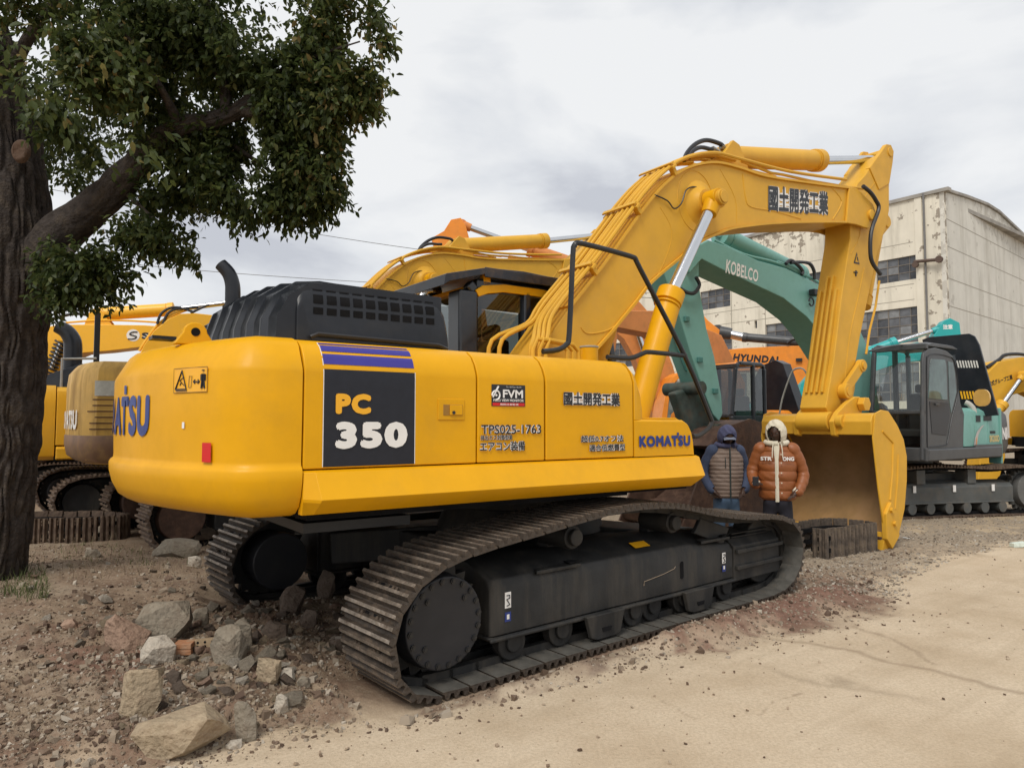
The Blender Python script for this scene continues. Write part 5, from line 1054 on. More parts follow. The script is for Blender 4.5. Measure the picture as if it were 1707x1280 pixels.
MB().prism(fT.pl([(1539, 768), (1539, 600), (1541, 588), (1548, 581), (1560, 579), (1578, 584), (1589, 593), (1595, 615), (1599, 650), (1602, 672), (1608, 690), (1606, 768)], 1.4), 1.34, 1.40).build('cab_side', grym, eT, bevel=.025)
sdg = mat('teal_tinted_window', (.075, .12, .115), .08, var=.5, scale=2.5, spec=.6)
def side_pane(nm, pts, m, y0=1.396, y1=1.408): MB().prism(fT.pl(pts, 1.4), y0, y1).build(nm, m, eT, bevel=.006)
side_pane('door_window', [(1550, 603), (1552, 598), (1575, 600), (1577, 610), (1579, 667), (1547, 664)], sdg)
side_pane('quarter_window', [(1580, 602), (1588, 604), (1591, 620), (1594, 654), (1585, 690), (1582, 667)], sdg)
side_pane('door_lower_panel', [(1549, 669), (1581, 671), (1583, 692), (1577, 726), (1553, 723)], blackp)
pipe_px('door_seam', fT, eT, [(1546, 745), (1545, 610), (1548, 594), (1560, 590), (1580, 594), (1591, 603), (1597, 652), (1586, 700), (1580, 735), (1575, 742), (1546, 745)], 1.406, .008, blackp, 3)
q0 = fT.p(1560, 674, 1.4); MB().box(q0[0]-.08, q0[0]+.05, 1.41, 1.43, q0[1]-.02, q0[1]+.02).build('door_handle', grym, eT, bevel=.008)
MB().box(-1.18, 1.75, 1.38, 1.46, .93, 1.14).build('side_sill', grym, eT, bevel=.03)
MB().box(1.72, 1.80, -.45, 1.44, .93, 1.16).build('front_sill', grym, eT, bevel=.02)
for px_, py_ in ((1143, 532), (1165, 600), (1191, 652)): q0 = fT.p(px_, py_, .2); MB().box(q0[0]-.05, q0[0]+.05, .2, .24, q0[1]-.04, q0[1]+.04).build('hose_bracket', teald, eT, bevel=.01)
for xx_ in (-.95, -.1, .75):
    q_ = MB(); q_.box(xx_, xx_+.06, 1.335, 1.345, .34, .46); q_.build('decal', whitep, eT, rot=rad(-22))
# raised engine hood: a slotted plate standing open, seen from inside
def raised(root, fr, pts, fw, slots, m, th=.06):
    P = [fr.f(x, y, fw) for x, y in pts]; n = len(P); b = MB()
    v = [(fw, a, z) for a, z in P]+[(fw-th, a, z) for a, z in P]
    b.add(v, [tuple(range(n)), tuple(range(2*n-1, n-1, -1))]+[(i, i+n, (i+1) % n+n, (i+1) % n) for i in range(n)])
    o = b.build('open_hood', m, root, bevel=.01)
    for pts2 in slots:
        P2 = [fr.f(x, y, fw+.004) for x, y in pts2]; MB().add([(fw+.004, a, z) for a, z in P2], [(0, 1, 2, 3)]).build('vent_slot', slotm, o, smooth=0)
    return o
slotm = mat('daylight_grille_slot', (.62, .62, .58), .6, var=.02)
sl = [[(1594+i*4.6, 601), (1596.6+i*4.6, 601), (1599.5+i*4.6, 613), (1597+i*4.6, 613)] for i in range(8)]
hdT = raised(eT, fT, [(1537, 566), (1548, 562), (1615, 556), (1624, 560), (1632, 575), (1664, 692), (1560, 700)], -.62, sl, hoodm)
sl2 = [[(1600+i*5.0, 652), (1603+i*5.0, 652), (1606+i*5.0, 665), (1603+i*5.0, 665)] for i in range(5)]
for p2 in sl2: P2 = [fT.f(x, y, -.61) for x, y in p2]; MB().add([(-.61, a, z) for a, z in P2], [(0, 1, 2, 3)]).build('vent_slot', yel2, hdT, smooth=0)
mp_ = fT.f(1638, 663, .5); b = MB(); b.loft([[(.5+d, mp_[0]+.13*math.cos(a)*abs(math.cos(a))**-.3, mp_[1]+.15*math.sin(a)) for a in [(k+.5)*PI/8 for k in range(16)]] for d in (0, .05)]); b.build('mirror', mat('hood_cutout_yellow', (.75, .45, .12), .25, metal=.3), eT)  # yellow disc painted in for what shows through the raised hood's cutout
b = MB(); q1 = fT.f(1623, 690, -.3); b.tube([(-.3, q1[0], q1[1]-.1), (-.3, q1[0], q1[1]+.08), (-.28, q1[0]-.06, q1[1]+.18), (-.26, q1[0]-.12, q1[1]+.22)], .05, n=10, smooth=3); b.build('exhaust_pipe', mat('pale_steel_exhaust', (.45, .44, .40), .4), eT)
b = MB(); b.box(.1, .45, 1.0, 1.3, .90, .955); b.build('yellow_cable_box', mat('lime_yellow_plastic', (.6, .6, .05), .5), eT)
pipe_px('handrail', fT, eT, [(1450, 585), (1500, 575), (1545, 578), (1580, 588)], 1.0, .015, grym)
# ---- orange one with open dark hood
fI = Fr(5.14, 16.6, -145); eI = empty('excavator', (*fI.c, 0), rad(-145))
tag(eI, 'orange excavator with black framed cab and its black engine hood propped open', 'excavator')
undercarriage(eI, rad(-5), 1.4, .55, .95, shoer)
cI, _ = upper(eI, orn, orn, 1.36, 2.5, -1.7, z0=.98, ztop=1.86, cabside=1, cabm_=cabm, hood=False, cabz=2.82, cabx=(.62, 1.70), roofm=orn)
hI = raised(eI, fI, [(1252, 640), (1268, 610), (1292, 600), (1305, 606), (1334, 690), (1300, 712), (1262, 700)], -.35, [], hoodm, .30)
for i in range(9): P2 = [fI.f(x, y, -.5) for x, y in [(1302+i*3.2, 612+i*8), (1312+i*3.2, 606+i*8)]]
MB().prism(fI.pl([(1225, 700), (1230, 640), (1190, 560), (1090, 520), (1000, 520), (1000, 545), (1080, 560), (1160, 610), (1190, 700)], 0), -.22, .22).build('boom', orno, eI, bevel=.02)
b = MB(); q = [fI.f(x, y, 1.2) for x, y in [(1298, 700), (1304, 665), (1318, 625), (1326, 615), (1340, 616), (1352, 640)]]; b.tube([(1.2, a, z) for a, z in q], .018, n=6, smooth=4); b.build('handrail', mat('grey_handrail', (.35, .35, .33), .5), eI)
MB().prism(fI.pl([(990, 510), (1010, 500), (1020, 560), (1000, 690), (985, 690), (985, 560)], 0), -.18, .18).build('arm', orno, eI, bevel=.02)
# ---- orange one with the raised arched boom
fF = Fr(5.5, 22, -175); eF = empty('excavator', (*fF.c, 0), rad(-175))
tag(eF, 'faded orange excavator whose raised boom reaches left over the cab, arm tip in the sky', 'excavator')
undercarriage(eF, 0, 1.45, .6, 1.1, shoer); upper(eF, orno, orno, 1.5, 3.0, -2.2, cabside=1, cabm_=None)
bF = beam_px('boom', fF, [(1150, 720), (1135, 660), (1122, 610), (1103, 560), (1085, 525), (1066, 503), (1040, 492), (990, 470), (945, 455), (900, 440), (868, 428), (848, 425)], [(1098, 730), (1078, 650), (1060, 600), (1040, 565), (1010, 540), (960, 500), (900, 470), (865, 455), (845, 445)], .3, .3, orno, eF)
cyl_px('boom_cylinder', fF, eF, [(1120, 720), (1075, 590), (1052, 520)], .55, .17, .085, orno)
cyl_px('arm_cylinder', fF, eF, [(985, 450), (880, 415), (770, 375)], 0, .20, .09, orno)
aF = beam_px('arm', fF, [(733, 437), (719, 397), (740, 385), (752, 366), (768, 363), (776, 375), (783, 400), (790, 425)], [(740, 440), (800, 440), (792, 430)][:2], .22, .22, orn, eF)
beam_px('arm_lower', fF, [(735, 430), (760, 560), (790, 690)], [(795, 425), (815, 560), (815, 690)], .2, .2, orno, eF)
q0 = fF.p(765, 410, .22); b = MB(); b.prism([(q0[0]-.12, q0[1]-.16), (q0[0]+.12, q0[1]-.12), (q0[0]+.12, q0[1]+.2), (q0[0]-.12, q0[1]+.2)], .222, .23); b.build('warning_decal', whitep, aF, smooth=0)
b = MB(); b.prism([(q0[0]-.08, q0[1]-.02), (q0[0]+.08, q0[1]-.02), (q0[0], q0[1]+.14)], .231, .235); b.build('warning_triangle', blackp, aF, smooth=0)
b = MB(); b.prism([(q0[0]-.05, q0[1]-.0), (q0[0]+.05, q0[1]-.0), (q0[0], q0[1]+.1)], .236, .239); b.build('warning_triangle', whitep, aF, smooth=0)
# curved orange cab front beside that boom
pipe_px('hose', fF, eF, [(1062, 470), (1078, 478), (1092, 500), (1098, 530)], .4, .04, rub)
# ---- orange front cab with curved pillar between the boom cylinder and the teal arm
fL = Fr(4.0, 15.3, -160); eL = empty('excavator', (*fF.c, 0), 0); bpy.data.objects.remove(eL)
MB().prism(fF.pl([(1103, 740), (1104, 690), (1110, 655), (1122, 628), (1135, 620), (1138, 626), (1126, 636), (1116, 660), (1112, 700), (1112, 740)], 1.5), .5, 1.5).build('cab_front_frame', orn, eF, bevel=.01)
MB().prism(fF.pl([(1112, 740), (1112, 700), (1117, 660), (1127, 637), (1150, 628), (1240, 628), (1240, 740)], 1.5), .52, 1.48).build('cab_glass_block', mat('dim_cab_glass_grey', (.16, .18, .17), .2, var=.5, scale=4), eF, smooth=0)
# ---- boom with black lettering over the open hood
fJ = Fr((1372-853.5)/F*24, 24, 158); eJ = empty('excavator', (*fJ.c, 0), rad(158))
tag(eJ, 'orange excavator with black lettering on its boom and a long dark cylinder above it', 'excavator')
undercarriage(eJ, 0, 1.45, .6, 1.05); upper(eJ, orn, orn, 1.4, 2.8, -2.0, cabside=-1, cabm_=cabm)
bJ = beam_px('boom', fJ, [(1176, 560), (1200, 584), (1240, 580), (1300, 577), (1345, 576), (1355, 600), (1368, 660), (1372, 720)], [(1180, 612), (1215, 620), (1260, 618), (1300, 622), (1325, 640), (1338, 680), (1340, 720)], .3, .3, orn, eJ)
MB().prism(fJ.pl([(1168, 520), (1180, 534), (1200, 550), (1196, 590), (1188, 640), (1180, 690), (1165, 690), (1160, 600), (1160, 540)], .3), -.25, .3).build('arm', orn, eJ, bevel=.02)
o = cyl_px('arm_cylinder', fJ, eJ, [(1345, 571), (1238, 562), (1196, 554)], .2, .15, .15, grym)
c5 = fJ.pl([(1221, 602), (1224, 589), (1297, 606), (1298, 594)], .3)
text('lettering', 'HYUNDAI', blackp, bJ, lambda u, v, l: Vector((0, .3+l, 0))+Vector((1, 0, 0))*((c5[0][0]*(1-u)+c5[2][0]*u)*(1-v)+(c5[1][0]*(1-u)+c5[3][0]*u)*v)+Vector((0, 0, 1))*((c5[0][1]*(1-u)+c5[2][1]*u)*(1-v)+(c5[1][1]*(1-u)+c5[3][1]*u)*v), 1, 1, bold=.07, spacing=1.12)
for pts in ([(1312, 572), (1322, 565), (1335, 566), (1342, 574)], [(1345, 580), (1352, 600), (1360, 630)]): pipe_px('hose', fJ, eJ, pts, .35, .05, rub)
q0 = fJ.p(1332, 600, .3); MB().box(q0[0]-.1, q0[0]+.1, .31, .4, q0[1]-.05, q0[1]+.05).build('work_lamp', blk, eJ)
# ---- bright teal one, boom reaching right
fV = Fr((1345-853.5)/F*20, 20, -12); eV = empty('excavator', (*fV.c, 0), rad(-12))
tag(eV, 'bright turquoise excavator mostly hidden behind the yellow arm, boom stretched to the right', 'excavator')
undercarriage(eV, 0, 1.35, .5, .95); upper(eV, teal2, teal2, 1.35, 2.7, -1.95, cabside=1, cabm_=None, hood=False, ztop=2.1)
bV = beam_px('boom', fV, [(1330, 680), (1335, 640), (1360, 612), (1430, 592), (1480, 580), (1530, 570), (1545, 575), (1610, 560)], [(1400, 690), (1410, 650), (1440, 625), (1500, 605), (1545, 600), (1612, 590)], -.25, .25, teal2, eV)
cyl_px('arm_cylinder', fV, eV, [(1425, 596), (1494, 571), (1566, 548)], -.1, .15, .06, teal2)
MB().prism(fV.pl([(1556, 560), (1574, 534), (1584, 530), (1600, 538), (1602, 556), (1640, 640), (1640, 690), (1620, 690), (1590, 600)], -.2), -.2, .2).build('arm', teal2, eV, bevel=.02)
q0 = fV.p(1582, 547, -.2); text('lettering', '注意', whitep, eV, lambda u, v, l: Vector((q0[0]-.15+u, -.2-l, q0[1]-.03+v)), .24, .13, bold=.05)
pipe_px('handrail', fV, eV, [(1325, 690), (1345, 650), (1358, 630)], -1.2, .04, teal)
# ---- yellow one at the right edge
fK = Fr((1790-853.5)/F*19, 19, -168); eK = empty('excavator', (*fK.c, 0), rad(-168))
tag(eK, 'yellow excavator cut by the right edge with small black lettering on its boom', 'excavator')
undercarriage(eK, rad(-8), 1.4, .55, 1.0); upper(eK, yel2, yel2, 1.4, 2.7, -1.9, cabside=1, cabm_=cabm)
bK = beam_px('boom', fK, [(1625, 700), (1632, 660), (1643, 625), (1665, 603), (1705, 595), (1780, 610), (1830, 650), (1850, 720)], [(1650, 710), (1660, 680), (1680, 660), (1720, 650), (1760, 670), (1800, 730)], .3, .3, yelb, eK)
cyl_px('boom_cylinder', fK, eK, [(1645, 702), (1672, 672), (1706, 625)], .45, .13, .06, yelb)
c6 = fK.pl([(1648, 645), (1647, 636), (1688, 632), (1687, 624)], .3)
text('lettering', '株式グループ工業', blackp, bK, lambda u, v, l: Vector((0, .3+l, 0))+Vector((1, 0, 0))*((c6[0][0]*(1-u)+c6[2][0]*u)*(1-v)+(c6[1][0]*(1-u)+c6[3][0]*u)*v)+Vector((0, 0, 1))*((c6[0][1]*(1-u)+c6[2][1]*u)*(1-v)+(c6[1][1]*(1-u)+c6[3][1]*u)*v), 1, 1, bold=.03)
pipe_px('hose', fK, eK, [(1645, 612), (1665, 600), (1675, 592), (1695, 590), (1712, 592)], .2, .045, rub)
MB().prism(fK.pl([(1640, 640), (1655, 650), (1665, 760), (1640, 850), (1615, 850), (1625, 740)], 0), -.2, .2).build('arm', yelb, eK, bevel=.02)
# ================================================================== loose track belts
def belt(name, label, path, height_, m, flip=1, closed=False, tilt=0.0, z0=0.0, pitch=.19):
    P = catmull([Vector((a, b, 0)) for a, b in path], 10, closed); L = [0]; PP = P+([P[0]] if closed else [Vector((*path[-1], 0))])
    for a, b in zip(PP[:-1], PP[1:]): L.append(L[-1]+(b-a).length)
    n = int(L[-1]/pitch); c0 = path[0]
    root = empty(name, (c0[0], c0[1], 0)); tag(root, label, 'loose track')
    sm = shoe_mesh(pitch*.98, height_, m, m, True); ch = MB(); rnd = random.Random(7)
    for i in range(n):
        d = (i+.5)*L[-1]/n; j = max(k for k in range(len(L)-1) if L[k] <= d); t = (PP[j+1]-PP[j]).normalized(); p = PP[j].lerp(PP[j+1], (d-L[j])/(L[j+1]-L[j]))
        nn = Vector((t.y, -t.x, 0))*flip; g = hgt(p.x, p.y)
        tl = tilt+rnd.uniform(-.03, .03); up = (Vector((0, 0, 1))*math.cos(tl)+nn*math.sin(tl)); no = t.cross(up)*1.0
        o = bpy.data.objects.new('shoe', sm); COL.objects.link(o); o.parent = root
        q = Vector((p.x-c0[0], p.y-c0[1], g+z0+height_/2-.02))
        no = -no if no.dot(nn) < 0 else no
        o.matrix_local = Matrix(((t.x, up.x, no.x, q.x), (t.y, up.y, no.y, q.y), (t.z, up.z, no.z, q.z), (0, 0, 0, 1)))
        for zz in (-.07, .07): c = q-no*.05+up*zz; ch.obox(c-t*pitch*.55, c+t*pitch*.55, .06, .045)
    ch.build('chain', drk, root, smooth=0)
    return root
belt('loose_track', 'muddy steel track belt standing coiled on edge in front of the yellow bucket', [(3.42, 8.80), (3.75, 9.02), (4.10, 9.16), (4.38, 9.10), (4.47, 8.88), (4.32, 8.70), (4.02, 8.56), (3.74, 8.40), (3.60, 8.30), (3.50, 8.38)], .36, mat('muddy_loose_shoe', (.085, .065, .05), .75, var=.4, scale=12, dirt=(.22, .17, .12), dirt_amt=.8, dscale=8, bump=.5), flip=-1)
belt('loose_track', 'muddy old track belt lying as an oval ring beside the tree trunk', [(-6.9, 9.4), (-6.3, 9.22), (-5.7, 9.25), (-5.25, 9.5), (-5.3, 9.85), (-5.9, 10.0), (-6.6, 9.95), (-7.0, 9.7)], .34, shoer, closed=True)
o = belt('loose_track', 'pale dusty track belt lying flat at the right edge behind the teal excavator', [(11.2, 15.6), (12.2, 15.4), (13.2, 15.5), (14.0, 15.9)], .40, mat('pale_dusty_track', (.22, .20, .17), .8, var=.3, scale=8))
# ================================================================== rocks, bricks and gravel
def rock_mat(nm, c, d): return mat(nm, c, .88, var=.22, scale=7, dirt=d, dirt_amt=.75, dscale=9, bump=1.0, bscale=34, spec=.2)
RM = [rock_mat('tan_sandstone', (.36, .285, .195), (.20, .14, .095)), rock_mat('grey_tan_stone', (.26, .225, .175), (.15, .11, .08)), rock_mat('pink_tan_stone', (.33, .225, .165), (.19, .12, .09)), rock_mat('pale_limestone', (.46, .41, .34), (.26, .20, .15)), rock_mat('dark_brown_stone', (.15, .115, .09), (.08, .055, .04))]
brickm = mat('terracotta_brick', (.38, .175, .085), .9, var=.15, scale=14, dirt=(.36, .28, .20), dirt_amt=.8, dscale=9, bump=.4, bscale=50)
def rock_obj(px, py, wpx, hpx, k, label, seed, flat=None, z_in=.12, rz=None):
    x, y = gnd(px, py, .06); g = hgt(x, y); d = y; w_ = wpx/F*d; h_ = hpx/F*d*1.15
    bm = hull(seed, 26, (w_, w_*random.Random(seed).uniform(.6, .8), h_*(1.5 if wpx < 120 else 1.15)), .95 if wpx > 120 else .75); bmesh.ops.subdivide_edges(bm, edges=bm.edges, cuts=2, use_grid_fill=True)
    rn = random.Random(seed+5)
    for v in bm.verts: v.co *= 1+(vn3(v.co.x*28/max(w_*6, .6)+seed, v.co.y*28/max(w_*6, .6), v.co.z*28/max(w_*6, .6))-.5)*.10
    me = bpy.data.meshes.new('rock'); bm.to_mesh(me); bm.free(); me.materials.append(RM[k])
    o = bpy.data.objects.new('rock', me); COL.objects.link(o); o.location = (x, y+w_*.25, g+h_*(.5-z_in)); o.rotation_euler = (rn.uniform(-.15, .15), rn.uniform(-.15, .15), rn.uniform(-.5, .5)) if wpx < 120 else (.05, -.04, -.12)
    tag(o, label, 'rock'); return o
def vn3(x, y, z): return float(vnoise(np.array([x+z*1.7]), np.array([y-z*1.3]), 3)[0])
rocks = [(285, 1246, 140, 58, 0, 'largest pale sandstone block, flat topped, at the edge of the road'), (226, 1205, 66, 62, 0, 'rough tan rock standing right behind the largest block'), (262, 1092, 90, 46, 1, 'wide flat-faced grey tan rock at the back of the rubble heap'), (200, 1106, 76, 48, 2, 'pinkish tan wedge rock left of the wide flat-faced one'), (258, 1124, 58, 32, 3, 'pale sloping rock just below the wide flat-faced one'),
 (372, 1124, 62, 46, 1, 'pointed grey tan rock right of the perforated brick'), (398, 1104, 36, 42, 1, 'upright grey stone behind the pointed rock'), (442, 1148, 44, 30, 0, 'squarish tan stone right of the pointed rock'), (478, 1144, 28, 20, 3, 'small pale grey stone beside the squarish tan one'), (466, 1182, 26, 24, 3, 'light chunky stone above the road edge, right of the dry roots'), (406, 1216, 36, 50, 1, 'tall mossy stone at the foot of the rubble near the road'), (388, 1226, 28, 10, 3, 'flat whitish chip lying by the mossy stone'),
 (541, 1002, 34, 34, 4, 'brown upright stone in the shade under the excavator'), (484, 1034, 44, 36, 4, 'leaning slab of stone below the left crawler track'), (512, 1052, 30, 22, 4, 'dark stone right of the leaning slab'), (284, 934, 82, 20, 1, 'long pale slab beside the rust brown drive cover'), (322, 952, 24, 15, 3, 'pinkish white stone right of the long slab'), (176, 897, 44, 30, 1, 'tan boulder next to the oval loose track'), (455, 1082, 44, 26, 4, 'brown jagged stone in the middle right of the rubble'), (330, 1066, 30, 22, 1, 'small round-backed stone above the bricks'), (152, 940, 26, 10, 1, 'thin flat stone left of centre near the tree'), (112, 1070, 30, 14, 2, 'flat pinkish stone in the bare earth left of the heap'), (560, 1090, 26, 18, 4, 'small dark stone close to the big near track'), (505, 1150, 24, 14, 1, 'low grey stone close to the road edge below the near track')]
for i, r in enumerate(rocks): rock_obj(*r, 100+i*7)
def brick(px, py, w_, rz, tilt, label, holes=False, m=brickm):
    x, y = gnd(px, py, .08); b = MB()
    if holes:
        b.box(-.11, .11, -.055, .055, -.03, .03); 
    else: b.box(-.055, .055, -.05, .05, -.03, .0); b.box(-.055, .055, -.05, .05, .008, .038); b.box(-.052, .052, -.047, .047, 0, .008)
    o = b.build('brick', m, None, bevel=.003); o.location = (x, y, hgt(x, y)+.04); o.rotation_euler = (tilt, 0, rz)
    if holes:
        for q in range(5):
            for k in range(2): h_ = MB(); h_.cyl((-.085+q*.042, -.0555, -.012+k*.024), (-.085+q*.042, -.057, -.012+k*.024), .008, n=8); h_.build('brick_hole', drk, o)
    tag(o, label, 'brick'); return o
brick(307, 1104, 28, .1, 0, 'orange terracotta brick pair standing in the rubble between two rocks')
brick(342, 1096, 40, .35, -.2, 'beige perforated brick tilted beside the orange brick', True, mat('beige_brick', (.34, .25, .155), .9, var=.15, scale=14, bump=.4))
rnd = random.Random(11)
variants = []
for k in range(10):
    bm = hull(500+k, 14, (1, rnd.uniform(.6, .9), rnd.uniform(.4, .7))); me = bpy.data.meshes.new('stone'); bm.to_mesh(me); bm.free(); variants.append(me)
pool = {}
n_s = 0
while n_s < 290:
    if rnd.random() < .72: px, py = rnd.gauss(400, 110), rnd.gauss(1085, 60)
    else: px, py = rnd.uniform(0, 640), rnd.uniform(920, 1230)
    if py < 915 or px < 0 or px > 660: continue
    x, y = gnd(px, py, .05); dd = float(edge_dist(np.array([x]), np.array([y]))[0]); a = (x-T.c[0])*T.u[0]+(y-T.c[1])*T.u[1]; l = (x-T.c[0])*T.l[0]+(y-T.c[1])*T.l[1]
    if dd < .05 or (abs(abs(l)-1.3) < .38 and a > -2.45): continue
    k = rnd.choices(range(5), (3, 5, 3, 2, 4))[0]; vi = rnd.randrange(10)
    if (k, vi) not in pool: me = variants[vi].copy(); me.materials.append(RM[k]); me.name = 'stone'; pool[(k, vi)] = me
    s_ = .04+.10*rnd.random()**1.7*(1.0 if 1000 < py < 1200 and px > 150 else .6)
    o = bpy.data.objects.new('stone', pool[(k, vi)]); COL.objects.link(o); o.scale = (s_, s_, s_); o.location = (x, y, hgt(x, y)+s_*.13); o.rotation_euler = (rnd.uniform(-.5, .5), rnd.uniform(-.5, .5), rnd.uniform(0, 6.3))
    zn = 'by the tree side of the bare earth' if px < 200 else ('on the front slope of the rubble heap by the road' if py > 1130 else ('in the shade close to the excavator tracks' if px > 420 or py < 1010 else 'in the middle of the rubble heap'))
    tag(o, 'small %s stone %s' % (('tan', 'grey tan', 'pinkish', 'pale', 'dark brown')[k], zn), 'stone', 'small %s stones %s' % (('tan', 'grey tan', 'pinkish', 'pale', 'dark brown')[k], zn)); n_s += 1
# gravel and crumbs: joined, uncountable
def scatter(name, N, sampler, smin, smax, m, power=3, seed=1, sink=.25):
    r = np.random.default_rng(seed); X, Y, keep = sampler(r, N); X, Y = X[keep], Y[keep]; n = len(X)
    Zg = height(X, Y)[0]; s_ = smin+(smax-smin)*r.random(n)**power
    base = np.array([(-1, -1, -.7), (1, -1, -.7), (1, 1, -.7), (-1, 1, -.7), (-.8, -.8, .7), (.8, -.8, .7), (.8, .8, .7), (-.8, .8, .7)], float)*.62
    v = base[None]*(.65+.6*r.random((n, 8, 1)))*(.6+.7*r.random((n, 1, 3)))+(r.random((n, 8, 3))-.5)*.35; th_ = r.random(n)*6.28; c, s2 = np.cos(th_), np.sin(th_)
    tx, ty = (r.random(n)-.5)*.9, (r.random(n)-.5)*.9
    x = v[..., 0]*c[:, None]-v[..., 1]*s2[:, None]; y = v[..., 0]*s2[:, None]+v[..., 1]*c[:, None]; z = v[..., 2]+x*tx[:, None]+y*ty[:, None]
    P = np.stack([x*s_[:, None]*.5+X[:, None], y*s_[:, None]*.5+Y[:, None], z*s_[:, None]*.5+Zg[:, None]+s_[:, None]*(.3-sink)], -1).reshape(-1, 3)
    ff = np.array([(4, 5, 6, 7), (0, 1, 5, 4), (1, 2, 6, 5), (2, 3, 7, 6), (3, 0, 4, 7)]); Fc = (ff[None]+np.arange(n)[:, None, None]*8).reshape(-1, 4)
    me = bpy.data.meshes.new(name); me.from_pydata(P.tolist(), [], Fc.tolist()); me.materials.append(m)
    ca = me.color_attributes.new('tint', 'FLOAT_COLOR', 'POINT'); t = np.repeat(r.random(n), 8); ca.data.foreach_set('color', np.stack([t, t, t, np.ones_like(t)], -1).astype(np.float32).reshape(-1))
    o = bpy.data.objects.new(name, me); COL.objects.link(o); tag(o, kind='stuff'); return o
def tint_mat(nm, stops, rough=.9, trans=0, bump=0):
    m = bpy.data.materials.new(nm); m.use_nodes = True; t = m.node_tree; b = t.nodes['Principled BSDF']; b.inputs['Roughness'].default_value = rough; b.inputs['Specular IOR Level'].default_value = .25
    a = t.nodes.new('ShaderNodeAttribute'); a.attribute_name = 'tint'; r = t.nodes.new('ShaderNodeValToRGB'); e = r.color_ramp.elements
    e[0].position, e[0].color = stops[0][0], (*stops[0][1], 1); e[1].position, e[1].color = stops[-1][0], (*stops[-1][1], 1)
    for p, c in stops[1:-1]: q = e.new(p); q.color = (*c, 1)
    t.links.new(a.outputs['Fac'], r.inputs[0]); t.links.new(r.outputs[0], b.inputs['Base Color'])
    if trans:
        tr = t.nodes.new('ShaderNodeBsdfTranslucent'); t.links.new(r.outputs[0], tr.inputs[0]); mx = t.nodes.new('ShaderNodeMixShader'); mx.inputs[0].default_value = trans
        t.links.new(b.outputs[0], mx.inputs[1]); t.links.new(tr.outputs[0], mx.inputs[2]); t.links.new(mx.outputs[0], t.nodes['Material Output'].inputs[0])
    return m
gm_ = tint_mat('mixed_gravel', [(0, (.085, .055, .04)), (.35, (.17, .12, .085)), (.7, (.29, .235, .175)), (.93, (.36, .31, .25)), (1, (.46, .41, .34))])
def samp_dirt(r, N):
    y = 2.6*np.exp(r.random(N)*math.log(9/2.6)); x = (r.random(N)*1.35-.80)*y
    d = edge_dist(x, y); a = (x-T.c[0])*T.u[0]+(y-T.c[1])*T.u[1]; l = (x-T.c[0])*T.l[0]+(y-T.c[1])*T.l[1]
    pr = sstep(-.25, .35, d)*(.25+.75*np.exp(-((x+1.7)**2+(y-4.6)**2)/1.6)+.5*np.exp(-((l+1.9)/.3)**2))
    pr = pr*(1-(np.abs(np.abs(l)-1.3) < .33)*(a > -2.4)*(a < 2.2))
    return x, y, (r.random(N) < pr)
scatter('gravel', 150000, samp_dirt, .006, .04, gm_, 4, 2)
scatter('rubble', 5200, samp_dirt, .03, .085, gm_, 2.2, 12, .2)
def samp_far(r, N):
    y = 6.5*np.exp(r.random(N)*math.log(20/6.5)); x = (.2+r.random(N)*.62)*y; d = edge_dist(x, y); return x, y, (d > -.15)
scatter('gravel', 26000, samp_far, .008, .05, tint_mat('grey_gravel', [(0, (.12, .095, .07)), (.5, (.26, .22, .175)), (1, (.46, .42, .36))]), 4, 5)
def samp_road(r, N):
    y = 2.6*np.exp(r.random(N)*math.log(9/2.6)); x = (r.random(N)*1.3-.45)*y; d = edge_dist(x, y)
    return x, y, (d < .05)*(r.random(N) < np.exp(np.minimum(d, 0)*2.2)*.8+.02)
scatter('earth_crumbs', 9000, samp_road, .004, .028, tint_mat('earth_crumb', [(0, (.10, .065, .045)), (.6, (.24, .175, .12)), (1, (.42, .34, .25))]), 4, 9, .1)
# dry stalks, roots and weeds
def blades(name, N, sampler, lmin, lmax, wd, m, seed, lean=.6, flat=0.0):
    r = np.random.default_rng(seed); X, Y, keep = sampler(r, N); X, Y = X[keep], Y[keep]; n = len(X); Z = height(X, Y)[0]-.004
    L_ = lmin+(lmax-lmin)*r.random(n)**2; az = r.random(n)*6.28; ln = lean*(.3+r.random(n)); V_ = []
    dx, dy = np.cos(az), np.sin(az); px, py = -dy, dx
    for t, wk in ((0, 1), (.5, .8), (1, .1)):
        hx = dx*ln*L_*t**1.4; hy = dy*ln*L_*t**1.4; hz = L_*(t-(.45*t*t*ln))*(1-flat)+flat*.012*np.sin(t*3)
        for sg in (-1, 1): V_.append(np.stack([X+hx+px*wd*wk*sg, Y+hy+py*wd*wk*sg, Z+hz], -1))
    V_ = np.stack(V_, 1).reshape(-1, 3); ff = np.array([(0, 1, 3, 2), (2, 3, 5, 4)]); Fc = (ff[None]+np.arange(n)[:, None, None]*6).reshape(-1, 4)
    me = bpy.data.meshes.new(name); me.from_pydata(V_.tolist(), [], Fc.tolist()); me.materials.append(m)
    ca = me.color_attributes.new('tint', 'FLOAT_COLOR', 'POINT'); t = np.repeat(r.random(n), 6); ca.data.foreach_set('color', np.stack([t, t, t, np.ones_like(t)], -1).astype(np.float32).reshape(-1))
    o = bpy.data.objects.new(name, me); COL.objects.link(o); tag(o, kind='stuff'); return o
straw = tint_mat('dry_straw', [(0, (.10, .07, .045)), (.5, (.22, .165, .10)), (1, (.38, .31, .20))], .8, .15)
green = tint_mat('weed_green', [(0, (.05, .075, .022)), (.6, (.10, .125, .045)), (1, (.20, .20, .09))], .7, .25)
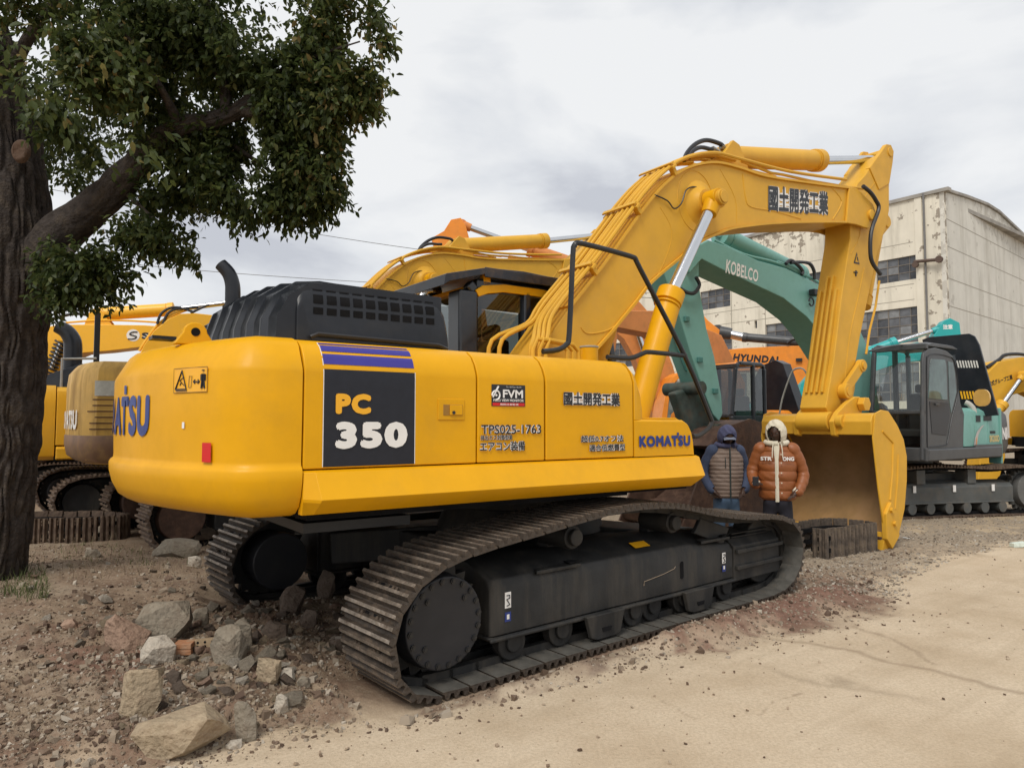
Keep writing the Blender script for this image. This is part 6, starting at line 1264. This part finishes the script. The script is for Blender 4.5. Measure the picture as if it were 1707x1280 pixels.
def samp_px(x0, x1, y0, y1):
    def f(r, N):
        P = np.array([gnd(a, b, .08) for a, b in zip(x0+(x1-x0)*r.random(N), y0+(y1-y0)*r.random(N))]); return P[:, 0], P[:, 1], fbm(P[:, 0]*3, P[:, 1]*3, 3, 88) > .42
    return f
blades('dry_stalks', 1500, samp_px(20, 420, 905, 985), .05, .22, .0016, straw, 3, .9)
blades('dry_stalks', 900, samp_px(150, 560, 1020, 1200), .05, .20, .0015, straw, 13, 1.2, .75)
blades('dry_stalks', 700, samp_px(0, 260, 980, 1250), .04, .14, .0014, straw, 23, 1.2, .8)
blades('weeds', 900, samp_px(-60, 80, 955, 1015), .05, .17, .003, green, 4, .6)
blades('weeds', 260, samp_px(90, 330, 905, 950), .04, .12, .003, green, 6, .7)
# ================================================================== the tree
def hide_noise(): pass
tree = empty('tree', (-4.62, 6.5, 0)); tag(tree, 'large broadleaf tree with furrowed dark trunk and heavy limb at the left edge', 'tree')
to = Vector((4.62, -6.5, 0))
def bark_tube(pts, nseg, nring, amp, freq=9, knots=()):
    P = [Vector(p[:3]) for p in pts]; R = [p[3] for p in pts]; rings = []; C = catmull(P, 12, False)+[P[-1]]; RR = []
    for i in range(len(P)-1):
        for k in range(12): t = k/12; t = t*t*(3-2*t); RR.append(R[i]*(1-t)+R[i+1]*t)
    RR.append(R[-1]); m_ = len(C); L = 0; nrm = None
    out = []
    for j in range(nring+1):
        f_ = j/nring*(m_-1); i = min(int(f_), m_-2); t = f_-i; c = C[i].lerp(C[i+1], t); r = RR[i]*(1-t)+RR[i+1]*t; d = (C[min(i+1, m_-1)]-C[i]).normalized()
        if j: L += (c-last).length
        last = c
        if nrm is None: nrm = Vector((1, 0, 0))-d*d.x; nrm.normalize()
        nrm = (nrm-d*nrm.dot(d)).normalized(); b = d.cross(nrm)
        a = np.arange(nseg)*2*PI/nseg; u = a/(2*PI)*nseg/3.6
        wv = u+(vnoise(np.cos(a)*1.5+L*3, np.sin(a)*1.5+L*2.3, 4)-.5)*1.7
        per = nseg/3.6
        n1 = vnoise(np.mod(wv, per)*1.0, np.full(nseg, L*3.6), 9); n2 = vnoise(np.cos(a)*6+L*9, np.sin(a)*6-L*7, 12); n3 = vnoise(np.cos(a)*1.2+L*.9, np.sin(a)*1.2, 15)
        rg = 1-np.abs(n1*2-1); disp = amp*(-(rg**2)*1.2+.5*n2)+amp*2.2*(n3-.5)
        out.append([tuple(c+(nrm*math.cos(q)+b*math.sin(q))*(r+float(dp))) for q, dp in zip(a, disp)])
    return out
barkm = mat('furrowed_bark', (.048, .040, .036), .95, var=.35, scale=16, dirt=(.12, .095, .07), dirt_amt=.6, dscale=7, bump=1.0, bscale=45, spec=.15)
tp = [(-4.76, 6.5, -.25, .40), (-4.76, 6.5, .12, .315), (-4.70, 6.5, .7, .315), (-4.67, 6.5, 1.5, .315), (-4.67, 6.5, 2.3, .32), (-4.66, 6.5, 3.0, .35), (-4.70, 6.5, 3.6, .34), (-4.80, 6.5, 4.3, .31), (-4.98, 6.5, 5.0, .27), (-5.3, 6.4, 6.2, .20), (-5.5, 6.3, 7.8, .12)]
m = MB(); m.loft([[(a+to.x, b+to.y, c) for a, b, c in r] for r in bark_tube(tp, 230, 480, .034)]); m.build('trunk', barkm, tree, smooth=80)
def limb(pts, seg, nr, amp, nm='limb'):
    P = [(*at(x, y, d), r) for x, y, d, r in pts]; m = MB(); m.loft([[(a+to.x, b+to.y, c) for a, b, c in r] for r in bark_tube(P, seg, nr, amp)]); return m.build(nm, barkm, tree, smooth=80)
limb([(40, 470, 6.5, .20), (95, 398, 6.45, .19), (140, 360, 6.4, .165), (190, 318, 6.3, .15), (235, 270, 6.2, .125), (270, 232, 6.1, .095), (310, 210, 6.0, .085), (380, 192, 5.9, .07), (440, 150, 5.9, .06), (500, 90, 5.9, .04), (560, 10, 5.9, .02)], 72, 160, .014)
for pts in ([(380, 192, 5.9, .06), (372, 140, 5.9, .045), (350, 80, 5.9, .035), (345, 0, 5.8, .03), (340, -80, 5.8, .02)], [(400, 186, 5.9, .05), (455, 190, 5.8, .03), (520, 180, 5.7, .018), (575, 150, 5.6, .008)], [(300, 212, 6.0, .05), (270, 150, 5.7, .03), (230, 90, 5.5, .02), (200, 40, 5.4, .012)], [(420, 165, 5.9, .04), (470, 120, 5.8, .025), (540, 90, 5.7, .012), (600, 70, 5.6, .006)], [(330, 205, 6, .03), (400, 250, 6.1, .02), (470, 300, 6.2, .012), (520, 340, 6.2, .006)], [(200, 310, 6.3, .03), (240, 350, 6.2, .018), (290, 390, 6.1, .01), (330, 415, 6.1, .005)], [(110, 410, 6.4, .03), (130, 440, 6.2, .02), (140, 480, 6.1, .01), (120, 510, 6.0, .005)], [(10, 140, 6.5, .08), (50, 60, 6.2, .05), (110, -20, 6, .04), (160, -120, 6, .02)]):
    limb(pts, 14, 26, .003)
q = at(22, 245, 6.13); b = MB(); b.loft([[(q.x+to.x+r*math.cos(a)*1.0, q.y+to.y+dy, q.z+r*math.sin(a)*1.3) for a in [k*PI/8 for k in range(16)]] for r, dy in ((.085, .11), (.075, .08), (.055, .07), (.03, .09))]); b.build('branch_scar', mat('healed_scar_wood', (.085, .05, .032), .9, var=.3, bump=.6), tree, smooth=60)
leafm = tint_mat('leaf_green', [(0, (.026, .040, .014)), (.45, (.052, .074, .024)), (.8, (.095, .120, .036)), (.95, (.15, .155, .05)), (1, (.24, .18, .07))], .45, .5)
clumps = [(150, 450, 62, 48, 6.1, 1), (105, 492, 38, 30, 6.0, .9), (170, 480, 34, 26, 6.1, .5), (235, 392, 50, 34, 6.1, 1), (300, 395, 58, 38, 6.1, 1), (335, 425, 40, 20, 6.1, .8), (410, 335, 80, 46, 6.1, 1), (500, 345, 66, 34, 6.0, 1), (455, 300, 80, 50, 6.2, 1.1), (535, 290, 56, 50, 5.9, 1), (580, 235, 42, 40, 5.8, .9), (598, 120, 42, 70, 5.7, 1), (560, 60, 72, 70, 5.8, 1.1), (480, 160, 92, 88, 5.9, 1.2), (400, 60, 110, 90, 5.9, 1.2), (260, 50, 120, 80, 5.8, 1.1), (140, 110, 100, 90, 5.4, 1.1), (110, 210, 60, 40, 5.8, .8), (330, 262, 86, 56, 6.2, 1.1), (425, 245, 84, 60, 6.1, 1.2), (50, 30, 80, 60, 5.5, 1), (120, 318, 40, 36, 6.6, .7), (235, 170, 80, 54, 6.1, 1.0), (180, 250, 60, 40, 6.3, .55), (300, 330, 60, 30, 6.4, .7), (620, 30, 26, 30, 5.7, .7), (610, 175, 26, 40, 5.7, .8), (560, 330, 22, 22, 5.9, .4), (380, 290, 50, 50, 6.0, .9), (490, 250, 60, 50, 5.9, 1), (550, 170, 50, 60, 5.7, 1), (640, 70, 14, 24, 5.7, .6), (250, 330, 34, 30, 6.3, .6), (90, 440, 30, 40, 6.2, .7),
 (100, -120, 200, 120, 6.0, .45), (350, -130, 220, 120, 6.0, .45), (560, -90, 110, 80, 5.8, .45), (-120, 60, 130, 120, 6.2, .5), (-150, 300, 110, 120, 6.6, .4), (200, -320, 300, 150, 6.5, .25), (-300, -100, 250, 250, 7.5, .25), (300, 120, 200, 120, 7.6, .5), (100, 200, 120, 120, 7.8, .5)]
r = np.random.default_rng(77); LV = []; LT = []
def leaf_verts(P, D, N_, S_):
    """six-point leaf folded along its midrib"""
    Sd = np.cross(D, N_); Sd /= np.linalg.norm(Sd, axis=1, keepdims=True); s = S_[:, None]
    return np.stack([P, P+D*s*.35+Sd*s*.24+N_*s*.06, P+D*s*.38, P+D*s*.35-Sd*s*.24+N_*s*.06, P+D*s*.72+Sd*s*.17-N_*s*.01, P+D*s*.72-Sd*s*.17-N_*s*.01, P+D*s*1.0-N_*s*.10, P+D*s*.72-N_*s*.03], 1)
for (cx, cy, rx, ry_, d, k) in clumps:
    rx *= 1.06; ry_ *= 1.06
    c = np.array(at(cx, cy, d)); RX, RZ = rx/F*d, ry_/F*d; RY = min(RX*.8, .75)
    nt = int(PI*rx*ry_*.0135*k*1.95)
    if nt < 1: continue
    u = r.normal(size=(nt, 3)); u /= np.linalg.norm(u, axis=1, keepdims=True); rad_ = r.random(nt)**(1/2.4)*(1+.22*r.normal(size=nt).clip(-1, 1.3))
    tw = c+u*rad_[:, None]*np.array([RX, RY, RZ])
    gap = vnoise(tw[:, 0]*3.1, tw[:, 2]*3.1+tw[:, 1], 21) > .36
    tw = tw[gap]; u = u[gap]; nt = len(tw)
    td = u+np.array([0, 0, -.35])+r.normal(size=(nt, 3))*.5; td /= np.linalg.norm(td, axis=1, keepdims=True)
    for j in range(7):
        P = tw+td*(j*.028-.08)[None] if False else tw+td*(j*.028-.08)
        D = td*.5+r.normal(size=(nt, 3))*.6+np.array([0, 0, -.55]); D /= np.linalg.norm(D, axis=1, keepdims=True)
        N_ = r.normal(size=(nt, 3))*.6+np.array([0, 0, 1.0]); N_ -= D*(N_*D).sum(1, keepdims=True); N_ /= np.linalg.norm(N_, axis=1, keepdims=True)
        S_ = .046+.036*r.random(nt)
        LV.append(leaf_verts(P, D, N_, S_)); LT.append(np.clip(r.random(nt)*.75+.25*r.random(nt)+(.12 if d < 5.6 else 0)+.15*(cx > 520), 0, 1))  # lit look of near and right-hand clumps put into the leaf tint
LV = np.concatenate(LV); LT = np.concatenate(LT); n = len(LV)
ff = np.array([(0, 2, 1, 1), (0, 3, 2, 2)]); LF = [(0, 2, 1), (0, 3, 2), (1, 2, 7, 4), (2, 3, 5, 7), (4, 7, 6), (7, 5, 6)]
faces = []
for f_ in LF: faces.append((np.array(f_)[None]+np.arange(n)[:, None]*8).tolist())
allf = [q for fs in faces for q in fs]
me = bpy.data.meshes.new('crown'); me.from_pydata((LV.reshape(-1, 3)+np.array(to)).tolist(), [], allf); me.materials.append(leafm); me.polygons.foreach_set('use_smooth', [True]*len(me.polygons))
ca = me.color_attributes.new('tint', 'FLOAT_COLOR', 'POINT'); t = np.repeat(LT, 8); ca.data.foreach_set('color', np.stack([t, t, t, np.ones_like(t)], -1).astype(np.float32).reshape(-1))
o = bpy.data.objects.new('crown', me); COL.objects.link(o); o.parent = tree; tag(o, kind='stuff')
# the nearest leaves, one by one
lm = []
for k, tv in enumerate((.35, .6, .8, .97)):
    v = leaf_verts(np.zeros((1, 3)), np.array([[1., 0, 0]]), np.array([[0, 0, 1.]]), np.array([1.]))[0]; me = bpy.data.meshes.new('leaf'); me.from_pydata(v.tolist(), [], LF); me.materials.append(leafm)
    ca = me.color_attributes.new('tint', 'FLOAT_COLOR', 'POINT'); ca.data.foreach_set('color', np.tile(np.array([tv, tv, tv, 1], np.float32), 8)); lm.append(me)
rnd = random.Random(5)
for i in range(52):
    c = at(rnd.gauss(110, 75) if i < 40 else rnd.gauss(245, 30), rnd.gauss(125, 48) if i < 40 else rnd.gauss(245, 22), rnd.uniform(4.3, 4.9)); dr = Vector((rnd.gauss(0, .6), rnd.gauss(-.3, .5), -rnd.random())).normalized()
    for j in range(5):
        o = bpy.data.objects.new('leaf', lm[rnd.choices(range(4), (3, 5, 4, 1))[0]]); COL.objects.link(o); o.parent = tree
        p = c+dr*j*.035+Vector((rnd.gauss(0, .02),)*3); D = (dr+Vector((rnd.gauss(0, .7), rnd.gauss(0, .7), rnd.gauss(-.4, .5)))).normalized(); Nn = Vector((rnd.gauss(0, .5), rnd.gauss(-.3, .5), 1)); Nn = (Nn-D*Nn.dot(D)).normalized(); Sd = Nn.cross(D); s_ = rnd.uniform(.065, .095)
        o.matrix_local = Matrix(((D.x*s_, Sd.x*s_, Nn.x*s_, p.x+to.x), (D.y*s_, Sd.y*s_, Nn.y*s_, p.y+to.y), (D.z*s_, Sd.z*s_, Nn.z*s_, p.z), (0, 0, 0, 1)))
# ================================================================== overhead cables
cabm2 = mat('grey_cable', (.12, .12, .12), .6)
for a, c, b_, lab in (((-300, 250), (500, 386), (1150, 470), 'upper thin overhead cable crossing the grey sky'), ((-300, 380), (255, 444), (1150, 500), 'lower thin overhead cable just above the black exhaust')):
    A_, C_, B_ = at(*a, 42), at(*c, 42), at(*b_, 42); b = MB(); b.tube([A_, C_, at((c[0]+b_[0])/2, (c[1]+b_[1])/2+4, 42), B_], .018, n=5, smooth=8); o = b.build('power_cable', cabm2); tag(o, lab, 'cable')
# litter
x, y = gnd(1397*1.0+108*0+0, 905); 
b = MB(); b.loft([[(-.09, -.05, .0), (.09, -.05, .01), (.09, .05, .02), (-.09, .05, .0)], [(-.085, -.045, .05), (.085, -.045, .06), (.085, .045, .07), (-.085, .045, .05)]]); o = b.build('carton', mat('white_green_card', (.60, .66, .58), .6, var=.2, scale=20), None, bevel=.004); gx, gy = gnd(1698, 912); o.location = (gx, gy, hgt(gx, gy)); tag(o, 'small crushed white and green carton lying on the gravel at the right edge', 'litter')
b = MB(); b.box(-.07, .07, -.04, .04, 0, .012); o = b.build('paper_scrap', mat('white_scrap', (.7, .7, .68), .7), None); gx, gy = gnd(1507, 896); o.location = (gx, gy, hgt(gx, gy)+.01); o.rotation_euler = (0, .2, .4); tag(o, 'crumpled white paper scrap on the gravel right of the bucket', 'litter')
# ================================================================== people
def skinned(name, verts, edges, radii, m, parent, lv=2):
    me = bpy.data.meshes.new(name); me.from_pydata(verts, edges, []);
    o = bpy.data.objects.new(name, me); COL.objects.link(o); o.parent = parent
    sk_ = o.modifiers.new('skin', 'SKIN'); sk_.use_smooth_shade = True
    if not len(me.skin_vertices):
        with bpy.context.temp_override(object=o, active_object=o): bpy.ops.mesh.customdata_skin_add()
    for v, r_ in zip(me.skin_vertices[0].data, radii): v.radius = (r_, r_) if not isinstance(r_, tuple) else r_
    me.skin_vertices[0].data[0].use_root = True
    o.modifiers.new('sub', 'SUBSURF').levels = lv; o.modifiers['sub'].render_levels = lv
    me.materials.append(m); return o
def ellipse(cx, cy, z, rx, ry_, n=40, f=None, tilt=0):
    out = []
    for k in range(n):
        a = 2*PI*k/n; q = 1+(f(a) if f else 0); out.append((cx+rx*q*math.cos(a), cy+ry_*q*math.sin(a), z+tilt*math.sin(a)))
    return out
def head(parent, c, yaw, pitch, m):
    bm = bmesh.new(); bmesh.ops.create_uvsphere(bm, u_segments=36, v_segments=26, radius=1)
    for v in bm.verts:
        x, y, z = v.co; f = max(0, -y)
        jaw = 1-.28*max(0, -z)**1.5
        X = x*.078*jaw; Y = y*.097*(1-.10*max(0, -z)); Z = z*.118
        g = lambda a, b, s1, s2: math.exp(-((x-a)/s1)**2-((z-b)/s2)**2)*(f > .2)
        Y -= .024*g(0, -.16, .13, .16)+.012*g(0, .05, .09, .25); Y += .011*(g(.36, .10, .2, .13)+g(-.36, .10, .2, .13)); Y -= .006*g(0, .28, .5, .1)
        Y -= .010*g(0, -.46, .30, .07)+.009*g(0, -.60, .24, .06); Y += .006*g(0, -.53, .3, .03); Y -= .010*g(0, -.82, .3, .14)
        v.co = (X, Y, Z)
    me = bpy.data.meshes.new('head'); bm.to_mesh(me); bm.free(); me.materials.append(m); me.polygons.foreach_set('use_smooth', [True]*len(me.polygons))
    o = bpy.data.objects.new('head', me); COL.objects.link(o); o.parent = parent; o.location = c; o.rotation_euler = (pitch, 0, yaw)
    for sg in (-1, 1):
        b = MB(); b.cyl((sg*.030, -.080, .012), (sg*.030, -.0845, .012), .010, .006, n=12); b.build('eye', mat('eye_dark', (.05, .04, .035), .3), o)
        b = MB(); b.loft([[(sg*(.076+d), y*k+.01, z*k) for y, z in [(.018*math.cos(a), .030*math.sin(a)) for a in [q*PI/6 for q in range(12)]]] for d, k in ((0, .8), (.012, 1), (.014, .6))]); b.build('ear', m, o, smooth=60)
    return o
def hood(parent, c, yaw, pitch, m, rx=.125, ry_=.14, rz=.155, open_=.55, name='hood'):
    bm = bmesh.new(); bmesh.ops.create_uvsphere(bm, u_segments=40, v_segments=30, radius=1)
    kill = []
    for v in bm.verts:
        x, y, z = v.co
        if (y < -.15) and (x/.66)**2+((z+.10)/.72)**2 < 1: kill.append(v)
    bmesh.ops.delete(bm, geom=kill, context='VERTS')
    for v in bm.verts:
        x, y, z = v.co; n_ = (vn3(x*3+5, y*3, z*3)-.5)*.10; k = 1+n_
        pk = .10*max(0, z)*max(0, y+.2)
        lo = max(0, -z-.55)
        v.co = (x*rx*k*(1+lo*.9), y*ry_*k*(1+lo*.7), z*rz*(k+pk))
    me = bpy.data.meshes.new(name); bm.to_mesh(me); bm.free(); me.materials.append(m); me.polygons.foreach_set('use_smooth', [True]*len(me.polygons))
    o = bpy.data.objects.new(name, me); COL.objects.link(o); o.parent = parent; o.location = c; o.rotation_euler = (pitch, 0, yaw)
    s_ = o.modifiers.new('thick', 'SOLIDIFY'); s_.thickness = .016; s_.offset = -1; o.modifiers.new('sub', 'SUBSURF').levels = 1
    return o
def person(loc, rz, label, sc, jm, sm_, hm, tm, shm, vest=False, quilt=.055, q_amp=.008, bulk=1.0, head_p=(.4, 0), arms=None, hands=True):
    root = empty('person', loc, rz); root.scale = (sc, sc, sc); tag(root, label, 'person')
    # body: one continuous figure
    V_ = [(0, 0, .92), (0, 0, 1.10), (0, 0, 1.28), (0, .0, 1.40), (0, -.02, 1.48), (0, -.04, 1.55)]; R_ = [.13, .12, .135, .11, .055, .06]; E_ = [(0, 1), (1, 2), (2, 3), (3, 4), (4, 5)]
    for sg in (-1, 1):
        i = len(V_); V_ += [(sg*.09, 0, .86), (sg*.10, -.015, .48), (sg*.105, .02, .10), (sg*.11, -.12, .045)]; R_ += [.09, .06, .042, .038]; E_ += [(0, i), (i, i+1), (i+1, i+2), (i+2, i+3)]
        A = arms[0 if sg < 0 else 1]; i = len(V_); V_ += A; R_ += [.055, .045, .032, .036]; E_ += [(3, i), (i, i+1), (i+1, i+2), (i+2, i+3)]
        d = (Vector(A[3])-Vector(A[2])).normalized(); up_ = Vector((0, 0, 1)); sd_ = d.cross(up_).normalized(); w_ = i+3
        for q in range(4):
            o_ = sd_*(-.030+q*.020); L_ = (.062, .072, .068, .052)[q]; b0 = Vector(A[3])+d*.03+o_; k = len(V_)
            V_ += [tuple(b0), tuple(b0+d*L_*.55+up_*-.004), tuple(b0+d*L_*.85-up_*.018)]; R_ += [.010, .0085, .007]; E_ += [(w_, k), (k, k+1), (k+1, k+2)]
        k = len(V_); b0 = Vector(A[3])-sd_*.035*sg; V_ += [tuple(b0), tuple(b0+d*.03-sd_*.02*sg), tuple(b0+d*.055-sd_*.018*sg)]; R_ += [.012, .010, .008]; E_ += [(w_, k), (k, k+1), (k+1, k+2)]
    skinned('body', V_, E_, R_, skin, root)
    # torso garment
    prof = [(.80, .185, .125), (.83, .205, .145), (.95, .215, .155), (1.08, .218, .158), (1.20, .222, .155), (1.32, .222, .142), (1.40, .195, .125), (1.455, .135, .105), (1.49, .095, .090), (1.53, .085, .085)]
    rings = []; N_ = 110
    for i in range(N_+1):
        z = .80+(1.53-.80)*i/N_
        for (a, b) in zip(prof[:-1], prof[1:]):
            if a[0] <= z <= b[0]: t = (z-a[0])/(b[0]-a[0]); rx = a[1]*(1-t)+b[1]*t; ry_ = a[2]*(1-t)+b[2]*t
        q = q_amp*abs(math.sin(PI*(z-.80)/quilt))**.6 if z < 1.47 else 0
        rings.append(ellipse(0, .01*(z-1.1), z, (rx*bulk+q), (ry_*bulk+q), 56, f=lambda a, z=z: (vn3(math.cos(a)*2.2+z*5, math.sin(a)*2.2, z*7)-.5)*.075-.018*math.exp(-(((a-1.5*PI+PI) % (2*PI)-PI)/.07)**2)))
    m = MB(); m.loft(rings, cap=False); m.build('vest' if vest else 'jacket', jm, root, smooth=80)
    for sg in (-1, 1):
        A = [Vector(q) for q in arms[0 if sg < 0 else 1]]; C = catmull([tuple(Vector((sg*.15, 0, 1.42)))]+[tuple(a) for a in A[:3]]+[tuple(A[2].lerp(A[3], .3))], 12, False); n_ = len(C); pts = []; rr_ = []; L = 0
        for i, c in enumerate(C):
            if i: L += (c-C[i-1]).length
            t = i/(n_-1); base = (.082-.030*t)*(bulk if not vest else 1)*(1 if t < .92 else .82); pts.append(c); rr_.append(base+(0 if vest else .008*abs(math.sin(PI*L/.085))**.7)+(vn3(L*14+sg, 3, 5)-.5)*.012)
        m = MB(); m.tube(pts, rr_, n=26); m.build('sleeve', sm_, root, smooth=80)
        if not vest:
            e_ = C[-1]; d = (C[-1]-C[-3]).normalized(); m = MB(); m.cyl(e_-d*.005, e_+d*.045, .046, .042, n=20); cf = m.build('cuff', m_cream, root, bevel=.004); m = MB(); m.cyl(e_+d*.012, e_+d*.024, .0475, n=20); m.build('cuff_stripe', mat('maroon_rib', (.10, .02, .02), .8), root)
    # trousers and shoes
    Vt = [(0, .0, .76), (0, 0, .86)]; Rt = [.15, .165]; Et = [(0, 1)]
    for sg in (-1, 1): i = len(Vt); Vt += [(sg*.085, 0, .70), (sg*.10, -.015, .48), (sg*.105, .015, .12)]; Rt += [.105, .082, .068]; Et += [(0, i), (i, i+1), (i+1, i+2)]
    skinned('trousers', Vt, Et, Rt, tm, root)
    for sg in (-1, 1):
        m = MB(); m.loft([[(sg*.11+x*k, y*ky-.05, z) for x, y in [(.048*math.cos(a), .135*math.sin(a)) for a in [q*PI/10 for q in range(20)]]] for z, k, ky in ((0, 1, 1), (.03, 1.04, 1.0), (.06, .95, .93), (.10, .75, .55))]+[[(sg*.11+.045*math.cos(a), .02+.05*math.sin(a), .20) for a in [q*PI/10 for q in range(20)]]]); m.build('shoe_left' if 0 else 'boot', shm, root, smooth=60)
    hp, yw_ = head_p
    hc = Vector((0, -.05-.06*hp, 1.625-.03*hp)); head(root, hc, yw_, hp, skin); hood(root, hc+Vector((0, .018, .008)), yw_, hp*.9, hm)
    m = MB(); m.tube([(.115*math.cos(a)*1.05, .105*math.sin(a)-.01, 1.50+.012*math.sin(a)) for a in [PI*1.55+q*PI/8*1.0 for q in range(-15, 1)]]+[], .034, n=12); m.build('hood_collar', hm, root, smooth=80)
    return root
gx, gy = 2.50, 8.35
pv = person((gx, gy, hgt(gx, gy)), .05, 'person in taupe quilted vest and blue hooded top, head bowed, hands in pockets', .875, m_vest, m_navy, m_hoodn, m_jean, m_tan, True, .052, .009, 1.0, (.62, .0),
    [[(-.195, 0, 1.40), (-.285, .05, 1.14), (-.235, -.07, .93), (-.17, -.11, .87)], [(.195, 0, 1.40), (.285, .05, 1.14), (.235, -.07, .93), (.17, -.11, .87)]])
m = MB(); m.box(-.007, .007, -.178, -.160, .81, 1.45); m.build('zip', mat('dark_zip', (.015, .03, .03), .5), pv)
m = MB(); m.box(-.065, -.060, -.176, -.160, 1.20, 1.34); m.build('pocket_zip', MATS['dark_zip'], pv)
m = MB(); m.loft([[(x*1.0, -.165-.055*math.sqrt(max(0, 1-(x/.085)**2))*k, 1.615-.035*k-(x/.085)**2*.012+t) for x in [-.08+.016*q for q in range(11)]] for k, t in ((0, 0), (1, 0), (1, -.006), (0, -.006))], cap=False, closed=False); m.build('cap_brim', mat('grey_blue_cap', (.16, .18, .24), .8), pv, smooth=60)
gx, gy = 2.95, 7.95
po = person((gx, gy, hgt(gx, gy)-.02), -.36, 'person in rust orange puffer jacket with cream hood, holding a phone in one hand', .905, m_rust, m_rust, m_cream, m_blkc, m_blkc, False, .118, .014, .98, (.26, -.30),
    [[(-.20, -.01, 1.39), (-.285, -.01, 1.13), (-.25, -.19, 1.00), (-.22, -.27, 1.01)], [(.20, 0, 1.39), (.30, .04, 1.12), (.245, -.08, .93), (.18, -.12, .88)]])
m = MB(); m.loft([[(x*(.021+.012*(z > 1.3)), -.178+.012*abs(x)-max(0, z-1.25)*.0-(.0 if z < 1.3 else -.22*(z-1.3)), z) for x in (-1, -.3, .3, 1)] for z in (.79, .9, 1.05, 1.2, 1.3, 1.42, 1.5)], cap=False, closed=False); m.build('hoodie_front', m_cream, po, smooth=60)
for z in (.90, 1.02, 1.14, 1.26, 1.36): m = MB(); yb = -.187+max(0, z-1.25)*.22; m.cyl((.052, yb, z), (.052, yb-.008, z), .008, n=10); m.build('snap_button', m_cream, po)
for sx in (-.035, .05): m = MB(); m.tube([(sx, -.15, 1.50), (sx*1.3, -.185, 1.42), (sx*1.4, -.20, 1.32)], .006, n=6, smooth=3); m.build('drawstring', m_cream, po)
def chest(x0, z0):
    def f(u, v, l):
        x = x0+u; y = -math.sqrt(max(0, 1-(x/.262)**2))*(.172)-.022; return Vector((x, y-l, z0+v))
    return f
text('lettering', 'ONG', whitep, po, chest(.068, 1.285), .13, .048, bold=.06); text('lettering', 'STR', whitep, po, chest(-.185, 1.285), .13, .048, bold=.06)
m = MB(); m.box(-.275, -.205, -.345, -.335, .99, 1.10); o = m.build('phone', blackp, None, bevel=.004); o.parent = po; o.name = 'phone'
